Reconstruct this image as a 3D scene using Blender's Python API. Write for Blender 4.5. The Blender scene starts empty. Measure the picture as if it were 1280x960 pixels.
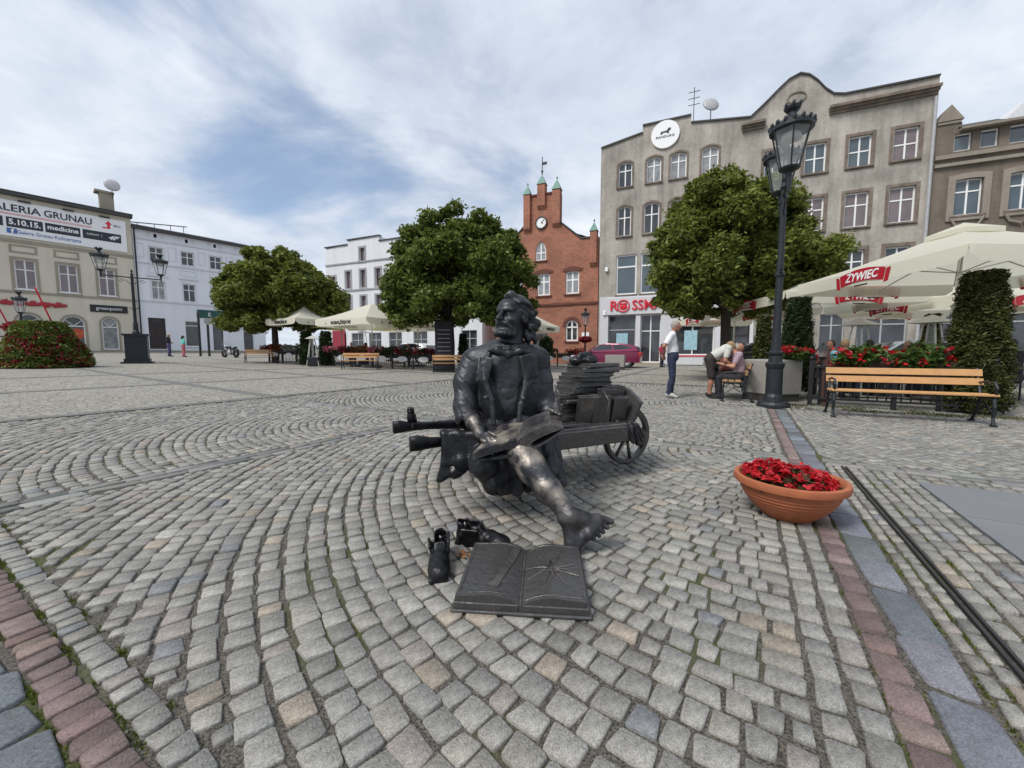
import bpy, bmesh, math, random
import numpy as np
from mathutils import Vector, Matrix
from mathutils.geometry import tessellate_polygon
rnd = random.Random(11)
nrs = np.random.RandomState(7)
scn = bpy.context.scene
col = scn.collection
R = math.radians

# ------------------------------------------------------------------ camera
CAM_H, FPX, PITCH = 1.1, 490.0, math.atan(39/490)
cd = bpy.data.cameras.new('Camera'); cam = bpy.data.objects.new('Camera', cd); col.objects.link(cam)
cd.sensor_width = 36; cd.lens = FPX/1280*36; cd.clip_start = .05; cd.clip_end = 3000
cam.location = (0, 0, CAM_H); cam.rotation_euler = (math.pi/2-PITCH, 0, 0)
scn.camera = cam
scn.render.resolution_x = 1024; scn.render.resolution_y = 768
scn.view_settings.view_transform = 'Standard'; scn.view_settings.look = 'None'
scn.view_settings.exposure = EXPOSURE = 0.78; scn.view_settings.gamma = 1

# ------------------------------------------------------------------ sky and sun
SUN_EL, SUN_AZ = 52, -125          # azimuth of the sun, degrees clockwise from +Y
w = bpy.data.worlds.new('World'); scn.world = w; w.use_nodes = True
nt = w.node_tree; nt.nodes.clear(); N = nt.nodes.new; LK = nt.links.new
def wm(op, a, b=None, c=None):
    n = N('ShaderNodeMath'); n.operation = op
    for i, v in enumerate((a, b, c)):
        if v is None: continue
        if isinstance(v, (int, float)): n.inputs[i].default_value = v
        else: LK(v, n.inputs[i])
    return n.outputs[0]
wo = N('ShaderNodeOutputWorld'); bg = N('ShaderNodeBackground'); LK(bg.outputs[0], wo.inputs[0])
sky = N('ShaderNodeTexSky'); sky.sky_type = 'NISHITA'; sky.sun_disc = False
sky.sun_elevation = R(SUN_EL); sky.sun_rotation = R(SUN_AZ); sky.air_density = 1.0; sky.dust_density = .6; sky.ozone_density = 1.5
tc = N('ShaderNodeTexCoord'); sx = N('ShaderNodeSeparateXYZ'); LK(tc.outputs['Generated'], sx.inputs[0])
den = wm('ADD', wm('MAXIMUM', sx.outputs[2], 0.0), 0.16)
cx = N('ShaderNodeCombineXYZ'); LK(wm('DIVIDE', sx.outputs[0], den), cx.inputs[0]); LK(wm('DIVIDE', sx.outputs[1], den), cx.inputs[1])
def wnoise(scale, detail, rough, dist, off):
    mp = N('ShaderNodeMapping'); LK(cx.outputs[0], mp.inputs[0]); mp.inputs['Location'].default_value = off
    n = N('ShaderNodeTexNoise'); LK(mp.outputs[0], n.inputs['Vector']); n.inputs['Scale'].default_value = scale
    n.inputs['Detail'].default_value = detail; n.inputs['Roughness'].default_value = rough; n.inputs['Distortion'].default_value = dist
    return n.outputs['Fac']
n1 = wnoise(1.05, 7, .55, .35, (3.1, 1.7, 0)); n2 = wnoise(2.6, 6, .6, .2, (8.3, 4.4, 2)); n3 = wnoise(.55, 3, .5, 0, (1.2, 9.1, 5))
cov = wm('ADD', wm('MULTIPLY', n1, .75), wm('MULTIPLY', n3, .45))
mr = N('ShaderNodeMapRange'); mr.interpolation_type = 'SMOOTHSTEP'; LK(cov, mr.inputs[0]); mr.inputs[1].default_value = .45; mr.inputs[2].default_value = .60
mr.inputs[3].default_value = .28
shade = N('ShaderNodeMapRange'); LK(wm('ADD', wm('MULTIPLY', n2, .5), wm('MULTIPLY', n1, .5)), shade.inputs[0])
shade.inputs[1].default_value = .36; shade.inputs[2].default_value = .66
cmx = N('ShaderNodeMix'); cmx.data_type = 'RGBA'; LK(shade.outputs[0], cmx.inputs[0])
cmx.inputs[6].default_value = (3.3, 3.85, 4.75, 1); cmx.inputs[7].default_value = (5.9, 6.25, 6.8, 1)
mix = N('ShaderNodeMix'); mix.data_type = 'RGBA'; LK(mr.outputs[0], mix.inputs[0]); LK(sky.outputs[0], mix.inputs[6]); LK(cmx.outputs[2], mix.inputs[7])
LK(mix.outputs[2], bg.inputs[0]); bg.inputs[1].default_value = SKY_STRENGTH = 0.09
sl = bpy.data.lights.new('Sun', 'SUN'); sl.energy = 1.9; sl.angle = R(20); sl.color = (1, .96, .9)
so = bpy.data.objects.new('Sun', sl); col.objects.link(so)
sdir = Vector((math.sin(R(SUN_AZ))*math.cos(R(SUN_EL)), math.cos(R(SUN_AZ))*math.cos(R(SUN_EL)), math.sin(R(SUN_EL))))
so.rotation_euler = sdir.to_track_quat('Z', 'Y').to_euler()

# ------------------------------------------------------------------ small maths
def sp_(t, k=1.5): return np.log1p(np.exp(np.clip(np.asarray(t, float)/k, -40, 40)))*k
def gz(x, y): return .012*sp_(np.asarray(y)-6)+.0215*sp_(-np.asarray(x)-3)
def gzf(x, y): return float(gz(x, y))
_F = np.array([0, math.cos(PITCH), -math.sin(PITCH)]); _U = np.array([0, math.sin(PITCH), math.cos(PITCH)])
def at(u, v, Y):
    "world point measured off the photograph at distance Y"
    d = _F+np.array([1., 0, 0])*(u-640)/FPX+_U*(480-v)/FPX
    return np.array([0, 0, CAM_H])+d*(Y/d[1])
DA = np.array([.509, .861]); DB = np.array([-.864, .504])      # the two directions of the paving grid
def pq(p, q): return DA*p+DB*q

# ------------------------------------------------------------------ materials
MATS = {}
def mat(name, c, rough=.7, metal=0., var=.12, vs=8., bump=0., bs=40., c2=None, spec=.5, coat=0., trans=0., alpha=1., attr=False):
    if name in MATS: return MATS[name]
    m = bpy.data.materials.new(name); m.use_nodes = True; t = m.node_tree; b = t.nodes['Principled BSDF']
    b.inputs['Roughness'].default_value = rough; b.inputs['Metallic'].default_value = metal
    b.inputs['Specular IOR Level'].default_value = spec; b.inputs['Coat Weight'].default_value = coat
    b.inputs['Transmission Weight'].default_value = trans; b.inputs['Alpha'].default_value = alpha
    tc = t.nodes.new('ShaderNodeTexCoord'); n = t.nodes.new('ShaderNodeTexNoise'); t.links.new(tc.outputs['Object'], n.inputs['Vector'])
    n.inputs['Scale'].default_value = vs; n.inputs['Detail'].default_value = 6; n.inputs['Roughness'].default_value = .65
    mx = t.nodes.new('ShaderNodeMix'); mx.data_type = 'RGBA'
    if c2 is None:
        a = [max(0, v*(1-var)) for v in c]; z = [min(1, v*(1+var)) for v in c]
    else: a, z = c, c2
    mx.inputs[6].default_value = (*a, 1); mx.inputs[7].default_value = (*z, 1)
    mrn = t.nodes.new('ShaderNodeMapRange'); mrn.inputs[1].default_value = .3; mrn.inputs[2].default_value = .7
    t.links.new(n.outputs['Fac'], mrn.inputs[0]); t.links.new(mrn.outputs[0], mx.inputs[0])
    out = mx.outputs[2]
    if attr:
        at_ = t.nodes.new('ShaderNodeAttribute'); at_.attribute_name = 'Col'
        m2 = t.nodes.new('ShaderNodeMix'); m2.data_type = 'RGBA'; m2.blend_type = 'MULTIPLY'; m2.inputs[0].default_value = 1
        t.links.new(out, m2.inputs[6]); t.links.new(at_.outputs['Color'], m2.inputs[7]); out = m2.outputs[2]
    t.links.new(out, b.inputs['Base Color'])
    if bump:
        n2 = t.nodes.new('ShaderNodeTexNoise'); n2.inputs['Scale'].default_value = bs; n2.inputs['Detail'].default_value = 5
        t.links.new(tc.outputs['Object'], n2.inputs['Vector'])
        bp = t.nodes.new('ShaderNodeBump'); bp.inputs['Strength'].default_value = bump; bp.inputs['Distance'].default_value = .02
        t.links.new(n2.outputs['Fac'], bp.inputs['Height']); t.links.new(bp.outputs[0], b.inputs['Normal'])
    MATS[name] = m; return m

# ------------------------------------------------------------------ mesh building
class MB:
    def __init__(s): s.v = []; s.f = []; s.m = []
    def add(s, vs, fs, mi=0):
        o = len(s.v); s.v += [tuple(map(float, q)) for q in vs]; s.f += [tuple(i+o for i in q) for q in fs]; s.m += [mi]*len(fs); return s
    def box(s, x0, x1, y0, y1, z0, z1, mi=0, ch=0.):
        if x1 < x0: x0, x1 = x1, x0
        if y1 < y0: y0, y1 = y1, y0
        if z1 < z0: z0, z1 = z1, z0
        if ch <= 0:
            vs = [(x, y, z) for z in (z0, z1) for y in (y0, y1) for x in (x0, x1)]
            return s.add(vs, [(0, 2, 3, 1), (4, 5, 7, 6), (0, 1, 5, 4), (2, 6, 7, 3), (0, 4, 6, 2), (1, 3, 7, 5)], mi)
        c = min(ch, (x1-x0)*.45, (y1-y0)*.45, (z1-z0)*.45)
        vs = []
        for z, k in ((z0, c), (z0+c, 0), (z1-c, 0), (z1, c)):
            a0, a1, b0, b1 = x0+k, x1-k, y0+k, y1-k; e = 0 if k else c
            vs += [(a0+e, b0, z), (a1-e, b0, z), (a1, b0+e, z), (a1, b1-e, z), (a1-e, b1, z), (a0+e, b1, z), (a0, b1-e, z), (a0, b0+e, z)]
        fs = [tuple(range(7, -1, -1)), tuple(range(24, 32))]
        for L in range(3):
            for i in range(8):
                j = (i+1) % 8; fs.append((L*8+i, L*8+j, L*8+8+j, L*8+8+i))
        return s.add(vs, fs, mi)
    def obox(s, c, ax, ay, az, mi=0):
        c, ax, ay, az = map(np.array, (c, ax, ay, az))
        vs = [c+ax*i+ay*j+az*k for k in (-1, 1) for j in (-1, 1) for i in (-1, 1)]
        return s.add(vs, [(0, 2, 3, 1), (4, 5, 7, 6), (0, 1, 5, 4), (2, 6, 7, 3), (0, 4, 6, 2), (1, 3, 7, 5)], mi)
    def tube(s, pts, r, n=8, mi=0, cap=True, flat=1.):
        pts = [np.array(q, float) for q in pts]; k = len(pts)
        rs = list(r) if hasattr(r, '__len__') else [r]*k
        vs = []; prev = None
        for i, q in enumerate(pts):
            d = pts[min(i+1, k-1)]-pts[max(i-1, 0)]; d = d/(np.linalg.norm(d)+1e-9)
            if prev is None:
                a = np.array([0, 0, 1.]) if abs(d[2]) < .9 else np.array([1., 0, 0]); e = np.cross(d, a)
            else: e = prev-d*(prev@d)
            e = e/(np.linalg.norm(e)+1e-9); prev = e; g = np.cross(d, e)
            for j in range(n):
                t = 2*math.pi*j/n; vs.append(q+rs[i]*(e*math.cos(t)+g*math.sin(t)*flat))
        fs = [(i*n+j, i*n+(j+1) % n, (i+1)*n+(j+1) % n, (i+1)*n+j) for i in range(k-1) for j in range(n)]
        if cap: fs += [tuple(range(n-1, -1, -1)), tuple(range((k-1)*n, k*n))]
        return s.add(vs, fs, mi)
    def lathe(s, prof, n=24, c=(0, 0, 0), sx=1., sy=1., mi=0, caps=True):
        vs = []
        for r, z in prof:
            for j in range(n):
                t = 2*math.pi*j/n; vs.append((c[0]+sx*r*math.cos(t), c[1]+sy*r*math.sin(t), c[2]+z))
        k = len(prof)
        fs = [(i*n+j, i*n+(j+1) % n, (i+1)*n+(j+1) % n, (i+1)*n+j) for i in range(k-1) for j in range(n)]
        if caps: fs += [tuple(range(n-1, -1, -1)), tuple(range((k-1)*n, k*n))]
        return s.add(vs, fs, mi)
    def plate(s, outline, holes=(), y0=0., y1=.1, mi=0, sides=True, back=True):
        "polygon in the xz plane (with holes) made solid from y0 (front) to y1"
        def area(p): return sum(p[i][0]*p[(i+1) % len(p)][1]-p[(i+1) % len(p)][0]*p[i][1] for i in range(len(p)))
        loops = [list(outline) if area(outline) > 0 else list(outline)[::-1]]
        loops += [list(h) if area(h) < 0 else list(h)[::-1] for h in holes]
        tri = tessellate_polygon([[Vector((x, z, 0)) for x, z in lp] for lp in loops])
        flat = [q for lp in loops for q in lp]; n = len(flat)
        vs = [(x, y0, z) for x, z in flat]+[(x, y1, z) for x, z in flat]
        fs = []
        for t in tri:
            a, b, c = t; A = [flat[i] for i in t]
            if area(A) < 0: a, b, c = c, b, a
            fs.append((a, b, c))
            if back: fs.append((c+n, b+n, a+n))
        if sides:
            o = 0
            for lp in loops:
                m = len(lp)
                for i in range(m):
                    j = (i+1) % m; fs.append((o+j, o+i, o+i+n, o+j+n))
                o += m
        return s.add(vs, fs, mi)
    def ell(s, c, r, n=12, m=8, mi=0):
        prof = [(math.sin(math.pi*i/m), -math.cos(math.pi*i/m)) for i in range(m+1)]
        prof[0] = (.02, -1); prof[-1] = (.02, 1)
        o = len(s.v); s.lathe(prof, n, (0, 0, 0), 1, 1, mi)
        for i in range(o, len(s.v)):
            q = s.v[i]; s.v[i] = (c[0]+q[0]*r[0], c[1]+q[1]*r[1], c[2]+q[2]*r[2])
        return s
    def xf(s, M, start=0):
        for i in range(start, len(s.v)):
            q = M @ Vector(s.v[i]); s.v[i] = (q.x, q.y, q.z)
        return s
    def mesh(s, name, mats, smooth=False):
        me = bpy.data.meshes.new(name); me.from_pydata(s.v, [], s.f)
        for m in (mats if isinstance(mats, (list, tuple)) else [mats]): me.materials.append(m)
        if any(s.m): me.polygons.foreach_set('material_index', s.m)
        if smooth: me.polygons.foreach_set('use_smooth', [True]*len(s.f))
        me.update(); return me
    def build(s, name, mats, parent=None, loc=None, rotz=0., smooth=False):
        return link(name, s.mesh(name, mats, smooth), parent, loc, rotz)
def link(name, me, parent=None, loc=None, rotz=0.):
    o = bpy.data.objects.new(name, me); col.objects.link(o)
    if parent: o.parent = parent
    if loc is not None: o.location = loc
    if rotz: o.rotation_euler = (0, 0, rotz)
    return o
def sharp(o, ang=35):
    me = o.data; me.polygons.foreach_set('use_smooth', [True]*len(me.polygons)); me.set_sharp_from_angle(angle=R(ang)); return o
def thing(name, label, cat, loc, rotz=0., group=None):
    o = bpy.data.objects.new(name, None); col.objects.link(o); o.empty_display_size = .1
    o.location = loc; o.rotation_euler = (0, 0, rotz); return tag(o, label, cat, group)
def tag(o, label, cat, group=None):
    o['label'] = label; o['category'] = cat
    if group: o['group'] = group
    return o
def kind(o, k): o['kind'] = k; return o
def copy_tree(o, parent=None):
    c = o.copy(); col.objects.link(c); c.parent = parent
    for ch in list(o.children): copy_tree(ch, c)
    return c
def fast_mesh(name, verts, loops, starts, totals, mats, cols=None, smooth=False):
    me = bpy.data.meshes.new(name); me.vertices.add(len(verts)); me.vertices.foreach_set('co', np.asarray(verts, np.float32).ravel())
    me.loops.add(len(loops)); me.loops.foreach_set('vertex_index', np.asarray(loops, np.int32))
    me.polygons.add(len(starts)); me.polygons.foreach_set('loop_start', np.asarray(starts, np.int32)); 
    for m in (mats if isinstance(mats, (list, tuple)) else [mats]): me.materials.append(m)
    if cols is not None:
        a = me.color_attributes.new('Col', 'FLOAT_COLOR', 'POINT')
        c4 = np.ones((len(verts), 4), np.float32); c4[:, :3] = cols; a.data.foreach_set('color', c4.ravel())
    me.update(calc_edges=True); me.validate()
    if smooth: me.polygons.foreach_set('use_smooth', [True]*len(me.polygons))
    return me
def quads_mesh(name, verts, quads, mats, cols=None, smooth=False):
    q = np.asarray(quads, np.int32); n = len(q)
    return fast_mesh(name, verts, q.ravel(), np.arange(n)*4, np.full(n, 4), mats, cols, smooth)
def text_mesh(body, size, mat_, depth=.01, font_shear=0., bold=0., align='CENTER', space=1.):
    cu = bpy.data.curves.new('lettering', 'FONT'); cu.body = body; cu.size = size; cu.extrude = depth/2; cu.offset = bold
    cu.shear = font_shear; cu.align_x = align; cu.align_y = 'CENTER'; cu.space_character = space; cu.resolution_u = 3
    ob = bpy.data.objects.new('lettering', cu); col.objects.link(ob)
    dg = bpy.context.evaluated_depsgraph_get(); me = bpy.data.meshes.new_from_object(ob.evaluated_get(dg))
    bpy.data.objects.remove(ob); bpy.data.curves.remove(cu)
    me.name = 'lettering'; me.materials.clear(); me.materials.append(mat_)
    return me
def text(body, size, mat_, parent, x, y, z, width=None, mirror=False, name='lettering', **k):
    "lettering standing in the local xz plane, facing -y"
    me = text_mesh(body, size, mat_, **k)
    s = 1.
    if width:
        xs = [v.co.x for v in me.vertices]; s = width/max(1e-6, max(xs)-min(xs))
    M = Matrix.Translation((x, y, z)) @ Matrix.Rotation(math.pi/2, 4, 'X') @ Matrix.Diagonal((s, 1 if width else 1, 1, 1))
    if mirror: M = Matrix.Translation((x, y, z)) @ Matrix.Rotation(math.pi, 4, 'Z') @ Matrix.Rotation(math.pi/2, 4, 'X') @ Matrix.Diagonal((s, 1, 1, 1))
    me.transform(M); return link(name, me, parent)
# ================================================================== the square: ground sheet, cobbles, slab bands
def ground_material():
    m = bpy.data.materials.new('ground_joint'); m.use_nodes = True; t = m.node_tree; b = t.nodes['Principled BSDF']; L = t.links.new
    tc = t.nodes.new('ShaderNodeTexCoord')
    def noise(sc, det=5):
        n = t.nodes.new('ShaderNodeTexNoise'); n.inputs['Scale'].default_value = sc; n.inputs['Detail'].default_value = det; L(tc.outputs['Object'], n.inputs['Vector']); return n.outputs['Fac']
    def ramp(f, a, z):
        r = t.nodes.new('ShaderNodeMapRange'); r.inputs[1].default_value = a; r.inputs[2].default_value = z; L(f, r.inputs[0]); return r.outputs[0]
    def mixc(f, a, z):
        x = t.nodes.new('ShaderNodeMix'); x.data_type = 'RGBA'; L(f, x.inputs[0])
        for i, c in ((6, a), (7, z)):
            if isinstance(c, tuple): x.inputs[i].default_value = (*c, 1)
            else: L(c, x.inputs[i])
        return x.outputs[2]
    soil = mixc(ramp(noise(130, 6), .36, .66), (.028, .024, .02), (.15, .135, .115))
    moss = mixc(noise(90), (.035, .04, .014), (.085, .095, .03))
    joint = mixc(ramp(noise(1.7, 4), .53, .62), soil, moss)
    v = t.nodes.new('ShaderNodeTexVoronoi'); v.feature = 'DISTANCE_TO_EDGE'; v.inputs['Scale'].default_value = 8.5; L(tc.outputs['Object'], v.inputs['Vector'])
    v2 = t.nodes.new('ShaderNodeTexVoronoi'); v2.inputs['Scale'].default_value = 8.5; L(tc.outputs['Object'], v2.inputs['Vector'])
    bw = t.nodes.new('ShaderNodeSeparateColor'); L(v2.outputs['Color'], bw.inputs[0])
    stone = mixc(bw.outputs[0], (.22, .21, .19), (.36, .345, .31))
    stone = mixc(ramp(noise(.35, 4), .35, .65), stone, mixc(bw.outputs[1], (.25, .235, .20), (.40, .38, .33)))
    far = mixc(ramp(v.outputs['Distance'], .03, .09), (.13, .12, .10), stone)
    at_ = t.nodes.new('ShaderNodeAttribute'); at_.attribute_name = 'Col'; sc = t.nodes.new('ShaderNodeSeparateColor'); L(at_.outputs['Color'], sc.inputs[0])
    L(mixc(sc.outputs[0], joint, far), b.inputs['Base Color']); b.inputs['Roughness'].default_value = .95
    bp = t.nodes.new('ShaderNodeBump'); bp.inputs['Strength'].default_value = .5; bp.inputs['Distance'].default_value = .02
    ad = t.nodes.new('ShaderNodeMath'); ad.operation = 'ADD'; L(ramp(v.outputs['Distance'], .0, .12), ad.inputs[0]); L(noise(160, 5), ad.inputs[1]); L(ad.outputs[0], bp.inputs['Height']); L(bp.outputs[0], b.inputs['Normal'])
    return m
def granite_material(name, base=1.):
    m = bpy.data.materials.new(name); m.use_nodes = True; t = m.node_tree; b = t.nodes['Principled BSDF']; L = t.links.new
    tc = t.nodes.new('ShaderNodeTexCoord'); at_ = t.nodes.new('ShaderNodeAttribute'); at_.attribute_name = 'Col'
    def noise(sc, det, ro=.6):
        n = t.nodes.new('ShaderNodeTexNoise'); n.inputs['Scale'].default_value = sc; n.inputs['Detail'].default_value = det; n.inputs['Roughness'].default_value = ro; L(tc.outputs['Object'], n.inputs['Vector']); return n.outputs['Fac']
    f1 = noise(150, 4, .85); f2 = noise(24, 4); f3 = noise(2.2, 3)
    def mrange(f, a, z, o0, o1):
        r = t.nodes.new('ShaderNodeMapRange'); r.inputs[1].default_value = a; r.inputs[2].default_value = z; r.inputs[3].default_value = o0; r.inputs[4].default_value = o1; L(f, r.inputs[0]); return r.outputs[0]
    def mul(a, b_):
        x = t.nodes.new('ShaderNodeMath'); x.operation = 'MULTIPLY'; L(a, x.inputs[0]); L(b_, x.inputs[1]); return x.outputs[0]
    k = mul(mul(mrange(f1, .34, .66, .5, 1.42), mrange(f2, .3, .7, .84, 1.15)), mrange(f3, .3, .7, .86, 1.12))
    mx = t.nodes.new('ShaderNodeVectorMath'); mx.operation = 'SCALE'; L(at_.outputs['Color'], mx.inputs[0]); L(k, mx.inputs['Scale'])
    L(mx.outputs[0], b.inputs['Base Color']); b.inputs['Roughness'].default_value = .78; b.inputs['Specular IOR Level'].default_value = .35
    bp = t.nodes.new('ShaderNodeBump'); bp.inputs['Strength'].default_value = .55; bp.inputs['Distance'].default_value = .006
    ad = t.nodes.new('ShaderNodeMath'); ad.operation = 'ADD'; L(noise(70, 5), ad.inputs[0]); L(f1, ad.inputs[1])
    L(ad.outputs[0], bp.inputs['Height']); L(bp.outputs[0], b.inputs['Normal'])
    return m
M_GROUND = ground_material(); M_GRANITE = granite_material('granite')
def pqa(P, Q): return np.stack([DA[0]*P+DB[0]*Q, DA[1]*P+DB[1]*Q], -1)
PMAX, QMAX, QMIN = 13.5, 9.2, -7.5
def axis(brk, far):
    a = []
    lo, hi = brk
    a += list(np.linspace(-far, lo-8, 9)) + list(np.arange(lo-7.5, lo, .75)) + [lo-.05, lo+.05] + list(np.arange(lo+.6, hi-.3, .6)) + [hi-.05, hi+.05] + list(np.arange(hi+.8, hi+40, 1.2)) + list(np.linspace(hi+44, far, 9))
    return np.array(sorted(a))
ap, aq = axis((-3, PMAX), 900), axis((QMIN, QMAX), 900)
PP, QQ = np.meshgrid(ap, aq, indexing='ij'); XY = pqa(PP, QQ)
inside = (PP > -3) & (PP < PMAX) & (QQ > QMIN) & (QQ < QMAX)
Z = gz(np.clip(XY[..., 0], -70, 200), np.clip(XY[..., 1], -50, 70))-np.where(inside, .0135, 0.)
verts = np.concatenate([XY, Z[..., None]], -1).reshape(-1, 3); a_, b_ = PP.shape
ii = np.arange(a_*b_).reshape(a_, b_); quads = np.stack([ii[:-1, :-1], ii[1:, :-1], ii[1:, 1:], ii[:-1, 1:]], -1).reshape(-1, 4)
ground = kind(link('plaza_ground', quads_mesh('plaza_ground', verts, quads, M_GROUND, np.repeat(np.where(inside, 0., 1.).reshape(-1, 1), 3, 1), True)), 'structure')

PAL = .87*np.array([[.285, .275, .25], [.32, .308, .28], [.255, .248, .226], [.30, .285, .25], [.34, .328, .295], [.275, .27, .25]])
def stone_cols(n):
    c = PAL[nrs.randint(0, len(PAL), n)]*(1+.09*nrs.randn(n, 1)).clip(.75, 1.25)
    odd = nrs.rand(n); c[odd < .03] = np.array([.30, .26, .21])*(.8+.4*nrs.rand(int((odd < .03).sum()), 1))
    c[(odd > .03) & (odd < .05)] = np.array([.275, .245, .225]); c[(odd > .05) & (odd < .075)] = np.array([.20, .205, .21])
    return c
class Stones:
    "rows of setts given in paving coordinates: centre, half sizes, angle"
    def __init__(s): s.c = []
    def add(s, p, q, hl, hw, ang): s.c.append(np.stack([p, q, hl, hw, ang], -1))
    def geom(s, S, cols, hi, top=0., depth=.03):
        n = len(S); p, q, hl, hw, an = S.T
        if hi:
            k = .17; base = np.array([(-1+k, -1), (1-k, -1), (1, -1+k), (1, 1-k), (1-k, 1), (-1+k, 1), (-1, 1-k), (-1, -1+k)])
        else: base = np.array([(-1, -1), (1, -1), (1, 1), (-1, 1)], float)
        m = len(base)
        cj = nrs.uniform(-.16, .16, (n, 4, 2))
        cid = np.array([0, 1, 1, 2, 2, 3, 3, 0]) if hi else np.arange(4)
        L = base[None]+cj[:, cid]
        if hi: L = L+nrs.uniform(-.05, .05, (n, m, 2))
        dx = L[..., 0]*hl[:, None]; dy = L[..., 1]*hw[:, None]
        ca, sa = np.cos(an)[:, None], np.sin(an)[:, None]
        tilt = nrs.uniform(-.028, .028, (n, 2)); z0 = top+nrs.uniform(-.007, .003, n)
        def ring(sc, dz):
            ox, oy = dx*sc, dy*sc
            P = p[:, None]+ox*ca-oy*sa; Q = q[:, None]+ox*sa+oy*ca; xy = pqa(P, Q)
            zz = z0[:, None]+dz+ox*tilt[:, :1]+oy*tilt[:, 1:]
            return np.concatenate([xy, zz[..., None]], -1)
        rings = [ring(1., -depth), ring(.985, -.005), ring(.925, -.0005)] if hi else [ring(1., -depth), ring(.90, 0)]
        V = np.concatenate(rings, 1); c0 = pqa(p, q); gzv = gz(c0[:, 0], c0[:, 1]); V[..., 2] += gzv[:, None]
        K = V.shape[1]; f = []
        for r in range(len(rings)-1):
            for i in range(m):
                j = (i+1) % m; f.append((r*m+i, r*m+j, (r+1)*m+j, (r+1)*m+i))
        return V, np.array(f), np.arange((len(rings)-1)*m, len(rings)*m), np.repeat(cols, K, 0)
def stone_mesh(name, V, f, topf, cols, mats):
    n, K = V.shape[:2]; m = len(topf); off = np.arange(n)[:, None]*K
    q = (f.reshape(1, -1)+off).reshape(n, -1); t = topf[None]+off
    loops = np.concatenate([q, t], 1).ravel(); per = len(f)*4+m
    st = np.concatenate([np.arange(len(f))*4, [len(f)*4]])[None]+np.arange(n)[:, None]*per
    return fast_mesh(name, V.reshape(-1, 3), loops, st.ravel(), None, mats, cols)
def fan_cell(p0, p1, q0, q1, pitch=.103):
    "setts in concentric quarter rings about the corner (p1, q0)"
    out = []; rmax = math.hypot(p1-p0, q1-q0); r = .07; k = 0
    while r < rmax:
        wth = pitch*nrs.uniform(.93, 1.07); n = max(2, int((r*math.pi/2)/(pitch*1.02)))
        ln = nrs.uniform(.72, 1.28, n); e = np.concatenate([[0], np.cumsum(ln)]); e = e/e[-1]*math.pi/2
        th = (e[1:]+e[:-1])/2; hl = (e[1:]-e[:-1])*r/2-.0055
        rr = r+.014*np.sin(th*7+k*.5)+nrs.uniform(-.005, .005, n)
        p = p1-rr*np.cos(th); q = q0+rr*np.sin(th)
        hw = np.full(n, wth/2-.0052)*nrs.uniform(.9, 1.04, n)
        out.append(np.stack([p, q, hl, hw, np.arctan2(np.cos(th), np.sin(th))], -1)); r += wth; k += 1
    S = np.concatenate(out); mg = .034
    e_ = -.02; ok = (S[:, 0] > p0+e_) & (S[:, 0] < p1-e_) & (S[:, 1] > q0+e_) & (S[:, 1] < q1-e_); S = S[ok]
    edge = (S[:, 0] < p0+mg) | (S[:, 0] > p1-mg) | (S[:, 1] < q0+mg) | (S[:, 1] > q1-mg); S[edge, 2] *= .7; S[edge, 3] *= .7
    S[:, 0] = S[:, 0].clip(p0+mg, p1-mg); S[:, 1] = S[:, 1].clip(q0+mg, q1-mg)
    for ax, lo, hi in ((0, p0, p1), (1, q0, q1)):
        d = np.minimum(S[:, ax]-lo, hi-S[:, ax]); tight = d < .052
        S[tight, 2] *= .8; S[tight, 3] *= .8
    return S
def row(p0, p1, q0, q1, along='p', ln=.11, jit=.25, gap=.007):
    "one straight row of stones"
    L = (p1-p0) if along == 'p' else (q1-q0); n = max(1, int(round(L/ln))); g = nrs.uniform(1-jit, 1+jit, n); e = np.concatenate([[0], np.cumsum(g)])/g.sum()*L
    c = (e[1:]+e[:-1])/2; hl = (e[1:]-e[:-1])/2-gap
    if along == 'p':
        wd = np.full(n, (q1-q0)/2-gap); return np.stack([p0+c, np.full(n, (q0+q1)/2), hl, wd*nrs.uniform(.92, 1.02, n), nrs.uniform(-.03, .03, n)], -1)
    wd = np.full(n, (p1-p0)/2-gap); return np.stack([np.full(n, (p0+p1)/2), q0+c, hl, wd*nrs.uniform(.92, 1.02, n), math.pi/2+nrs.uniform(-.03, .03, n)], -1)
ST = Stones(); near = []; farc = []
near += [fan_cell(.45, 4.85, -.23, 4.25)]
near += [row(.46, 4.85, -.33, -.235, 'p'), row(.46, 4.85, -.43, -.335, 'p', .12), row(.355, .45, -.43, 4.25, 'q', .085)]
near += [row(-1.2, 4.85, -.787, -.725, 'p', .1), row(-1.2, 4.85, -.85, -.79, 'p', .1)]
for k in range(5): near.append(row(-1.2, 4.85, -.975-.083*k, -.895-.083*k, 'p', .13))
near += [fan_cell(.45, 4.85, 4.52, 9.15), row(.355, .45, 4.52, 9.15, 'q', .085)]
for q in np.arange(-1.32, -7.2, -.1):
    farc.append(row(4.58, 4.85, q-.1, q, 'p', .11)); near.append(row(-1.2, 2.98, q-.1, q, 'p', .13))
farc += [fan_cell(5.12, 9.15, -.42, 4.25), fan_cell(5.12, 9.15, 4.52, 9.15), fan_cell(9.36, 13.4, -.42, 4.25), fan_cell(9.36, 13.4, 4.52, 9.15)]
farc += [fan_cell(5.12, 9.15, -7.2, -.74), fan_cell(9.36, 13.4, -7.2, -.74)]
near = np.concatenate(near); farc = np.concatenate(farc)
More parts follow.
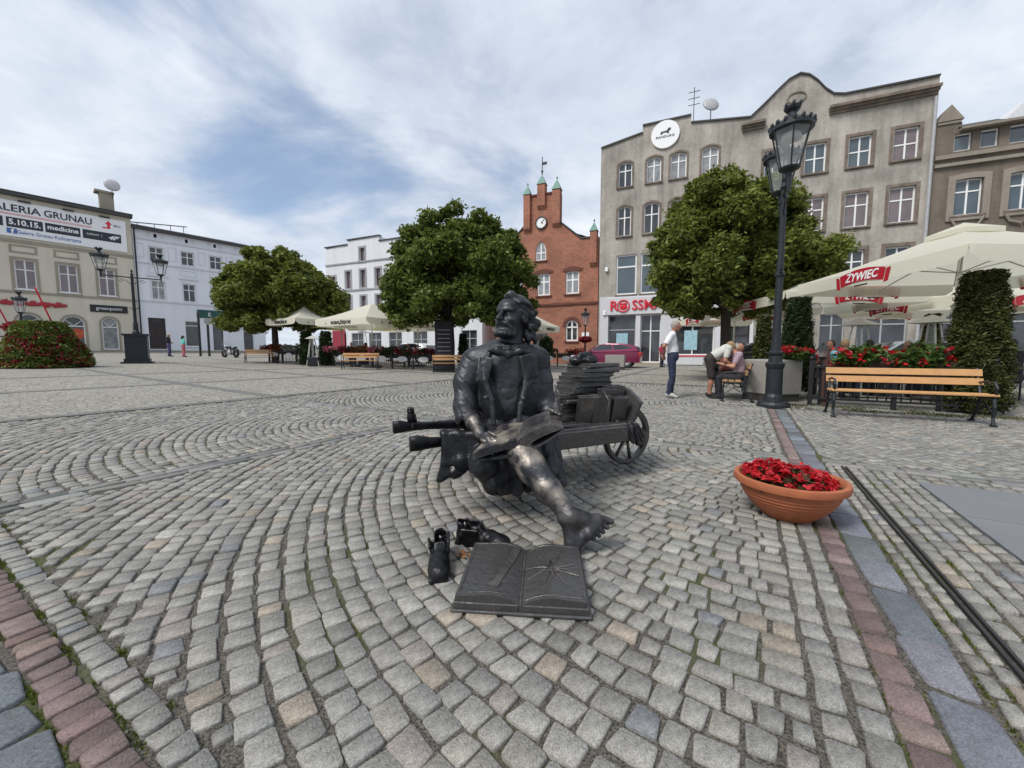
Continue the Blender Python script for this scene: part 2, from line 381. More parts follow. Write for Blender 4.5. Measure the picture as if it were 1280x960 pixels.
def in_view(S):
    xy = pqa(S[:, 0], S[:, 1]); z = gz(xy[:, 0], xy[:, 1]); q = np.stack([xy[:, 0], xy[:, 1], z-CAM_H], -1)
    zz = q @ _F; u = 640+FPX*q[:, 0]/zz; v = 480-FPX*(q @ _U)/zz
    strict = (zz > .3) & (u > -30) & (u < 1310) & (v < 1000)
    return (xy[:, 1] > -1.5) & (np.abs(xy[:, 0]) < 1.2+1.9*np.maximum(xy[:, 1]+1.5, 0)), np.where(strict, zz, zz+100)
ok, zz = in_view(near); near = near[ok]; zz = zz[ok]; farc = np.concatenate([farc, fan_cell(-3.0, -.31, -.43, 4.25), fan_cell(-3.0, -.31, 4.4, 9.15)]); farc = farc[in_view(farc)[0]]
order = np.argsort(zz); near = near[order]; cn = stone_cols(len(near)); cf = stone_cols(len(farc))
NEAR = near; V, f, tf, c = ST.geom(near, cn, True); K = V.shape[1]; NI = 300
for i in range(NI):
    cen = V[i].mean(0); me = stone_mesh('cobblestone', V[i:i+1]-cen, f, tf, c[i*K:(i+1)*K], M_GRANITE); link('cobblestone', me, ground, cen)
kind(link('cobblestones', stone_mesh('cobblestones', V[NI:], f, tf, c[NI*K:], M_GRANITE), ground), 'stuff')
V, f, tf, c = ST.geom(farc, cf, False)
kind(link('far_cobblestones', stone_mesh('far_cobblestones', V, f, tf, c, M_GRANITE), ground), 'stuff')
print('stones', len(near), len(farc))
# slab bands
BLUE = np.array([.16, .17, .188]); RED = np.array([.19, .14, .13]); GREY = np.array([.20, .195, .185])
def band(S, base, name, hi=True, far_name=None, top=.002, limit=9.5):
    okk, z = in_view(S); S = S[okk]; z = z[okk]
    cc = base*(1+.16*nrs.randn(len(S), 1)).clip(.65, 1.4)*(1+.03*nrs.randn(len(S), 3))
    V, f, tf, c = ST.geom(S, cc, True, top, .035); K = V.shape[1]
    far = z > limit
    for i in np.where(~far)[0]:
        cen = V[i].mean(0); link(name, stone_mesh(name, V[i:i+1]-cen, f, tf, c[i*K:(i+1)*K], M_GRANITE), ground, cen)
    if far.any():
        cidx = np.repeat(far, K); kind(link(far_name or name+'s', stone_mesh(name+'s', V[far], f, tf, c[cidx], M_GRANITE), ground), 'stuff')
band(row(-1.2, 9.0, -.718, -.543, 'p', .30, .3, .006), BLUE, 'paving_slab', far_name='paving_slabs')
band(row(-1.2, 9.0, -.54, -.433, 'p', .135, .2, .005), RED, 'red_paving_stone')
band(row(.24, .35, -.43, 9, 'q', .075, .2, .004), RED, 'red_paving_stone')
band(row(-.02, .236, -.43, 9, 'q', .20, .25, .006), BLUE, 'paving_slab')
band(row(-.3, -.026, -.43, 9, 'q', .22, .25, .006), BLUE*.95, 'paving_slab')
band(row(.36, 4.85, 4.26, 4.385, 'p', .28, .25, .005), GREY, 'grey_paving_slab'); band(row(.36, 4.85, 4.388, 4.51, 'p', .28, .25, .005), GREY*.9, 'grey_paving_slab')
band(row(4.86, 4.985, -7, -.74, 'q', .3, .25, .005), GREY, 'grey_paving_slab'); band(row(4.988, 5.11, -7, -.74, 'q', .3, .25, .005), GREY*.92, 'grey_paving_slab')
band(row(4.86, 4.985, -.42, 9.2, 'q', .3, .25, .005), GREY, 'grey_paving_slab'); band(row(4.988, 5.11, -.42, 9.2, 'q', .3, .25, .005), GREY*.92, 'grey_paving_slab')
band(row(5.12, 13.4, 4.26, 4.51, 'p', .3, .25, .005), GREY*1.05, 'grey_paving_slab'); band(row(9.16, 9.35, -7, 9.2, 'q', .3, .25, .005), GREY, 'grey_paving_slab')
def ribbon(name, a, b, wd, c):
    a, b = np.array(a, float), np.array(b, float); n = int(np.hypot(*(b-a))/1.0)+1; t = np.linspace(0, 1, n+1)[:, None]; cl = a+(b-a)*t
    d = (b-a)/np.hypot(*(b-a)); nn = np.array([-d[1], d[0]])*wd/2; P = np.stack([cl-nn, cl+nn], 1); xy = pqa(P[..., 0], P[..., 1]); z = gz(xy[..., 0], xy[..., 1])+.006
    V = np.concatenate([xy, z[..., None]], -1).reshape(-1, 3); q = [(2*i, 2*i+2, 2*i+3, 2*i+1) for i in range(n)]
    kind(link(name, quads_mesh(name, V, q, M_GRANITE, np.tile(c, (len(V), 1))), ground), 'stuff')
for q in (9.28, 14.1, 19): ribbon('slab_band', (.2, q), (32, q), .28, GREY*.8)
for p in (13.5, 18, 22.5): ribbon('slab_band', (p, -8), (p, 34), .26, GREY*.8)
for p in (4.98, 9.25): ribbon('slab_band', (p, 9.45), (p, 34), .26, GREY*.8)
ribbon('slab_band', (.3, 9.45), (.3, 30), .3, GREY*.8); ribbon('slab_band', (13.6, 4.37), (32, 4.37), .28, GREY*.8); ribbon('slab_band', (9.1, -.58), (30, -.58), .3, GREY*.8)
# drain slot and the smooth slab platform
M_STEEL = mat('drain_steel', (.05, .05, .05), .5, .6)
for nm, q0, q1, h in (('drain_edge', -.893, -.882, .006), ('drain_edge', -.864, -.853, .006), ('drain_slot', -.882, -.864, -.012)):
    mb = MB(); A = pq(-1.2, q0); B = pq(4.84, q0); C_ = pq(4.84, q1); D = pq(-1.2, q1)
    mb.add([(*A, h), (*B, h), (*C_, h), (*D, h), (*A, -.03), (*B, -.03), (*C_, -.03), (*D, -.03)], [(3, 2, 1, 0), (4, 5, 6, 7), (0, 1, 5, 4), (2, 3, 7, 6), (1, 2, 6, 5), (3, 0, 4, 7)]); mb.build(nm, M_STEEL, ground)
M_SLAB = mat('smooth_slab', (.165, .17, .18), .55, 0, .08, 3, .12, 120)
for i, (p0, p1) in enumerate(((3.0, 3.74), (3.748, 4.56))):
    for j, (q0, q1) in enumerate(((-2.75, -1.31), (-4.2, -2.758), (-5.7, -4.208))):
        mb = MB(); cs = [pq(p0, q0), pq(p1, q0), pq(p1, q1), pq(p0, q1)]
        mb.add([(*q, .006) for q in cs]+[(*q, -.04) for q in cs], [(3, 2, 1, 0), (0, 1, 5, 4), (1, 2, 6, 5), (2, 3, 7, 6), (3, 0, 4, 7)])
        o = mb.build('smooth_slab', M_SLAB, ground); o.data.flip_normals() if o.data.polygons[0].normal.z < 0 else None
# ================================================================== buildings
def stucco(name, c, dirt=.35, vs=.35, bump=.15):
    m = bpy.data.materials.new(name); m.use_nodes = True; t = m.node_tree; b = t.nodes['Principled BSDF']; L = t.links.new
    tc = t.nodes.new('ShaderNodeTexCoord')
    def noise(sc, det, scale=None):
        n = t.nodes.new('ShaderNodeTexNoise'); n.inputs['Scale'].default_value = sc; n.inputs['Detail'].default_value = det; n.inputs['Roughness'].default_value = .65
        if scale:
            mp = t.nodes.new('ShaderNodeMapping'); mp.inputs['Scale'].default_value = scale; L(tc.outputs['Object'], mp.inputs[0]); L(mp.outputs[0], n.inputs['Vector'])
        else: L(tc.outputs['Object'], n.inputs['Vector'])
        return n.outputs['Fac']
    def rng(f, a, z, o0, o1):
        r = t.nodes.new('ShaderNodeMapRange'); r.inputs[1].default_value = a; r.inputs[2].default_value = z; r.inputs[3].default_value = o0; r.inputs[4].default_value = o1; L(f, r.inputs[0]); return r.outputs[0]
    def mul(a, b_):
        x = t.nodes.new('ShaderNodeMath'); x.operation = 'MULTIPLY'; L(a, x.inputs[0]); L(b_, x.inputs[1]); return x.outputs[0]
    k = mul(mul(rng(noise(vs, 6), .3, .7, 1-dirt*.5, 1+dirt*.3), rng(noise(1.1, 5, (1.6, 1.6, .16)), .35, .72, 1.05, 1-dirt*.45)), rng(noise(6, 6), .3, .7, 1-dirt*.18, 1+dirt*.12))
    v = t.nodes.new('ShaderNodeVectorMath'); v.operation = 'SCALE'; v.inputs[0].default_value = c; L(k, v.inputs['Scale'])
    L(v.outputs[0], b.inputs['Base Color']); b.inputs['Roughness'].default_value = .92; b.inputs['Specular IOR Level'].default_value = .2
    bp = t.nodes.new('ShaderNodeBump'); bp.inputs['Strength'].default_value = bump; bp.inputs['Distance'].default_value = .03; L(noise(14, 6), bp.inputs['Height']); L(bp.outputs[0], b.inputs['Normal'])
    return m
def brick_material():
    m = bpy.data.materials.new('red_brick'); m.use_nodes = True; t = m.node_tree; b = t.nodes['Principled BSDF']; L = t.links.new
    tc = t.nodes.new('ShaderNodeTexCoord'); mp = t.nodes.new('ShaderNodeMapping'); mp.inputs['Rotation'].default_value = (R(90), 0, 0); L(tc.outputs['Object'], mp.inputs[0])
    br = t.nodes.new('ShaderNodeTexBrick'); L(mp.outputs[0], br.inputs['Vector']); br.inputs['Scale'].default_value = 1; br.inputs['Brick Width'].default_value = .27; br.inputs['Row Height'].default_value = .085
    br.inputs['Mortar Size'].default_value = .012; br.inputs['Color1'].default_value = (.37, .105, .05, 1); br.inputs['Color2'].default_value = (.21, .055, .03, 1); br.inputs['Mortar'].default_value = (.34, .25, .19, 1); br.inputs['Bias'].default_value = -.1
    n = t.nodes.new('ShaderNodeTexNoise'); n.inputs['Scale'].default_value = .7; n.inputs['Detail'].default_value = 7; L(tc.outputs['Object'], n.inputs['Vector'])
    r = t.nodes.new('ShaderNodeMapRange'); r.inputs[1].default_value = .3; r.inputs[2].default_value = .7; r.inputs[3].default_value = .72; r.inputs[4].default_value = 1.25; L(n.outputs['Fac'], r.inputs[0])
    v = t.nodes.new('ShaderNodeVectorMath'); v.operation = 'SCALE'; L(br.outputs['Color'], v.inputs[0]); L(r.outputs[0], v.inputs['Scale']); L(v.outputs[0], b.inputs['Base Color'])
    bp = t.nodes.new('ShaderNodeBump'); bp.inputs['Strength'].default_value = .5; bp.inputs['Distance'].default_value = .015; bp.invert = True; L(br.outputs['Fac'], bp.inputs['Height']); L(bp.outputs[0], b.inputs['Normal'])
    b.inputs['Roughness'].default_value = .9; return m
M_BRICK = brick_material()
M_BRICKDK = mat('dark_brick', (.13, .05, .035), .9, 0, .25, 6, .2)
M_CREAM = stucco('cream_stucco', (.62, .57, .47), .16); M_TAUPE = stucco('taupe_trim', (.33, .295, .235), .2)
M_WHITE = stucco('white_stucco', (.74, .755, .80), .08); M_WHITE2 = stucco('white_stucco_far', (.66, .67, .70), .12)
M_GREYST = stucco('grey_stucco', (.43, .395, .35), .8, .4); M_BROWNST = stucco('brown_rough_stucco', (.185, .155, .125), .5, .8, .6); M_BROWNTR = stucco('brown_trim', (.28, .245, .205), .4)
M_SHOP = stucco('shop_panel', (.58, .58, .60), .1); M_STONETRIM = stucco('window_stone', (.22, .18, .15), .7, 2.)
M_FRAME = mat('white_window_frame', (.78, .78, .78), .45, 0, .04, 3); M_GREYFR = mat('grey_frame', (.36, .37, .38), .5)
def glass_mat(name, c, c2, rough=.06, vs=.9): return mat(name, c, rough, 0, 0, vs, 0, 40, c2, .8)
M_GLASS = glass_mat('window_glass', (.018, .02, .024), (.06, .066, .075)); M_GLASS_C = glass_mat('curtained_glass', (.16, .165, .175), (.36, .37, .38), .12, 2.2)
M_GLASS_B = glass_mat('blue_glass', (.06, .085, .10), (.09, .12, .14)); M_GLASS_P = glass_mat('mauve_glass', (.12, .095, .10), (.20, .16, .165))
M_ROOF = mat('dark_roof_tile', (.045, .043, .045), .8, 0, .3, 5, .3, 30); M_METALROOF = mat('dark_flashing', (.06, .058, .058), .5, .3)
M_DARK = mat('dark_interior', (.012, .011, .012), .9); M_DOORBR = mat('dark_brown_door', (.028, .018, .018), .5, 0, .2, 6)
M_BLACK = mat('black_paint', (.012, .012, .014), .4, 0, .2, 20); M_IRON = mat('cast_iron', (.022, .025, .03), .45, .35, .3, 18, .15, 60)
M_REDSIGN = mat('red_sign', (.62, .018, .035), .4, 0, .05); M_WHITESIGN = mat('white_sign', (.82, .82, .83), .5, 0, .04); M_REDDARK = mat('dark_red_paint', (.36, .02, .03), .5)
M_DKBLUE = mat('dark_navy_print', (.02, .024, .035), .5); M_BLUEPRINT = mat('blue_print', (.06, .14, .40), .5); M_GREENSIGN = mat('green_sign', (.008, .07, .06), .4); M_TEAL = mat('verdigris', (.10, .20, .17), .6, .2)
def rect(x0, x1, z0, z1): return [(x0, z0), (x1, z0), (x1, z1), (x0, z1)]
def arch(x0, x1, z0, z1, rise, n=8, kind_='round'):
    c = (x0+x1)/2; hw = (x1-x0)/2; pts = [(x0, z0), (x1, z0)]
    for i in range(n+1):
        t = math.pi*i/n
        if kind_ == 'round': pts.append((c+hw*math.cos(t), z1-rise+rise*math.sin(t)))
        elif kind_ == 'seg':
            x = c+hw*(1-2*i/n); pts.append((x, z1-rise*((x-c)/hw)**2))
        else:
            x = c+hw*(1-2*i/n); pts.append((x, z1-rise+rise*math.sqrt(max(0, 1-(abs(x-c)/hw)**1.5))))
    return pts
def inset(poly, d):
    n = len(poly); out = []
    for i in range(n):
        a, b, c = (np.array(poly[k % n]) for k in (i-1, i, i+1))
        e1 = b-a; e2 = c-b; n1 = np.array([-e1[1], e1[0]])/(np.hypot(*e1)+1e-9); n2 = np.array([-e2[1], e2[0]])/(np.hypot(*e2)+1e-9)
        m = n1+n2; m = m/(m@m+1e-9)*2; out.append(tuple(b+m*d/1.0 if (m@m) < 9 else b+n1*d))
    return out
class Bld:
    def __init__(s, name, label, cat, loc, rotz):
        s.t = thing(name, label, cat, loc, rotz); s.holes = []; s.loc = loc; s.rz = rotz
    def wall(s, outline, m, depth=9., reveal=.22, name='wall'):
        mb = MB(); mb.plate(outline, s.holes, 0, reveal, 0, True, False)
        n = len(outline); o = list(outline)
        def area(p): return sum(p[i][0]*p[(i+1) % len(p)][1]-p[(i+1) % len(p)][0]*p[i][1] for i in range(len(p)))
        if area(o) < 0: o = o[::-1]
        mb.add([(x, reveal, z) for x, z in o]+[(x, depth, z) for x, z in o], [((i+1) % n, i, i+n, (i+1) % n+n) for i in range(n)]+[tuple(range(2*n-1, n-1, -1))])
        b2 = [(x, z) for x, z in o]
        w_ = mb.build(name, m, s.t)
        return w_
    def window(s, x0, x1, z0, z1, shape='rect', rise=0., mull=(1, .62), fm=None, gm=None, trim=None, tw=.0, sill=None, sillm=None, fw=.07, rec=.13, thick=.05, hole=True, name='window', tproud=.03, small_cols=False):
        pl = rect(x0, x1, z0, z1) if shape == 'rect' else arch(x0, x1, z0, z1, rise, 8, shape)
        if hole: s.holes.append(pl)
        fm = fm or M_FRAME; gm = gm or M_GLASS
        inn = inset(pl, fw); mb = MB(); mb.plate(pl, [inn], rec, rec+thick)
        ncol, tr = mull; xs = [x0+(x1-x0)*(i+1)/(ncol+1) for i in range(ncol)]
        ztop = (z1-rise) if shape != 'rect' else z1
        zt = z0+(z1-z0)*tr if tr else None
        for x in xs: mb.box(x-fw*.55, x+fw*.55, rec-.004, rec+thick-.006, z0+fw*.5, (z1 if shape != 'rect' else z1)-fw*.6)
        if zt: mb.box(x0+fw*.5, x1-fw*.5, rec-.008, rec+thick-.01, zt-fw*.5, zt+fw*.5)
        wdw = mb.build(name, fm, s.t)
        # panes, one for each light
        ex = [x0]+xs+[x1]; ez = [z0]+([zt] if zt else [])+[z1]
        for i in range(len(ex)-1):
            for j in range(len(ez)-1):
                a, b_, c, d = ex[i], ex[i+1], ez[j], ez[j+1]; p = MB()
                last = j == len(ez)-2
                if shape == 'rect' or not last: poly = rect(a+.02, b_-.02, c+.02, d-.02)
                else:
                    top = [q for q in inset(pl, .025)[2:] if a-1e-3 <= q[0] <= b_+1e-3]
                    poly = [(a+.02, c+.02), (b_-.02, c+.02)]+[(min(b_-.02, max(a+.02, q[0])), max(q[1], c+.05)) for q in sorted(top, key=lambda q: -q[0])]
                p.plate(poly, (), rec+thick*.45, rec+thick*.45+.012); p.build('pane', gm, wdw)
        if trim is not None:
            big = inset(pl, -tw); tb = MB(); tb.plate(big, [pl], -tproud, .02); tb.build('surround', trim, wdw)
        if sill: 
            sb = MB(); sb.box(x0-sill, x1+sill, -.11, rec, z0-.1, z0-.012); sb.build('sill', sillm or M_STONETRIM, wdw)
        return wdw
    def part(s, name, m, fn, parent=None, smooth=False):
        mb = MB(); fn(mb); return mb.build(name, m, parent or s.t, smooth=smooth)
    def world(s, x, y, z):
        c, n = math.cos(s.rz), math.sin(s.rz); return (s.loc[0]+x*c-y*n, s.loc[1]+x*n+y*c, z)
LO = (-38.41, 39.58); LRZ = math.atan2(.7766, .63); RO = (6.32, 28.97); RRZ = math.atan2(-.40, .9165)

# ---- cream building with the shopping banner
B = Bld('shop_building', 'cream three storey shop building with long advertising banner under the eave', 'building', (*LO, 0), LRZ)
XL = -16.
for k, (a, b_) in enumerate(((-6.8, -5.62), (-4.3, -3.15), (-1.8, -.68), (-9.3, -8.1), (-11.8, -10.6))):
    wd = B.window(a, b_, 6.62, 9.14, mull=(1, .66), gm=M_GLASS_P, trim=M_TAUPE, tw=.2, fw=.08, sill=.1, sillm=M_FRAME, name='window')
    c = (a+b_)/2; B.part('panel_moulding', M_TAUPE, lambda mb: mb.plate(rect(c-.78, c+.78, 9.66, 10.36), [rect(c-.63, c+.63, 9.80, 10.22)], -.03, .02))
for a, b_, lab in ((-4.36, -2.95, 0), (-1.85, -.72, 1), (-6.95, -5.6, 0), (-9.6, -8.2, 0)):
    B.window(a, b_, 1.42, 4.5, 'round', (b_-a)/2, (0, .70), gm=M_GLASS if not lab else M_GLASS_C, trim=M_TAUPE, tw=.17, fw=.09, name='shop_door' if lab else 'shop_window', rec=.16)
    c = (a+b_)/2
    B.part('fanlight_bar', M_FRAME, lambda mb: (mb.tube([(c, .15, 3.6), (c-.42*(b_-a), .15, 4.2)], .03, 6), mb.tube([(c, .15, 3.6), (c+.42*(b_-a), .15, 4.2)], .03, 6)))
B.wall(rect(XL, .75, -.2, 14.4), M_CREAM, 10.)
B.part('plinth', M_TAUPE, lambda mb: mb.box(XL, .72, -.06, .0, -.2, 1.3))
B.part('string_course', M_TAUPE, lambda mb: mb.box(XL, .75, -.07, .0, 6.25, 6.44)); B.part('string_course', M_TAUPE, lambda mb: mb.box(XL, .75, -.06, .0, 10.5, 10.8))
B.part('eave', M_METALROOF, lambda mb: mb.box(XL, .85, -.45, .2, 14.4, 14.75))
B.part('roof', M_ROOF, lambda mb: mb.add([(XL, -.5, 14.7), (.9, -.5, 14.7), (.9, 5, 15.5), (XL, 5, 15.5), (XL, 10, 14.7), (.9, 10, 14.7)], [(0, 1, 2, 3), (3, 2, 5, 4), (1, 5, 2), (0, 3, 4)]))
def chim(mb): mb.box(-1.2, -.2, 1.2, 2.1, 14.7, 16.7); mb.box(-1.5, -.15, 1.1, 2.2, 16.7, 16.9)
B.part('chimney', M_TAUPE, chim)
for x in (-5.9, -3.4, -1.1, -8.6): B.part('bracket', M_BLACK, lambda mb: mb.box(x-.35, x+.35, -.3, -.1, 13.98, 14.10))
d = thing('satellite_dish', 'round white satellite dish on the chimney of the cream shop building', 'satellite dish', B.world(-.3, 1.05, 16.6), LRZ)
mb = MB(); mb.lathe([(.02, .12), (.3, .1), (.52, .03), (.6, -.03)], 20); mb.xf(Matrix.Translation((0, -.3, .9)) @ Matrix.Rotation(R(80), 4, 'X')); mb.build('dish', mat('dish_grey', (.5, .5, .52), .5), d, smooth=True)
mb = MB(); mb.tube([(0, 0, -.3), (0, 0, .9), (0, -.3, .9)], .03, 6); mb.build('mast', M_IRON, d)
bn = thing('advertising_banner', 'long white banner of shop names under the eave of the cream building', 'banner', B.world(0, -.12, 11), LRZ)
mb = MB(); mb.box(-12, .34, 0, .04, 0, 2.98); mb.build('sheet', M_WHITESIGN, bn)
for a, b_ in ((-6.98, -4.98), (-4.85, -2.75), (-2.6, -.05), (-9.2, -7.15)): mb = MB(); mb.box(a, b_, -.012, .0, .78, 1.6); mb.build('name_panel', M_DKBLUE, bn)
text('GALERIA', .82, M_DKBLUE, bn, -6.65, -.02, 2.35, width=3.2, bold=.012); text('GRUNAU', .82, M_DKBLUE, bn, -3.4, -.02, 2.35, width=2.9, bold=.012)
for z in (1.90, 1.80): mb = MB(); mb.box(-9.6, -2.0, -.012, 0, z, z+.035); mb.build('red_rule', M_REDSIGN, bn)
text('5.10.15.', .62, M_WHITESIGN, bn, -5.98, -.025, 1.2, width=1.75, bold=.02); text('medicine', .55, M_WHITESIGN, bn, -3.8, -.025, 1.24, width=1.85, bold=.015); text('outhorn  |', .32, M_WHITESIGN, bn, -1.85, -.025, 1.25, width=1.0); text('4F', .5, M_WHITESIGN, bn, -.65, -.025, 1.17, width=.8, font_shear=.4, bold=.02)
text('Galeria Grunau Kościerzyna', .42, M_BLUEPRINT, bn, -4.6, -.02, .42, width=3.7)
mb = MB(); mb.box(-7.0, -6.45, -.012, 0, .25, .68); mb.build('blue_panel', M_BLUEPRINT, bn); text('f', .55, M_WHITESIGN, bn, -6.7, -.025, .42, bold=.02)
mb = MB(); mb.plate([(-1.3, 2.0), (-.75, 2.0), (-.75, 2.4), (-.6, 2.4), (-.86, 2.75), (-1.1, 2.4), (-.95, 2.4), (-.95, 2.12), (-1.3, 2.12)], (), -.012, 0); mb.build('arrow', M_REDSIGN, bn); text('100 m', .3, M_DKBLUE, bn, -.3, -.02, 2.35, width=.5)
sg = thing('shop_sign', 'long black shop sign with white letters over arched door of cream building', 'sign', B.world(-1.25, -.1, 5), LRZ)
mb = MB(); mb.box(-1.28, 1.28, 0, .1, 0, .68, 0, .02); mb.build('board', M_BLACK, sg); text('greenpoint', .42, M_WHITESIGN, sg, 0, -.02, .36, width=1.8)
sg = thing('red_shop_sign', 'curly red letter sign running along the cream building', 'sign', B.world(-6, -.12, 5.4), LRZ)
mb = MB()
for i in range(34):
    x = -3+i*.148; mb.ell((x, .03, .05*math.sin(i*1.9)), (.13+.05*math.sin(i*2.7), .04, .2+.07*math.sin(i*1.3)), 8, 6)
mb.build('script', M_REDDARK, sg, smooth=True)
sg = thing('sale_poster', 'round orange sale poster in arched window of cream building', 'poster', B.world(-3.45, .19, 2.9), LRZ)
mb = MB(); mb.plate([(.56*math.cos(t*.3142), .46*math.sin(t*.3142)) for t in range(20)], (), -.01, 0); mb.build('disc', mat('orange_print', (.5, .07, .02), .5), sg); text('SALE', .32, mat('dull_orange', (.75, .3, .12), .6), sg, 0, -.02, 0, width=.75)

# ---- white building
B = Bld('white_building', 'white three storey building with dark tiled roof beside the cream shop building', 'building', (*LO, 0), LRZ)
for a in (1.96, 4.5, 7.02, 9.6): 
    B.window(a, a+1.1, 10.54, 11.97, mull=(1, .6), trim=M_WHITE2, tw=.12, tproud=.02)
    B.window(a, a+1.06, 6.66, 8.53, mull=(1, .66), gm=M_GLASS_C if a < 2 else M_GLASS, trim=M_WHITE2, tw=.12, tproud=.02)
    c = a+.54; B.part('lintel_moulding', M_WHITE2, lambda mb: mb.box(c-.85, c+.85, -.12, 0, 8.98, 9.1)); B.part('panel_moulding', M_WHITE2, lambda mb: mb.plate(rect(c-.7, c+.7, 9.3, 9.95), [rect(c-.62, c+.62, 9.38, 9.87)], -.02, .02))
    for dx in (-1.25,): B.part('panel_moulding', M_WHITE2, lambda mb: mb.plate(rect(c+dx-.35, c+dx+.35, 10.75, 12.2), [rect(c+dx-.25, c+dx+.25, 10.85, 12.1)], -.03, .02))
    B.window(c-.12, c+.14, 12.94, 13.33, mull=(0, 0), fm=M_DARK, gm=M_DARK, fw=.03, name='attic_window')
    for dx in (-.55, .55): B.part('attic_panel', M_WHITE2, lambda mb: mb.box(c+dx-.15, c+dx+.15, -.03, 0, 12.92, 13.35))
B.window(1.5, 2.86, 1.5, 4.72, mull=(1, 0), fm=M_DOORBR, gm=M_DOORBR, fw=.12, name='gate')
B.window(4.47, 5.66, 1.8, 4.55, mull=(0, .82), sill=.1, sillm=M_WHITE2, name='shop_window'); B.window(6.93, 7.9, 1.4, 4.45, mull=(0, .8), name='shop_door', fm=M_DOORBR); B.window(9.9, 11.0, 1.4, 4.3, mull=(0, .8), name='shop_window')
text('1917', .5, mat('ghost_letter', (.12, .11, .11), .6), B.t, 2.15, .1, 4.4, width=.6)
B.wall(rect(.78, 12.3, -.2, 13.5), M_WHITE, 10)
B.part('plinth', M_TAUPE, lambda mb: mb.box(.78, 12.3, -.07, 0, -.2, 1.35)); B.part('step', mat('step_stone', (.26, .25, .24), .8), lambda mb: mb.box(1.3, 3.1, -.6, -.07, -.2, 1.42))
for z in (12.6, 10.22, 6.38): B.part('string_course', M_WHITE2, lambda mb: mb.box(.79, 12.3, -.12, 0, z, z+.14))
B.part('eave', M_METALROOF, lambda mb: mb.box(.8, 12.5, -.5, .2, 13.5, 13.75))
B.part('roof', M_ROOF, lambda mb: mb.add([(.8, -.55, 13.72), (12.6, -.55, 13.72), (10.5, 4, 14.9), (.8, 4, 14.9), (.8, 10, 13.72), (12.6, 10, 13.72)], [(0, 1, 2, 3), (3, 2, 5, 4), (1, 5, 2), (0, 3, 4)]))
B.part('drainpipe', M_IRON, lambda mb: mb.tube([(.9, -.16, 13.5), (.9, -.16, .8)], .07, 8))
sp = thing('solar_collector', 'tilted solar collector frame on the dark roof of the white building', 'solar panel', B.world(3.0, .6, 13.75), LRZ)
mb = MB(); mb.obox((0, 0, .75), (2.2, 0, .28), (0, .5, .1), (0, 0, .05)); mb.build('panel', M_GLASS, sp)
for x in (-1.7, -.4, .9, 2.0): mb = MB(); mb.tube([(x, 0, -.8), (x, 0, .75+.127*x)], .03, 6); mb.build('leg', M_IRON, sp)
sg = thing('green_shop_sign', 'long dark green shop sign on the white building', 'sign', B.world(7.6, -.14, 5.0), LRZ)
mb = MB(); mb.box(-2.0, 2.4, 0, .12, 0, .88, 0, .02); mb.build('board', M_GREENSIGN, sg); text('g', .6, M_WHITESIGN, sg, -.95, -.02, .5)

# ---- grey stuccoed corner building with the drugstore
B = Bld('gabled_building', 'grey stucco four storey building with curved gable and red drugstore sign', 'building', (*RO, 0), RRZ)
kw = dict(trim=M_STONETRIM, sill=.12, sillm=M_STONETRIM)
for i, (a, b_) in enumerate(((1.22, 2.14), (3.1, 4.02), (4.6, 5.58), (6.48, 7.44))):
    B.window(a, b_, 12.62, 14.28, 'seg', .16, (1, .66), tw=.12, gm=M_GLASS_C if i in (1, 2, 3) else M_GLASS, **kw)
for i, (a, b_) in enumerate(((1.24, 2.14), (3.0, 3.98), (4.63, 5.55), (6.5, 7.45))):
    B.window(a, b_, 9.28, 11.32, 'seg', .2, (1, .62), tw=.13, **kw)
for i, (a, b_) in enumerate(((9.95, 10.9), (11.98, 13.02), (14.05, 15.08), (16.02, 17.08))):
    B.window(a, b_, 11.65, 13.32, mull=(1, .5), tw=.16, gm=(M_GLASS_B, M_GLASS_B, M_GLASS_B, M_GLASS_P)[i], **kw)
    B.window(a-.02, b_+.04, 8.3, 10.22, mull=(1, .64), tw=.16, gm=M_GLASS_P, **kw)
    B.window(a, b_, 5.2, 7.0, mull=(1, .64), tw=.2, gm=M_GLASS, **kw)
for a, b_ in ((1.2, 2.6), (2.86, 4.26), (4.9, 6.3), (6.6, 8.0)): B.window(a, b_, 5.22, 7.98, mull=(0, .70), gm=M_GLASS_B, fm=M_FRAME, fw=.1, sill=.05, sillm=M_STONETRIM, rec=.1)
B.window(.72, 2.64, .75, 3.76, mull=(0, .66), fm=M_GREYFR, name='shop_window', rec=.12); B.window(2.95, 4.3, .42, 3.76, mull=(1, .66), fm=M_FRAME, name='shop_door', rec=.2, gm=M_GLASS); B.window(5.0, 7.6, .95, 2.95, mull=(1, 0), fm=M_FRAME, name='shop_window', rec=.12); B.window(8.3, 9.6, .4, 3.0, mull=(0, .7), fm=M_DOORBR, name='shop_door')
for a, b_ in ((10.2, 12.4), (13.2, 14.4), (15.0, 17.2)): B.window(a, b_, .7, 3.4, mull=(1, .75), fm=M_GREYFR, name='shop_window')
out = [(0, -.3), (17.72, -.3), (17.72, 15.65), (13.7, 15.72), (13.2, 15.86), (12.8, 16.25), (12.4, 16.8), (12.0, 17.2), (11.55, 17.4), (11.0, 17.2), (10.5, 16.78), (10.0, 16.3), (9.55, 15.9), (9.1, 15.52), (5.77, 15.95), (5.77, 16.42), (2.78, 16.42), (2.78, 15.95), (0, 15.5)]
B.wall(out, M_GREYST, 11)
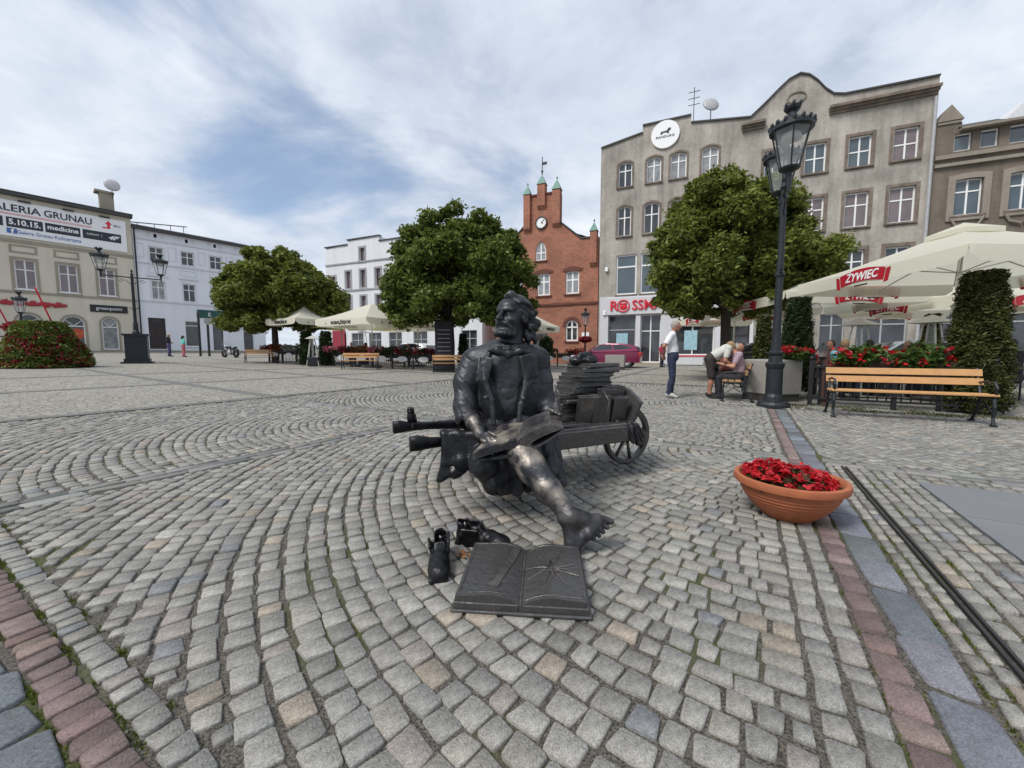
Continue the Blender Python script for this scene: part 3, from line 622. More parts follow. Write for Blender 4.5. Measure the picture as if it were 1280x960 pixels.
def coping(mb):
    pts = [(x, z) for x, z in out[2:]]
    for (x0, z0), (x1, z1) in zip(pts[:-1], pts[1:]):
        if abs(x1-x0) < .02: continue
        mb.add([(x0, -.1, z0-.02), (x1, -.1, z1-.02), (x1, .4, z1-.02), (x0, .4, z0-.02), (x0, -.1, z0+.07), (x1, -.1, z1+.07), (x1, .4, z1+.07), (x0, .4, z0+.07)], [(0, 1, 2, 3)[::-1], (4, 5, 6, 7), (0, 4, 5, 1)[::-1], (1, 5, 6, 2), (2, 6, 7, 3), (3, 7, 4, 0)])
B.part('coping', M_METALROOF, coping)
def corn(a, b_):
    def fn(mb):
        for k, (y, z0, z1) in enumerate(((-.12, 14.72, 14.86), (-.24, 14.86, 14.98), (-.38, 14.98, 15.12))): mb.box(a+.05-.02*k, b_-.05+.02*k, y, .0, z0, z1)
    return fn
B.part('cornice', M_STONETRIM, corn(8.62, 9.9)); B.part('cornice', M_STONETRIM, corn(13.0, 17.72))
B.part('oval_niche', M_STONETRIM, lambda mb: mb.plate([(11.43+.5*math.cos(t*.3927), 16.1+.34*math.sin(t*.3927)) for t in range(16)], [[(11.43+.42*math.cos(t*.3927), 16.1+.26*math.sin(t*.3927)) for t in range(16)]], -.05, .02))
B.part('shop_front', M_SHOP, lambda mb: mb.plate(rect(.1, 9.8, .3, 5.1), [rect(.72, 2.64, .75, 3.76), rect(2.95, 4.3, .42, 3.76), rect(5.0, 7.6, .95, 2.95), rect(8.3, 9.6, .4, 3.0)], -.08, .0))
B.part('sill_band', M_REDSIGN, lambda mb: mb.box(5.0, 7.6, -.12, -.08, .86, .94)); B.part('step', M_TAUPE, lambda mb: mb.box(2.6, 4.6, -.9, -.08, .1, .42))
B.part('drainpipe', M_GREYFR, lambda mb: mb.tube([(17.6, -.12, 14.6), (17.6, -.12, .3)], .08, 8))
for x, z in ((.45, 6.9), (.35, 3.8)): B.part('alarm_box', M_WHITESIGN, lambda mb: mb.box(x, x+.2, -.2, 0, z, z+.3, 0, .02))
sg = thing('drugstore_sign', 'red drugstore letters over the shop windows of the grey building', 'sign', B.world(2.3, -.2, 4.4), RRZ)
mb = MB(); mb.box(-1.7, 3.6, .03, .12, -.6, .6, 0, .02); mb.build('board', M_SHOP, sg); text('R', .95, M_REDSIGN, sg, -1.18, 0, 0, depth=.08, bold=.015); text('SSMANN', .95, M_REDSIGN, sg, 1.75, 0, 0, width=3.3, depth=.08, bold=.012)
mb = MB(); mb.plate([(-.52+.44*math.cos(t*.2618), .44*math.sin(t*.2618)) for t in range(24)], [[(-.52+.36*math.cos(t*.2618), .36*math.sin(t*.2618)) for t in range(24)]], -.04, .04); mb.build('ring', M_REDSIGN, sg)
mb = MB(); mb.ell((-.52, 0, -.06), (.27, .04, .2)); mb.box(-.76, -.3, -.03, .03, .1, .2); mb.build('horse_mark', M_REDSIGN, sg, smooth=True)
sg = thing('round_sign', 'round white sign with dark animal mark high on the grey building', 'sign', B.world(4.22, -.12, 15.53), RRZ)
mb = MB(); mb.plate([(.88*math.cos(t*.1963), .88*math.sin(t*.1963)) for t in range(32)], (), 0, .1); mb.build('disc', M_WHITESIGN, sg)
mb = MB(); mb.plate([(-.3, .02), (-.27, .18), (.08, .2), (.2, .36), (.34, .34), (.32, .22), (.24, .18), (.2, .02), (.12, .02), (.1, .1), (-.14, .1), (-.2, .02)], (), -.02, 0); mb.build('animal_mark', M_DKBLUE, sg); text('RANDURO', .2, M_DKBLUE, sg, 0, -.02, -.15, width=1.15)
for x, z, h_ in ((2.92, .7, 0), (6.0, 1.4, 0)):
    pass
for (x, z0) in ((1.7, 1.2), (6.2, 1.3)):
    sg = thing('window_poster', 'pale blue poster behind the drugstore window %s' % ('left of the door' if x < 3 else 'right of the door'), 'poster', B.world(x, .17 if 0 else .1, z0), RRZ)
    mb = MB(); mb.box(-.4, .4, -.02, 0, 0, 1.3); mb.build('sheet', mat('pale_blue_print', (.30, .48, .55), .5, 0, .3, 5), sg)
d = thing('satellite_dish', 'grey satellite dish standing on the parapet of the grey gabled building', 'satellite dish', B.world(6.9, .3, 15.5), RRZ)
mb = MB(); mb.lathe([(.02, .1), (.28, .08), (.45, .02), (.5, -.03)], 18); mb.xf(Matrix.Translation((0, -.2, 1.4)) @ Matrix.Rotation(R(70), 4, 'X') @ Matrix.Rotation(R(20), 4, 'Y')); mb.build('dish', M_GREYFR, d, smooth=True)
mb = MB(); mb.tube([(0, 0, -.2), (0, 0, 1.4), (0, -.2, 1.4)], .03, 6); mb.build('mast', M_IRON, d)
d = thing('roof_antenna', 'thin aerial mast on the stepped parapet of the grey building', 'antenna', B.world(5.9, .5, 16.0), RRZ)
mb = MB(); mb.tube([(0, 0, -.2), (0, 0, 2.4)], .025, 6); mb.build('mast', M_IRON, d)
for z in (1.3, 1.7, 2.1): mb = MB(); mb.box(-.35, .35, -.015, .015, z, z+.03); mb.build('rod', M_IRON, d)

# ---- brown building at the far right
B = Bld('brown_building', 'brown rough stucco building with dormer windows beside the grey gabled building', 'building', (*RO, 0), RRZ)
for a, b_ in ((18.66, 19.75), (20.7, 21.8), (22.8, 23.9)):
    B.window(a, b_, 8.35, 10.2, 'seg', .05, (1, .66), gm=M_GLASS_B, trim=M_BROWNTR, tw=.28, sill=.15, sillm=M_STONETRIM, tproud=.08)
    B.part('bracket', M_BROWNTR, lambda mb: (mb.tube([(a-.1, -.1, 8.2), (a+.1, -.1, 7.8), (a+.5, -.1, 7.65)], .06, 6), mb.tube([(b_+.1, -.1, 8.2), (b_-.1, -.1, 7.8), (b_-.5, -.1, 7.65)], .06, 6)))
    B.window(a, b_, 5, 7, mull=(1, .66), trim=M_BROWNTR, tw=.2); B.window(a-.3, b_+.3, .7, 3.4, mull=(1, .75), fm=M_GREYFR, name='shop_window')
for a in (18.5, 19.5, 20.55, 21.6, 22.6): B.window(a, a+.68, 11.66, 12.55, mull=(0, 0), gm=M_GLASS_B, name='dormer_window')
B.wall([(17.74, -.3), (25, -.3), (25, 12.75), (18.75, 12.75), (18.75, 13.1), (17.74, 13.1)], M_BROWNST, 10)
for z, h in ((11.3, .2), (10.9, .16)): B.part('string_course', M_BROWNTR, lambda mb: mb.box(17.75, 25, -.16, 0, z, z+h))
B.part('roof', M_ROOF, lambda mb: mb.add([(18.6, -.35, 12.72), (25, -.35, 12.72), (25, 4, 14.6), (18.6, 4, 14.6)], [(0, 1, 2, 3)])); B.part('gutter', M_BROWNTR, lambda mb: mb.box(18.6, 25, -.42, -.1, 12.6, 12.72))
B.part('chimney', M_BROWNTR, lambda mb: (mb.box(17.76, 18.7, -.06, .9, 13.1, 13.25), mb.add([(17.7, -.1, 13.25), (18.78, -.1, 13.25), (18.78, .95, 13.25), (17.7, .95, 13.25), (18.24, -.1, 14.05), (18.24, .95, 14.05)], [(0, 1, 4), (2, 3, 5), (1, 2, 5, 4), (3, 0, 4, 5)])))
B.part('dormer_box', M_WHITE2, lambda mb: mb.add([(20.6, .8, 13.0), (22.5, .8, 13.0), (22.5, .8, 14.2), (21.6, .8, 14.2), (20.6, 3, 13.0), (22.5, 3, 13.0), (22.5, 3, 14.2), (21.6, 3, 14.2)], [(0, 1, 2, 3), (3, 2, 6, 7), (0, 3, 7, 4)]))

# ---- brick town hall
B = Bld('town_hall', 'red brick town hall with stepped gable turrets and a white clock', 'building', (*RO, 0), RRZ)
B.window(-4.92, -4.06, 8.16, 9.58, 'goth', .75, (1, .42), gm=M_GLASS_C, fw=.09, sill=.1, sillm=M_BRICKDK, rec=.1)
for c in (-4.25, -1.98, -6.45): B.window(c-.52, c+.52, 5.5, 7.22, 'seg', .14, (1, .6), gm=M_GLASS_C, fw=.11, sill=.12, sillm=M_BRICKDK, rec=.1); B.part('brick_arch', M_BRICKDK, lambda mb: mb.plate(arch(c-.75, c+.75, 7.16, 7.5, .16, 8, 'seg'), (), -.05, 0))
for c in (-1.99, -6.45): B.window(c-.48, c+.48, 1.98, 3.56, 'round', .48, (1, .66), fw=.11, sill=.1, sillm=M_BRICKDK, rec=.1); B.part('brick_arch', M_BRICKDK, lambda mb: mb.plate(arch(c-.72, c+.72, 3.08, 3.82, .72), [arch(c-.5, c+.5, 3.09, 3.59, .5)], -.04, 0))
B.window(-5.1, -3.9, .3, 3.3, 'round', .6, (1, .66), fm=M_DOORBR, fw=.12, name='entrance_door')
B.wall([(-8.3, -.3), (-.06, -.3), (-.06, 9.45), (-1.33, 9.42), (-2.98, 10.82), (-2.98, 13.0), (-5.82, 13.0), (-5.82, 10.85), (-7.4, 9.42), (-8.3, 9.42)], M_BRICK, .5)
def turret(c, w_, z0, z1, zt):
    B.part('turret', M_BRICK, lambda mb: (mb.box(c-w_, c+w_, -.24, .3, z0, z1), mb.add([(c-w_, -.24, z0), (c+w_, -.24, z0), (c+w_, .0, z0-.3), (c-w_, .0, z0-.3), (c-w_, .0, z0), (c+w_, .0, z0)], [(3, 2, 1, 0), (0, 4, 3), (1, 2, 5)])))
    B.part('turret_roof', M_TEAL, lambda mb: (mb.add([(c-w_-.05, -.29, z1), (c+w_+.05, -.29, z1), (c+w_+.05, .35, z1), (c-w_-.05, .35, z1), (c, .03, zt)], [(0, 1, 4), (1, 2, 4), (2, 3, 4), (3, 0, 4), (3, 2, 1, 0)]), mb.ell((c, .03, zt+.08), (.06, .06, .1), 8, 6)))
turret(-5.58, .26, 10.6, 13.15, 13.9); turret(-4.42, .30, 12.2, 13.75, 14.5); turret(-3.24, .29, 10.75, 13.2, 14.0); turret(-.42, .24, 7.6, 9.85, 10.55)
B.part('parapet', M_BRICKDK, lambda mb: (mb.box(-5.3, -4.74, -.08, .2, 13.0, 13.12), mb.box(-4.1, -3.55, -.08, .2, 13.0, 13.12)))
B.part('weather_vane', M_IRON, lambda mb: (mb.tube([(-4.42, .03, 14.5), (-4.42, .03, 15.8)], .03, 6), mb.box(-4.4, -4.05, .02, .05, 15.2, 15.4), mb.ell((-4.42, .03, 14.75), (.09, .09, .09), 8, 6)))
B.part('verge', M_METALROOF, lambda mb: mb.tube([(-2.98, 0, 10.86), (-1.33, 0, 9.46), (-.66, 0, 9.48)], .08, 6)); B.part('verge', M_METALROOF, lambda mb: mb.tube([(-5.82, 0, 10.9), (-7.4, 0, 9.46), (-8.3, 0, 9.46)], .08, 6))
B.part('side_wall', M_BRICK, lambda mb: (mb.box(-8.3, -.06, .52, 11.9, -.3, 9.28)))
B.part('string_course', M_BRICKDK, lambda mb: mb.box(-8.3, -.08, -.1, 0, 4.7, 4.85))
B.part('roof', M_ROOF, lambda mb: mb.add([(-8.3, .4, 9.3), (-4.4, .4, 11.0), (-.06, .4, 9.3), (-8.3, 12, 9.3), (-4.4, 12, 11.0), (-.06, 12, 9.3)], [(0, 1, 4, 3), (1, 2, 5, 4)]))
ck = B.part('clock_face', M_WHITESIGN, lambda mb: mb.plate([(-4.44+.40*math.cos(t*.2618), 10.95+.40*math.sin(t*.2618)) for t in range(24)], (), -.09, 0))
B.part('clock_rim', M_BLACK, lambda mb: mb.plate([(-4.44+.47*math.cos(t*.2618), 10.95+.47*math.sin(t*.2618)) for t in range(24)], [[(-4.44+.39*math.cos(t*.2618), 10.95+.39*math.sin(t*.2618)) for t in range(24)]], -.12, 0), ck)
B.part('clock_hand', M_BLACK, lambda mb: mb.obox((-4.33, -.1, 11.05), (.13, 0, .11), (0, .008, 0), (-.015, 0, .018)), ck); B.part('clock_hand', M_BLACK, lambda mb: mb.obox((-4.36, -.105, 10.92), (.09, 0, -.04), (0, .008, 0), (.01, 0, .02)), ck)
for i in range(12): B.part('hour_mark', M_BLACK, lambda mb: mb.obox((-4.44+.33*math.sin(i*.5236), -.094, 10.95+.33*math.cos(i*.5236)), (.03*math.sin(i*.5236), 0, .03*math.cos(i*.5236)), (0, .004, 0), (.01*math.cos(i*.5236), 0, -.01*math.sin(i*.5236))), ck)
text('MUZEUM', .42, mat('brick_letter', (.34, .15, .10), .8), B.t, -3.9, -.02, 4.35, width=1.9)
sg = thing('wall_plaque', 'small pale plaque on the brick town hall beside the arched window', 'plaque', B.world(-.95, -.08, 2.3), RRZ); mb = MB(); mb.box(-.25, .3, 0, .04, -.3, .3, 0, .01); mb.build('plate', M_WHITESIGN, sg)

# ---- far white building
B = Bld('stepped_parapet_building', 'white building with stepped parapet and tall brown windows behind the parasols', 'building', (*RO, 0), RRZ)
M_BRWIN = mat('brown_window', (.10, .045, .04), .4); M_GREYTR = stucco('grey_window_trim', (.34, .34, .36), .2)
for c, rows in ((-22.35, ((9.7, 11.0), (7.35, 8.95), (4.9, 6.5))), (-24.2, ((7.35, 8.95), (4.9, 6.5))), (-20.5, ((7.35, 8.95), (4.9, 6.5))), (-26.2, ((7.35, 8.6), (4.9, 6.5))), (-18.6, ((7.35, 8.95), (4.9, 6.5)))):
    for z0, z1 in rows: B.window(c-.32, c+.32, z0, z1, mull=(0, .0), fm=M_BRWIN, gm=M_GLASS_P, trim=M_GREYTR, tw=.16, fw=.1, rec=.2)
for a in (-26.2, -24.0, -21.8, -19.4, -16.6, -14.2, -11.6): B.window(a, a+1.5, .7, 3.0, mull=(1, .7), fm=M_GREYFR, name='shop_window')
for c in (-15.5, -13.2, -11): B.window(c-.4, c+.4, 4.9, 6.4, mull=(1, .6), trim=M_GREYTR, tw=.1)
B.wall([(-27.1, -.3), (-9.6, -.3), (-9.6, 7.6), (-17.2, 7.6), (-17.2, 11.36), (-20.28, 11.36), (-20.28, 11.85), (-24.13, 11.78), (-24.13, 11.5), (-27.1, 11.3)], M_WHITE2, 10)
for z in (9.75, 7.15): B.part('string_course', M_GREYTR, lambda mb: mb.box(-27.12, -17.2, -.08, 0, z-.1, z+.03))
B.part('coping', M_METALROOF, lambda mb: (mb.box(-24.2, -20.2, -.1, .3, 11.84, 11.94), mb.box(-27.15, -24.13, -.1, .3, 11.42, 11.52), mb.box(-20.28, -17.2, -.1, .3, 11.36, 11.45)))
B.part('shop_fascia', mat('red_fascia', (.28, .03, .05), .5), lambda mb: mb.box(-26.4, -24.8, -.14, -.02, .9, 3.3))
# ================================================================== sculpting helper: smooth-blended solids turned into one continuous surface
class Sculpt:
    def __init__(s, lo, hi, h):
        s.lo = np.array(lo, float); s.h = h; s.n = np.ceil((np.array(hi)-s.lo)/h).astype(int)+1
        s.D = np.full(s.n, .5, np.float32); s.L = np.zeros(s.n, np.int8)
    def _sub(s, lo, hi, pad):
        a = np.clip(np.floor((np.array(lo)-pad-s.lo)/s.h).astype(int), 0, s.n); b = np.clip(np.ceil((np.array(hi)+pad-s.lo)/s.h).astype(int)+1, 0, s.n)
        if (b <= a).any(): return None, None
        ax = [(s.lo[i]+s.h*np.arange(a[i], b[i])).astype(np.float32) for i in range(3)]
        return tuple(slice(a[i], b[i]) for i in range(3)), np.stack(np.meshgrid(*ax, indexing='ij'), -1)
    def _put(s, sl, d, k, lab, neg=False):
        D = s.D[sl]
        if neg:
            h = np.clip(.5-.5*(D+d)/k, 0, 1); s.D[sl] = D*(1-h)+(-d)*h+k*h*(1-h); return
        s.L[sl] = np.where(d < D, lab, s.L[sl]); h = np.clip(.5+.5*(D-d)/k, 0, 1); s.D[sl] = D*(1-h)+d*h-k*h*(1-h)
    def cap(s, a, b, ra, rb=None, k=.02, lab=0, neg=False):
        rb = ra if rb is None else rb; a, b = np.array(a, float), np.array(b, float); m = max(ra, rb)
        sl, X = s._sub(np.minimum(a, b), np.maximum(a, b), m+k+.04)
        if sl is None: return s
        ab = (b-a).astype(np.float32); t = np.clip(((X-a.astype(np.float32)) @ ab)/(ab@ab+1e-9), 0, 1)
        d = np.linalg.norm(X-a.astype(np.float32)-t[..., None]*ab, axis=-1)-(ra+(rb-ra)*t); s._put(sl, d, k, lab, neg); return s
    def chain(s, pts, rs, k=.02, lab=0, neg=False):
        if not hasattr(rs, '__len__'): rs = [rs]*len(pts)
        for i in range(len(pts)-1): s.cap(pts[i], pts[i+1], rs[i], rs[i+1], k, lab, neg)
        return s
    def ell(s, c, r, fr=None, k=.02, lab=0, neg=False):
        c = np.array(c, float); r = np.array(r, float); sl, X = s._sub(c, c, r.max()+k+.04)
        if sl is None: return s
        q = X-c.astype(np.float32)
        if fr is not None: q = q @ np.array(fr, np.float32).T
        k0 = np.linalg.norm(q/r.astype(np.float32), axis=-1); k1 = np.linalg.norm(q/(r*r).astype(np.float32), axis=-1)
        d = k0*(k0-1)/np.maximum(k1, 1e-6); s._put(sl, d, k, lab, neg); return s
    def box(s, c, r, fr=None, rd=.01, k=.02, lab=0, neg=False):
        c = np.array(c, float); r = np.array(r, float); sl, X = s._sub(c, c, np.linalg.norm(r)+k+.04)
        if sl is None: return s
        q = X-c.astype(np.float32)
        if fr is not None: q = q @ np.array(fr, np.float32).T
        e = np.abs(q)-(r-rd).astype(np.float32); d = np.linalg.norm(np.maximum(e, 0), axis=-1)+np.minimum(e.max(-1), 0)-rd; s._put(sl, d, k, lab, neg); return s
    def warp(s, fn):
        ax = [(s.lo[i]+s.h*np.arange(s.n[i])).astype(np.float32) for i in range(3)]
        s.D += fn(ax[0][:, None, None], ax[1][None, :, None], ax[2][None, None, :]).astype(np.float32); return s
    def surface(s):
        D = s.D; ins = D < 0; nx, ny, nz = D.shape
        c = [ins[i:nx-1+i, j:ny-1+j, k:nz-1+k] for i in (0, 1) for j in (0, 1) for k in (0, 1)]
        cnt = sum(q.astype(np.int8) for q in c); act = np.argwhere((cnt > 0) & (cnt < 8)); idx = np.full((nx-1, ny-1, nz-1), -1, np.int32)
        idx[act[:, 0], act[:, 1], act[:, 2]] = np.arange(len(act))
        acc = np.zeros((len(act), 3)); num = np.zeros(len(act))
        offs = [(i, j, k) for i in (0, 1) for j in (0, 1) for k in (0, 1)]
        for a in offs:
            for ax in range(3):
                if a[ax]: continue
                b = list(a); b[ax] = 1
                da = D[act[:, 0]+a[0], act[:, 1]+a[1], act[:, 2]+a[2]]; db = D[act[:, 0]+b[0], act[:, 1]+b[1], act[:, 2]+b[2]]
                m = (da < 0) != (db < 0); t = np.where(m, da/(da-db+1e-12), 0); p = np.tile(np.array(a, float), (len(act), 1)); p[:, ax] = t
                acc[m] += p[m]; num += m
        V = s.lo+s.h*(act+acc/num[:, None]); lab = s.L[act[:, 0], act[:, 1], act[:, 2]]
        F = []
        for ax in range(3):
            o = [1, 2] if ax == 0 else ([2, 0] if ax == 1 else [0, 1])
            sa = [slice(None)]*3; sb = [slice(None)]*3; sa[ax] = slice(0, -1); sb[ax] = slice(1, None)
            e = np.argwhere(ins[tuple(sa)] != ins[tuple(sb)]); e = e[(e[:, o[0]] > 0) & (e[:, o[1]] > 0) & (e[:, o[0]] < D.shape[o[0]]-1) & (e[:, o[1]] < D.shape[o[1]]-1)]
            flip = ins[e[:, 0], e[:, 1], e[:, 2]]
            def cell(d0, d1):
                q = e.copy(); q[:, o[0]] -= d0; q[:, o[1]] -= d1; return idx[q[:, 0], q[:, 1], q[:, 2]]
            quad = np.stack([cell(1, 1), cell(0, 1), cell(0, 0), cell(1, 0)], -1); quad[~flip] = quad[~flip][:, ::-1]; F.append(quad)
        F = np.concatenate(F); F = F[(F >= 0).all(1)]
        return V, F, lab
    def build(s, name, mats, parent, origin=(0, 0, 0), labmat=None, cols=None, relax=1):
        V, F, lab = s.surface()
        for _ in range(relax):
            acc = np.zeros_like(V); n = np.zeros(len(V))
            for a, b in ((0, 1), (1, 2), (2, 3), (3, 0)):
                np.add.at(acc, F[:, a], V[F[:, b]]); np.add.at(n, F[:, a], 1); np.add.at(acc, F[:, b], V[F[:, a]]); np.add.at(n, F[:, b], 1)
            V = V*.5+.5*acc/np.maximum(n, 1)[:, None]
        cc = cols(V, lab) if cols else None
        me = quads_mesh(name, V-np.array(origin), F, mats, cc, True)
        if labmat: me.polygons.foreach_set('material_index', np.array(labmat)[lab[F[:, 0]]])
        return link(name, me, parent)
def unit(v): v = np.array(v, float); return v/np.linalg.norm(v)
def frame(f, up=(0, 0, 1)):
    f = unit(f); s_ = unit(np.cross(f, up)); u = np.cross(s_, f); return np.array([f, s_, u])

# ================================================================== bronze
def bronze_material(name='bronze', k=1., rlo=.34, rhi=.56):
    m = bpy.data.materials.new(name); m.use_nodes = True; t = m.node_tree; b = t.nodes['Principled BSDF']; L = t.links.new
    tc = t.nodes.new('ShaderNodeTexCoord'); at_ = t.nodes.new('ShaderNodeAttribute'); at_.attribute_name = 'Col'; sc = t.nodes.new('ShaderNodeSeparateColor'); L(at_.outputs['Color'], sc.inputs[0])
    def noise(s, d):
        n = t.nodes.new('ShaderNodeTexNoise'); n.inputs['Scale'].default_value = s; n.inputs['Detail'].default_value = d; L(tc.outputs['Object'], n.inputs['Vector']); return n.outputs['Fac']
    def mixc(f, a, z):
        x = t.nodes.new('ShaderNodeMix'); x.data_type = 'RGBA'; L(f, x.inputs[0])
        for i, c in ((6, a), (7, z)):
            if isinstance(c, tuple): x.inputs[i].default_value = (*c, 1)
            else: L(c, x.inputs[i])
        return x.outputs[2]
    def rng(f, a, z, o0=0., o1=1.):
        r = t.nodes.new('ShaderNodeMapRange'); r.inputs[1].default_value = a; r.inputs[2].default_value = z; r.inputs[3].default_value = o0; r.inputs[4].default_value = o1; L(f, r.inputs[0]); return r.outputs[0]
    base = mixc(rng(noise(9, 7), .32, .68), (.015*k, .016*k, .019*k), (.056*k, .058*k, .065*k))
    geo = t.nodes.new('ShaderNodeNewGeometry'); base = mixc(rng(geo.outputs['Pointiness'], .515, .60, 0, .55), base, (.17, .165, .16))
    mu = t.nodes.new('ShaderNodeMath'); mu.operation = 'MULTIPLY'; L(sc.outputs[0], mu.inputs[0]); L(rng(noise(11, 6), .40, .68), mu.inputs[1])
    L(mixc(mu.outputs[0], base, (.33, .29, .25)), b.inputs['Base Color'])
    b.inputs['Metallic'].default_value = .6; L(rng(noise(30, 5), .3, .7, rlo, rhi), b.inputs['Roughness']); b.inputs['Specular IOR Level'].default_value = .4
    bp = t.nodes.new('ShaderNodeBump'); bp.inputs['Strength'].default_value = .55; bp.inputs['Distance'].default_value = .009; L(noise(34, 6), bp.inputs['Height']); L(bp.outputs[0], b.inputs['Normal'])
    return m
M_BRONZE = bronze_material(); M_BRONZE_DK = bronze_material('dark_bronze', .42, .26, .44)
ORG = np.array([0., 2.75, 0.])
statue = thing('bronze_statue', 'dark bronze statue of a bearded seated man reading with one bare foot', 'statue', tuple(ORG))
T = at
# --- body
S = Sculpt((-.5, 1.95, -.02), (.62, 3.15, 1.56), .0062)
S.ell((-.01, 2.92, .58), (.23, .20, .18), k=.05, lab=1); S.ell((-.01, 2.87, .77), (.225, .185, .22), k=.06, lab=1); S.ell((-.03, 2.88, .98), (.235, .165, .2), k=.06, lab=1)
S.cap((-.22, 2.90, 1.04), (.17, 2.93, 1.05), .075, .075, .06, 1); S.cap((-.01, 2.89, 1.05), (.01, 2.85, 1.25), .085, .072, .05, 0)
S.warp(lambda x, y, z: np.clip((2.78-y)/.05, 0, 1)*np.clip((z-.62)/.05, 0, 1)*np.clip((1.12-z)/.05, 0, 1)*np.clip(1-np.abs(x+.03)/.2, 0, 1)*.004*(1-np.abs(np.sin(19*z+2.2*np.sin(8*x+2)+1.2*np.sin(23*z+9*x))))**2)
# head
HC = T(641, 397, 2.84); fr = frame((-.62, -.76, .14)); f_, s_, u_ = fr
def hp(f, s, u): return HC+f_*f+s_*s+u_*u
S.ell(hp(-.015, 0, .03), (.125, .098, .125), fr, .03); S.ell(hp(.05, 0, -.06), (.075, .072, .09), fr, .035)
S.ell(hp(.075, 0, .055), (.05, .075, .05), fr, .03); S.ell(hp(.06, 0, -.11), (.052, .05, .035), fr, .03)
for k_ in (-1, 1):
    S.ell(hp(.117, k_*.037, .004), (.026, .029, .021), fr, .012, neg=True); S.ell(hp(.088, k_*.036, .004), (.020, .022, .015), fr, .006)
    S.cap(hp(.118, k_*.012, .030), hp(.098, k_*.066, .034), .014, .011, .012); S.ell(hp(.083, k_*.057, -.036), (.03, .026, .022), fr, .022)
    S.cap(hp(.098, k_*.018, .016), hp(.095, k_*.055, .013), .0055, .005, .004); S.cap(hp(.097, k_*.02, -.010), hp(.09, k_*.054, -.012), .006, .005, .005)
    S.ell(hp(-.02, k_*.10, -.005), (.032, .014, .042), fr, .01); S.ell(hp(-.012, k_*.112, -.005), (.014, .008, .022), fr, .006, neg=True)
    S.chain([hp(.128, k_*.008, -.058), hp(.112, k_*.038, -.066), hp(.085, k_*.066, -.095)], [.017, .016, .009], .010)
S.chain([hp(.112, 0, .022), hp(.135, 0, -.012), hp(.152, 0, -.033)], [.012, .014, .019], .012)
for k_ in (-1, 1): S.ell(hp(.134, k_*.017, -.036), (.014, .012, .011), fr, .008)
S.cap(hp(.118, -.02, -.082), hp(.118, .02, -.082), .010, .010, .008)
for i in range(9):
    a = (i-4)*.17; S.chain([hp(.10-.12*a*a, .07*math.sin(a*1.6), -.095), hp(.13-.14*a*a, .08*math.sin(a*1.6), -.135), hp(.098-.1*a*a, .06*math.sin(a*1.5), -.168+.05*abs(a))], [.018, .018, .009], .008)
# his right forearm and hand
el = T(583, 512, 2.77); wr = T(601, 543, 2.53); pm = T(609, 551, 2.455)
S.chain([el, el*.45+wr*.55, wr], [.058, .050, .036], .03, 2); S.ell((wr+pm)/2+(pm-wr)*.35, (.055, .042, .024), frame(pm-wr, (0.3, -.2, 1)), .02, 2)
for (a, b_, c_) in (((606, 545, 2.47), (616, 549, 2.43), (624, 554, 2.40)), ((607, 549, 2.455), (616, 554, 2.415), (624, 560, 2.385)), ((607, 553, 2.45), (614, 559, 2.41), (621, 565, 2.38)), ((606, 556, 2.45), (611, 563, 2.41), (616, 568, 2.39)), ((604, 543, 2.49), (612, 541, 2.47), (619, 544, 2.45))):
    S.chain([T(*a), T(*b_), T(*c_)], [.0135, .0125, .0095], .008, 2)
# his left forearm and hand, behind the book
el2 = T(690, 505, 2.84); wr2 = T(694, 524, 2.62)
S.chain([el2, wr2], [.055, .036], .03, 2); S.ell(T(696, 522, 2.56), (.045, .04, .022), frame((.05, -.9, .25)), .02, 2)
for i in range(4): S.chain([T(690+4*i, 519+i, 2.56), T(689+4*i, 513+i*1.5, 2.53), T(687+4*i, 512+i*2, 2.50)], [.0125, .0115, .009], .006, 2)
# bare leg
kn = T(651, 565, 2.42); an = T(711, 646, 2.13)
S.chain([(.09, 2.86, .57), kn], [.11, .080], .05, 1); S.ell(kn+np.array([.0, -.015, .0]), (.075, .075, .08), k=.04, lab=3)
m1_ = kn*.72+an*.28; m2_ = kn*.4+an*.6
S.chain([kn, m1_, m2_, an], [.075, .078, .064, .050], .07, 3); S.ell(m1_+np.array([-.015, .035, -.03]), (.065, .065, .10), frame(an-kn)[[1, 2, 0]], .04, 3)
S.cap(kn+np.array([.03, -.05, .0]), an+np.array([.025, -.03, .03]), .022, .018, .04, 3)
S.ell(T(702, 650, 2.11), (.022, .022, .022), k=.02, lab=3); S.ell(T(721, 643, 2.14), (.022, .022, .022), k=.02, lab=3)
hl = T(716, 681, 2.085); bl = T(741, 658, 2.115)
S.cap(hl, an, .043, .05, .03, 3); S.chain([an+np.array([.02, -.01, -.01]), T(728, 650, 2.125), T(744, 654, 2.125)], [.05, .045, .036], .03, 3); S.cap(hl, T(735, 667, 2.09), .040, .032, .03, 3)
S.chain([T(747, 650, 2.13), T(737, 667, 2.07)], [.036, .026], .03, 3)
for a, b_, c_, r in (((746, 650, 2.13), (756, 649, 2.125), (764, 652, 2.12), .0185), ((745, 655, 2.12), (753, 656, 2.11), (759, 659, 2.10), .0145), ((743, 659, 2.105), (750, 661, 2.09), (754, 665, 2.085), .0135), ((740, 663, 2.09), (746, 666, 2.075), (749, 670, 2.07), .0125), ((736, 666, 2.08), (741, 670, 2.06), (743, 674, 2.055), .0115)):
    S.chain([T(*a), T(*b_), T(*c_)], [r*1.1, r*.92, r], .008, 3)
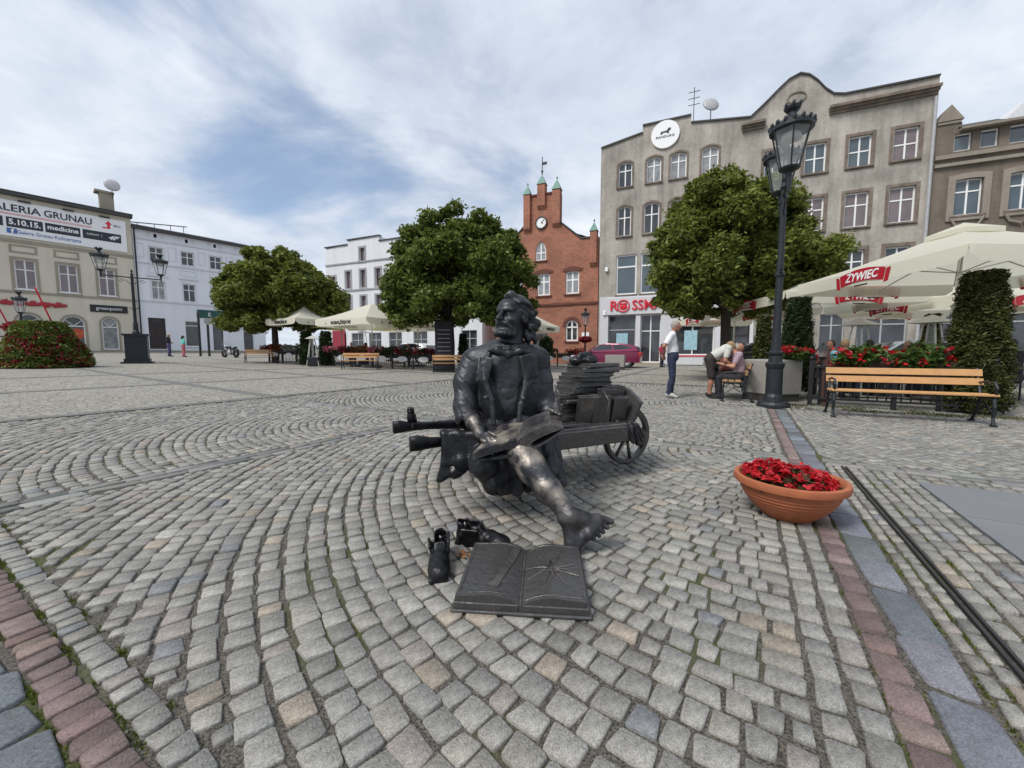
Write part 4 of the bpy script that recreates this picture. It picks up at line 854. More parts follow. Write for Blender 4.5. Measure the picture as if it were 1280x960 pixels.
# other leg, folded underneath
S.chain([(-.11, 2.86, .55), T(606, 578, 2.52), T(618, 604, 2.68), (-.04, 2.86, .1)], [.12, .10, .075, .06], .04, 1)
def wear(V, lab):
    c = np.zeros((len(V), 3)); up = np.where(lab == 3, 1., np.where(lab == 2, .8, 0.))
    c[:, 0] = up*np.clip((V[:, 2]-.14)/.25, .12, 1); return c
S.build('figure', M_BRONZE, statue, ORG, cols=wear)
# --- coat
S = Sculpt((-.52, 2.2, .02), (.46, 3.2, 1.22), .0072)
S.ell((-.03, 2.90, .99), (.255, .20, .225), k=.06); S.ell((-.01, 2.90, .76), (.255, .22, .26), k=.07); S.cap((-.25, 2.90, 1.05), (.19, 2.93, 1.055), .092, .088, .07); S.ell((0, 2.96, .56), (.28, .22, .2), k=.06)
S.chain([T(633, 428, 2.62), T(634, 455, 2.60), T(632, 490, 2.57), T(634, 520, 2.55), T(636, 545, 2.52)], [.10, .115, .13, .11, .085], .02, 0, True)
S.chain([T(590, 451, 2.90), T(583, 478, 2.85), T(582, 507, 2.78), T(584, 519, 2.745)], [.085, .09, .085, .082], .04)                 # sleeves
S.chain([T(584, 521, 2.74), T(586, 524, 2.73)], [.089, .087], .012); S.cap(T(586, 529, 2.71), T(604, 560, 2.55), .064, .05, .01, 0, True)
S.chain([T(672, 450, 2.93), T(677, 478, 2.90), T(680, 500, 2.85), T(684, 510, 2.81)], [.08, .078, .076, .075], .04); S.chain([T(685, 511, 2.80), T(687, 515, 2.77)], [.081, .079], .012)
# lapels and front edges
for pts in (((613, 439, 2.76), (606, 455, 2.70), (607, 475, 2.665), (615, 500, 2.64), (617, 530, 2.62)), ((657, 439, 2.78), (660, 458, 2.72), (657, 480, 2.675), (651, 505, 2.64), (648, 535, 2.60))):
    S.chain([T(*q) for q in pts], [.018, .024, .024, .020, .018], .012)
S.box(T(606, 462, 2.685), (.012, .045, .095), frame((-.25, -.95, .1), (.22, 0, 1)), .01, .015); S.box(T(661, 462, 2.70), (.012, .05, .105), frame((.3, -.93, .1), (-.2, 0, 1)), .01, .015)
S.chain([T(600, 447, 2.76), T(598, 466, 2.70), T(607, 483, 2.66)], .012, .012); S.chain([T(668, 447, 2.79), T(671, 468, 2.72), T(656, 488, 2.665)], .012, .012)
S.ell(T(607, 497, 2.63), (.014, .014, .014), k=.006); S.ell(T(654, 498, 2.63), (.014, .014, .014), k=.006)
# skirts of the coat
for u0, v0, y0, u1, v1, y1, r0, r1 in ((672, 540, 2.70, 690, 588, 2.55, .06, .045), (680, 545, 2.75, 699, 600, 2.62, .055, .04), (664, 548, 2.62, 678, 590, 2.48, .05, .03), (690, 548, 2.82, 704, 604, 2.70, .045, .03), (684, 560, 2.62, 703, 606, 2.60, .03, .02), (600, 560, 2.60, 604, 590, 2.55, .06, .05), (612, 570, 2.55, 616, 604, 2.50, .055, .04), (626, 572, 2.52, 630, 611, 2.52, .055, .045), (640, 574, 2.54, 646, 612, 2.56, .05, .045), (655, 575, 2.58, 660, 608, 2.62, .05, .04), (596, 556, 2.68, 592, 584, 2.66, .06, .045), (672, 580, 2.62, 682, 606, 2.70, .05, .04)):
    S.cap(T(u0, v0, y0), T(u1, v1, y1), r0, r1, .011)
def crease(x, y, z):
    p1 = 9*z+6*x+2.0*np.sin(7*x+3*z)+1.4*np.sin(11*z-6*y); p2 = 15*z-13*x+2.2*np.sin(9*x+8*y)+1.1*np.sin(17*z)
    tor = np.clip((.27-np.abs(x+.03))/.06, 0, 1); p3 = 13*x+2.4*np.sin(4*z+1)+1.6*np.sin(9*z+6*x)
    return (1-tor)*(.006*(1-np.abs(np.sin(p1*1.5)))**5+.004*(1-np.abs(np.sin(p2)))**4)+tor*.006*(1-np.abs(np.sin(p3)))**4-.002*np.sin(8*x+3*z)*np.sin(9*z+5*y)
S.warp(crease)
S.build('coat', M_BRONZE, statue, ORG, relax=0)
# --- scarf and hair
S = Sculpt((-.22, 2.6, 1.0), (.24, 3.06, 1.24), .006)
for k_ in range(14):
    a = k_/14*2*math.pi; b2 = (k_+1)/14*2*math.pi
    for dz, rr, rad in ((0, .105, .026), (.035, .098, .02)):
        S.cap((.0+rr*math.cos(a), 2.855+rr*math.sin(a), 1.125+dz+.02*math.sin(a)), (.0+rr*math.cos(b2), 2.855+rr*math.sin(b2), 1.125+dz+.02*math.sin(b2)), rad, rad, .008)
S.ell(T(636, 443, 2.73), (.032, .026, .032), k=.012); S.chain([T(634, 442, 2.73), T(622, 438, 2.73), T(611, 438, 2.75)], [.02, .03, .012], .01); S.chain([T(638, 442, 2.73), T(650, 440, 2.74), T(662, 440, 2.77)], [.02, .028, .01], .01)
S.warp(lambda x, y, z: .003*np.sin(80*z+40*x)*np.sin(25*x)); S.build('scarf', M_BRONZE, statue, ORG)
S = Sculpt((-.2, 2.6, 1.15), (.26, 3.1, 1.58), .006)
S.ell(hp(-.035, 0, .045), (.128, .112, .122), fr, .02); S.ell(hp(.105, 0, .02), (.09, .12, .105), fr, .02, neg=True)
S.chain([hp(.02, -.02, .138), hp(.05, -.01, .152), hp(.08, .0, .15)], [.03, .026, .013], .02); S.chain([hp(.0, .03, .145), hp(.03, .03, .15), hp(.065, .03, .14)], [.03, .022, .012], .016)
hr = np.random.RandomState(5)
for i in range(40):
    a = hr.uniform(-1, 1); k_ = hr.choice([-1, 1]); u0 = hr.uniform(-.13, .08); p0 = hp(-.06-.08*hr.rand(), k_*(.05+.05*hr.rand()), u0); p1 = p0-u_*hr.uniform(.02, .06)-f_*hr.uniform(-.02, .04)+s_*k_*.02
    S.chain([p0, (p0+p1)/2+s_*k_*.012, p1], [.017, .019, .010], .016)
for i in range(14):
    a = (i/13-.5)*2; S.chain([hp(.045, a*.085, .125-.03*a*a), hp(-.03, a*.11, .15-.05*a*a), hp(-.12, a*.10, .08-.04*a*a)], [.012, .017, .016], .010)
S.warp(lambda x, y, z: .003*np.sin(70*z+60*x+50*y+3*np.sin(40*z))); S.build('hair', M_BRONZE, statue, ORG)
# --- book in his lap
def loft(rows):
    mb = MB(); n = len(rows[0]); k = len(rows)
    mb.add([q for r_ in rows for q in r_], [(i*n+j, i*n+j+1, (i+1)*n+j+1, (i+1)*n+j) for i in range(k-1) for j in range(n-1)]); return mb
def thick(mb, off):
    n0 = len(mb.v); off = np.array(off); fs = list(mb.f); mb.add([np.array(v)+off for v in mb.v], [f[::-1] for f in fs])
    from collections import Counter
    ed = Counter(); 
    for f in fs:
        for i in range(4): ed[tuple(sorted((f[i], f[(i+1) % 4])))] += 1
    for f in fs:
        for i in range(4):
            a, b_ = f[i], f[(i+1) % 4]
            if ed[tuple(sorted((a, b_)))] == 1: mb.f.append((b_, a, a+n0, b_+n0)); mb.m.append(0)
    return mb
def pages(parent, name, A0, A1, B0, B1, sag, th, n=8, off=(0, 0, 0), wearv=0.):
    "curved sheet between spine A0-A1 and outer edge B0-B1"
    A0, A1, B0, B1 = (np.array(q)+np.array(off) for q in (A0, A1, B0, B1)); rows = []
    for j in range(5):
        v = j/4; rows.append([(A0*(1-v)+A1*v)*(1-t)+(B0*(1-v)+B1*v)*t+np.array([0, 0, sag*math.sin(math.pi*t**.7)]) for t in np.linspace(0, 1, n)])
    mb = thick(loft(rows), (0, 0, -th)); mb.v = [tuple(np.array(v)-ORG) for v in mb.v]; me = mb.mesh(name, M_BRONZE)
    a = me.color_attributes.new('Col', 'FLOAT_COLOR', 'POINT'); a.data.foreach_set('color', np.tile([wearv, 0, 0, 1], len(mb.v)).astype(np.float32)); return sharp(link(name, me, parent))
Af, Ab = T(655, 551, 2.33), T(660, 529, 2.60); Lf, Lb = T(590, 565, 2.36), T(622, 532, 2.62); Rf, Rb = T(703, 527, 2.40), T(698, 511, 2.62)
cv = pages(statue, 'book_cover', Af, Ab, Lf, Lb, -.02, .012, off=(0, 0, -.05)); pages(statue, 'book_cover', Af, Ab, Rf, Rb, -.02, .012, off=(.012, 0, -.045))
for i in range(5): pages(statue, 'book_page', Af+np.array([0, .004*i, 0]), Ab, Lf+(Af-Lf)*(.02+.012*(4-i)), Lb+(Ab-Lb)*.03, .018, .0075, off=(0, 0, -.042+.0095*i), wearv=1.3 if i == 4 else .2)
for i in range(6): pages(statue, 'book_page', Af, Ab, Rf+(Af-Rf)*(.02+.014*i), Rb+(Ab-Rb)*(.02+.015*i), .016, .0075, off=(.01-.011*i, 0, -.034+.006*i), wearv=.25)
# ================================================================== bronze wheelbarrow with books
BW = T(500, 544, 2.88); BD = unit((.897, .442, 0)); BRZ = math.atan2(.442, .897)
WL = np.array([-.83, 2.88, 0.]); barrow = thing('wheelbarrow', 'bronze wheelbarrow loaded with piles of books behind the seated statue', 'wheelbarrow', tuple(WL), BRZ)
def BB(name, fn, parent=barrow, smooth=False, wv=0.):
    mb = MB(); fn(mb); me = mb.mesh(name, M_BRONZE_DK, smooth)
    if wv:
        a = me.color_attributes.new('Col', 'FLOAT_COLOR', 'POINT'); a.data.foreach_set('color', np.tile([wv, 0, 0, 1], len(mb.v)).astype(np.float32))
    return link(name, me, parent)
def beam(mb, secs):
    "rounded beam through sections (x, y, z, half width, half height)"
    n = 8; vs = []
    for x, y, z, hw, hh in secs:
        for j in range(n):
            t = 2*math.pi*(j+.5)/n; vs.append((x, y+hw*max(-.82, min(.82, 1.3*math.cos(t)))/.82, z+hh*max(-.82, min(.82, 1.3*math.sin(t)))/.82))
    k = len(secs); mb.add(vs, [(i*n+j, (i+1)*n+j, (i+1)*n+(j+1) % n, i*n+(j+1) % n) for i in range(k-1) for j in range(n)]+[tuple(range(n)), tuple(range(k*n-1, (k-1)*n-1, -1))])
for y in (-.33, .33):
    BB('handle', lambda mb: beam(mb, [(0, y, .49, .03, .048), (.06, y, .492, .034, .05), (.14, y, .487, .028, .036), (.30, y, .482, .028, .03), (.6, y, .47, .035, .042), (1.2, y, .45, .04, .05), (2.0, y*.85, .38, .04, .05), (2.32, y*.4, .30, .035, .045)]), smooth=True)
for i in range(5):
    y = -.30+.15*i; BB('plank', lambda mb: mb.box(.55, 1.98, y-.07, y+.07, .455+rnd.uniform(0, .008), .49, 0, .008), wv=.35)
for y in (-.37, .37): BB('side_board', lambda mb: mb.box(.62, 1.92, y-.018, y+.018, .33, .47, 0, .01))
for y in (-.24, .24): BB('leg', lambda mb: mb.tube([(.75, y, .45), (.68, y, .0)], [.03, .024], 8))
def headboard(mb):
    pts = [(-.32, .46), (.32, .46), (.36, .66)]+[(.36-.72*i/8, .66+.13*math.sin(math.pi*i/8)) for i in range(1, 8)]+[(-.36, .66)]
    mb.plate(pts, (), 0, .035); mb.xf(Matrix.Translation((1.98, 0, 0)) @ Matrix.Rotation(R(90), 4, 'Z')); 
    for i, (x, y, z) in enumerate(mb.v): mb.v[i] = (x+(z-.46)*.35, y, z)
BB('headboard', headboard)
wx = float(np.dot(np.array([1.15, 3.83])-WL[:2], BD[:2])); wh = MB(); RW = .285
prof = [(RW-.045, -.025), (RW-.008, -.03), (RW, -.02), (RW, .02), (RW-.008, .03), (RW-.045, .025), (RW-.045, -.025)]
wh.lathe(prof, 40, (0, 0, 0), caps=False); wh.xf(Matrix.Translation((wx, 0, RW)) @ Matrix.Rotation(R(90), 4, 'X')); me = wh.mesh('wheel', M_BRONZE_DK, True); wheel = sharp(link('wheel', me, barrow))
BB('hub', lambda mb: (mb.lathe([(.03, -.09), (.05, -.06), (.062, 0), (.05, .06), (.03, .09)], 16), mb.xf(Matrix.Translation((wx, 0, RW)) @ Matrix.Rotation(R(90), 4, 'X'))), wheel, True)
for i in range(8):
    a = i*math.pi/4+.2; BB('spoke', lambda mb: mb.tube([(wx+.045*math.cos(a), 0, RW+.045*math.sin(a)), (wx+.15*math.cos(a), 0, RW+.15*math.sin(a)), (wx+(RW-.04)*math.cos(a), 0, RW+(RW-.04)*math.sin(a))], [.018, .015, .019], 8), wheel, True)
for y in (-.13, .13): BB('fork', lambda mb: mb.tube([(1.9, y*2.2, .40), (2.1, y*1.1, .37), (wx, y, RW)], [.035, .032, .026], 8), smooth=True)
BB('axle', lambda mb: mb.tube([(wx, -.15, RW), (wx, .15, RW)], .018, 8), smooth=True)
def book(c, ln, wd, th, yaw, tilt=None, wv=0.):
    "closed book: covers, spine and a slightly recessed page block, one casting"
    mb = MB(); l, w_, t = ln/2, wd/2, th/2; cvt = min(.008, th*.16)
    mb.box(-l, l, -w_, w_, t-cvt, t, 0, .003); mb.box(-l, l, -w_, w_, -t, -t+cvt, 0, .003); mb.box(-l+.001, l-.001, w_-.012, w_+.006, -t+.002, t-.002, 0, .006)
    k = max(3, int(th/.012))
    for i in range(k):
        z0 = -t+cvt+(2*t-2*cvt)*i/k; z1 = -t+cvt+(2*t-2*cvt)*(i+1)/k; q = .006+.004*(i % 2); mb.box(-l+q, l-q, -w_+q, w_-.01, z0, z1-.0008)
    M = Matrix.Translation(c) @ Matrix.Rotation(yaw, 4, 'Z')
    if tilt is not None: M = M @ tilt
    mb.xf(M); me = mb.mesh('book', M_BRONZE_DK)
    if wv:
        a = me.color_attributes.new('Col', 'FLOAT_COLOR', 'POINT'); a.data.foreach_set('color', np.tile([wv, 0, 0, 1], len(mb.v)).astype(np.float32))
    return link('book', me, barrow)
brn = random.Random(3); z = .49
for i, (th, ln) in enumerate(((.05, .46), (.055, .48), (.05, .42), (.035, .44), (.045, .46), (.06, .44), (.04, .42), (.05, .42), (.035, .38), (.045, .40), (.04, .40))):
    book((1.56+.25*i/10+brn.uniform(-.025, .025), .06+brn.uniform(-.03, .03), z+th/2), ln, .29+brn.uniform(-.03, .03), th, brn.choice((0, 0, math.pi))+brn.uniform(-.2, .2)); z += th+.001
ZT = z
up = Matrix.Rotation(R(90), 4, 'X')
for x, h_, wd, th, lean, y, wv in ((1.56, .24, .18, .06, 14, -.2, .3), (1.68, .24, .17, .075, 8, -.22, 0.), (1.79, .29, .18, .07, 8, -.17, 0.), (1.90, .31, .20, .08, 6, -.12, 0.), (1.86, .22, .16, .06, 12, -.25, 0.)):
    # upright books leaning back against the pile, spines towards the viewer
    M = Matrix.Rotation(R(-lean), 4, 'X') @ Matrix.Rotation(R(90), 4, 'Y') @ Matrix.Rotation(R(180), 4, 'Z') 
    book((x, y, .49+h_/2), h_, wd, th, R(brn.uniform(-16, 10)), Matrix.Rotation(R(lean), 4, 'X') @ Matrix.Rotation(R(90), 4, 'Y') @ Matrix.Rotation(R(90), 4, 'X') @ Matrix.Rotation(R(90), 4, 'Z') @ Matrix.Rotation(R(-90), 4, 'Z'), wv)
for x, y, zc in ((1.31, -.1, .68), (1.68, -.30, .63)):
    BB('cord', lambda mb: mb.tube([(x, y+.05, zc-.18), (x-.01, y-.02, zc-.08), (x+.01, y-.03, zc+.06), (x, y+.04, zc+.14)], .006, 6), smooth=True)
# crumpled cap on top of the pile, cloth over the wheel end, satchel on the near handle, owl on the far handle
S = Sculpt((-1, 2.2, .15), (1.4, 4.2, 1.3), .0085)
def wp(x, y, z): return WL+BD*x+np.array([-BD[1], BD[0], 0])*y+np.array([0, 0, z])
for dx, dy, dz, r in ((0, 0, .02, .075), (.08, .02, .03, .07), (-.08, .01, .02, .06), (.02, -.06, .02, .06), (.05, .03, .07, .05), (-.03, .0, .065, .045)): S.ell(wp(1.70+dx, .05+dy, ZT+dz), (r*1.1, r, r*.7), k=.02)
S.warp(lambda x, y, z: .006*np.sin(60*x+40*z)*np.sin(50*y+20*z)); S.build('cap', M_BRONZE_DK, barrow, WL).rotation_euler = (0, 0, -BRZ)
S = Sculpt((.75, 3.0, .2), (1.35, 3.8, .62), .0085)
for x0, y0, z0, x1, y1, z1, r in ((1.86, -.36, .47, 1.90, -.40, .33, .03), (1.92, -.34, .48, 1.98, -.38, .30, .035), (1.99, -.30, .46, 2.06, -.34, .31, .03), (1.83, -.28, .485, 2.0, -.25, .485, .03), (2.05, -.28, .44, 2.12, -.30, .33, .025)): S.cap(wp(x0, y0, z0), wp(x1, y1, z1), r, r*.7, .02)
S.warp(lambda x, y, z: .004*np.sin(70*x+50*z)*np.sin(60*y)); S.build('cloth', M_BRONZE_DK, barrow, WL).rotation_euler = (0, 0, -BRZ)
S = Sculpt((-.62, 2.3, .18), (-.1, 2.85, .6), .007)
def sheet(a, b_, c_, d_, th, k=.02):
    a, b_, c_, d_ = (T(*q) for q in (a, b_, c_, d_))
    for i in range(6):
        t = i/5; S.cap(a*(1-t)+b_*t, d_*(1-t)+c_*t, th, th*.8, k)
sheet((557, 544, 2.62), (600, 548, 2.60), (592, 578, 2.56), (556, 578, 2.57), .030, .03); sheet((556, 576, 2.57), (580, 578, 2.56), (562, 594, 2.55), (547, 601, 2.55), .018, .02); sheet((572, 575, 2.55), (594, 572, 2.55), (582, 588, 2.54), (566, 597, 2.54), .018, .02)
S.cap(T(555, 541, 2.64), T(602, 544, 2.60), .028, .032, .02); S.cap(T(566, 586, 2.50), T(565, 585, 2.7), .013, .013, .006, 0, True); S.cap(T(575, 590, 2.50), T(574, 589, 2.7), .008, .008, .005, 0, True)
S.warp(lambda x, y, z: .004*np.sin(55*x+14*z+2*np.sin(9*z))); S.build('satchel', M_BRONZE_DK, barrow, WL).rotation_euler = (0, 0, -BRZ)
ow = wp(.15, .33, .53); S = Sculpt(ow-.12, ow+np.array([.12, .12, .2]), .005)
S.ell(ow+np.array([0, 0, .035]), (.036, .04, .055), k=.015); S.ell(ow+np.array([-.004, -.006, .092]), (.032, .032, .03), k=.012); S.cap(ow+np.array([-.02, .01, .03]), ow+np.array([-.03, .03, -.04]), .018, .01, .012); S.cap(ow+np.array([.02, .02, .04]), ow+np.array([.035, .03, -.03]), .018, .01, .012)
for k_ in (-1, 1): S.cap(ow+np.array([k_*.016, -.02, .112]), ow+np.array([k_*.022, -.02, .126]), .008, .004, .006); S.ell(ow+np.array([k_*.013, -.036, .095]), (.010, .008, .010), k=.003, neg=True); S.cap(ow+np.array([k_*.014, -.02, -.02]), ow+np.array([k_*.016, -.025, -.045]), .01, .01, .008)
S.cap(ow+np.array([0, -.036, .088]), ow+np.array([0, -.044, .078]), .006, .003, .003); S.build('owl', M_BRONZE_DK, barrow, WL).rotation_euler = (0, 0, -BRZ)
# ================================================================== book lying open on the paving, shoes
gb = thing('open_bronze_book', 'large open bronze book with compass star lying flat on the cobbles', 'bronze book', (.055, 1.80, 0), R(-5)); gb.scale = (1, 1, 1.45)
def page_block(s_):
    rows = []
    for j in range(2):
        y = -.235+.47*j; rows.append([(s_*.278*t, y, .028+.035*math.sin(min(1, t*1.5)*math.pi*.62)*(1-.35*t)) for t in np.linspace(0, 1, 11)])
    mb = loft(rows) if s_ > 0 else loft(rows[::-1]); mb = thick(mb, (0, 0, -.028)); 
    return mb
def GBk(name, mb, parent=gb, wv=0.):
    me = mb.mesh(name, M_BRONZE_DK)
    if wv:
        a = me.color_attributes.new('Col', 'FLOAT_COLOR', 'POINT'); a.data.foreach_set('color', np.tile([wv, 0, 0, 1], len(mb.v)).astype(np.float32))
    return sharp(link(name, me, parent), 30)
GBk('book_cover', MB().box(-.298, .298, -.25, .25, 0, .012, 0, .004))
for i, dz in enumerate((0,)):
    L_ = GBk('page_block', page_block(-1)); R_ = GBk('page_block', page_block(1))
for s_ in (-1, 1): GBk('page_stack', MB().box(s_*.008, s_*.286, -.24, .24, .010, .032, 0, .003))
def pz(x): t = min(1, abs(x)/.278); return .028+.035*math.sin(min(1, t*1.5)*math.pi*.62)*(1-.35*t)
star = MB(); cx_, cy_ = .135, -.01
for i in range(8):
    a = i*math.pi/4+.1; r = .085 if i % 2 == 0 else .045; da = .26
    P0 = (cx_+r*math.cos(a), cy_+r*math.sin(a)); P1 = (cx_+.022*math.cos(a-da*2), cy_+.022*math.sin(a-da*2)); P2 = (cx_+.022*math.cos(a+da*2), cy_+.022*math.sin(a+da*2))
    star.add([(P0[0], P0[1], pz(P0[0])+.002), (P1[0], P1[1], pz(P1[0])+.003), (cx_, cy_, pz(cx_)+.010), (P2[0], P2[1], pz(P2[0])+.003)], [(0, 1, 2), (0, 2, 3)])
for k_ in range(4):
    a = k_*math.pi/4+.1+.39; star.tube([(cx_+r_*math.cos(a)*1.0, cy_+r_*math.sin(a)*1.0, pz(cx_+r_*math.cos(a))+.002) for r_ in np.linspace(-.13, .13, 13)], .0018, 4)
GBk('compass_star', star, gb, .6)
rb = MB(); rb.add([(-.02, .235, pz(-.02)+.004), (-.055, .24, pz(-.05)+.004), (-.085, .06, pz(-.085)+.004), (-.125, -.13, pz(-.125)+.004), (-.15, -.17, pz(-.15)+.004), (-.10, -.175, pz(-.1)+.004), (-.092, -.12, pz(-.09)+.004), (-.05, .06, pz(-.05)+.004)], [(0, 1, 2, 7), (7, 2, 3, 6), (6, 3, 4, 5)]); thick(rb, (0, 0, -.006)); GBk('ribbon', rb, gb, .35)
bd = MB()
for s_ in (-1, 1):
    for (x0, y0, x1, y1) in ((.02, -.215, .262, -.215), (.02, .215, .262, .215), (.262, -.215, .262, .215)): bd.tube([(s_*(x0+(x1-x0)*t), y0+(y1-y0)*t, pz(x0+(x1-x0)*t)+.001) for t in np.linspace(0, 1, 7)], .0016, 4)
bd.tube([(0, -.236+.472*t, .030) for t in np.linspace(0, 1, 5)], .004, 6); GBk('border_line', bd, gb, .6)
tx = text_mesh('ab Pyrek Tredar Sikorski\nurodzony w tej ziemi\npisarz ludu kaszubskiego', .02, M_BRONZE_DK, depth=.003) if False else None
def shoe(loc, rot, label):
    t_ = thing('bronze_shoe', label, 'shoe', loc, rot, 'pair of cast shoes by the open book'); o = np.array([0, 0, 0.])
    S = Sculpt((-.2, -.1, -.02), (.22, .1, .2), .005)
    S.chain([(-.11, 0, .04), (-.04, 0, .045), (.05, 0, .04), (.115, .005, .03)], [.047, .046, .05, .044], .02); S.ell((.10, .004, .03), (.066, .055, .036), k=.02); S.box((0, 0, .006), (.16, .047, .011), None, .008, .015); S.box((-.11, 0, .012), (.045, .042, .022), None, .008, .01)
    S.chain([(-.12, 0, .07), (-.125, 0, .115)], [.036, .034], .02); S.box((-.07, .045, .095), (.055, .007, .03), None, .006, .015); S.box((-.06, -.05, .085), (.05, .007, .025), frame((1, .1, 0), (0, -.4, 1)), .006, .015); S.box((-.0, 0, .095), (.03, .028, .006), frame((-.6, 0, .8), (1, 0, .5)), .005, .015)
    S.chain([(-.12, 0, .075), (-.05, 0, .08), (-.01, 0, .075)], [.026, .026, .016], .01, 0, True); S.cap((-.12, 0, .09), (-.12, 0, .2), .028, .03, .008, 0, True)
    S.warp(lambda x, y, z: .002*np.sin(90*x)*np.sin(70*y+60*z)); S.box((0, 0, -.03), (.3, .2, .03), None, .001, .004, neg=True)
    S.build('shoe', M_BRONZE_DK, t_); return t_
shoe((-.375, 1.95, .0), R(-82), 'bronze shoe with torn flap pointing towards the viewer beside the open book'); shoe((-.17, 2.17, .0), R(-18), 'bronze shoe lying sideways behind the open bronze book')
lf = MB()
for i in range(26):
    x, y = -.27+rnd.gauss(0, .03), 2.04+rnd.gauss(0, .03); a = rnd.uniform(0, 6.3); z = .004+rnd.uniform(0, .02); d_ = .014; lf.add([(x+d_*math.cos(a), y+d_*math.sin(a), z), (x+.5*d_*math.cos(a+1.5), y+.5*d_*math.sin(a+1.5), z+.006), (x-d_*math.cos(a), y-d_*math.sin(a), z+.003), (x-.5*d_*math.cos(a+1.5), y-.5*d_*math.sin(a+1.5), z+.001)], [(0, 1, 2, 3)])
o = tag(kind(lf.build('dry_leaves', mat('dry_leaf', (.25, .10, .03), .8, 0, .4, 60)), 'stuff'), 'small heap of brown dry leaves between the bronze shoes', 'leaves')
# ================================================================== trees, plants, street furniture
def Gp(u, v):
    d = _F+np.array([1., 0, 0])*(u-640)/FPX+_U*(480-v)/FPX; best = None; prev = None
    for t in np.concatenate([np.arange(.5, 20, .02), np.arange(20, 80, .1)]):
        P = np.array([0, 0, CAM_H])+d*t
        if P[2] <= gzf(P[0], P[1]): return P
    return P
def leaf_material(name, c, c2, tr=.25):
    m = bpy.data.materials.new(name); m.use_nodes = True; t = m.node_tree; b = t.nodes['Principled BSDF']; L = t.links.new
    at_ = t.nodes.new('ShaderNodeAttribute'); at_.attribute_name = 'Col'; sc = t.nodes.new('ShaderNodeSeparateColor'); L(at_.outputs['Color'], sc.inputs[0])
    x = t.nodes.new('ShaderNodeMix'); x.data_type = 'RGBA'; L(sc.outputs[0], x.inputs[0]); x.inputs[6].default_value = (*c, 1); x.inputs[7].default_value = (*c2, 1)
    L(x.outputs[2], b.inputs['Base Color']); b.inputs['Roughness'].default_value = .55; b.inputs['Specular IOR Level'].default_value = .3
    tl = t.nodes.new('ShaderNodeBsdfTranslucent'); L(x.outputs[2], tl.inputs['Color']); ms = t.nodes.new('ShaderNodeMixShader'); ms.inputs[0].default_value = tr
    L(b.outputs[0], ms.inputs[1]); L(tl.outputs[0], ms.inputs[2]); L(ms.outputs[0], t.nodes['Material Output'].inputs['Surface']); return m
M_LEAF = leaf_material('maple_leaf', (.055, .085, .018), (.20, .245, .05), .35); M_LEAF2 = leaf_material('maple_leaf_yellowish', (.06, .085, .018), (.25, .28, .055), .35); M_THUJA = leaf_material('thuja_leaf', (.026, .036, .010), (.10, .11, .026), .15)
M_DKLEAF = leaf_material('dark_shrub_leaf', (.014, .028, .010), (.045, .07, .02), .15); M_GREENLF = leaf_material('bright_leaf', (.03, .06, .012), (.10, .17, .035)); M_RED = leaf_material('red_petal', (.30, .006, .010), (.62, .02, .03), .2); M_DKRED = leaf_material('dark_red_petal', (.10, .006, .012), (.30, .015, .03), .2); M_PINK = leaf_material('pink_petal', (.45, .07, .13), (.62, .20, .28), .2); M_GREYLF = leaf_material('silver_leaf', (.14, .15, .13), (.28, .29, .26), .15); M_ORANGE = leaf_material('rusty_leaf', (.09, .04, .015), (.20, .09, .03), .15)
M_BARK = mat('bark', (.045, .035, .028), .95, 0, .35, 14, .6, 40)
def leaves(name, C, size, m, parent, rs, up=.35, lit=None, flat=.5):
    "one small folded leaf (two triangles in a quad) at each centre"
    n = len(C); d = rs.randn(n, 3); d[:, 2] = d[:, 2]*.6; d /= np.linalg.norm(d, axis=1)[:, None]; nn = rs.randn(n, 3)+np.array([0, 0, up*3]); e = np.cross(d, nn); e /= np.linalg.norm(e, axis=1)[:, None]+1e-9
    sz = size*(.6+.8*rs.rand(n, 1)); a = d*sz; b = e*sz*flat; k = np.cross(a, b); k = k/np.linalg.norm(k, axis=1)[:, None]*sz*.18
    V = np.stack([C-a, C+b*.9-k-a*.1, C+a, C-b*.9-k-a*.1], 1); q = np.arange(n*4).reshape(n, 4)
    t = rs.rand(n) if lit is None else np.clip(lit+.35*(rs.rand(n)-.5), 0, 1)
    o = link(name, quads_mesh(name, V.reshape(-1, 3), q, m, np.repeat(t, 4)[:, None].repeat(3, 1)), parent)
    return kind(o, 'stuff') if name != 'crown' else o
def blob_points(rs, clumps, n, r_in=.55):
    "points in the outer shell of many clumps: (centre, radii)"
    cs = np.array([c for c, r in clumps]); rr = np.array([np.ones(3)*r if np.isscalar(r) else r for c, r in clumps]); w_ = (rr.prod(1))**(2/3); i = rs.choice(len(cs), n, p=w_/w_.sum())
    d = rs.randn(n, 3); d /= np.linalg.norm(d, axis=1)[:, None]; return cs[i]+d*rr[i]*(r_in+(1.08-r_in)*rs.rand(n, 1)**.6)
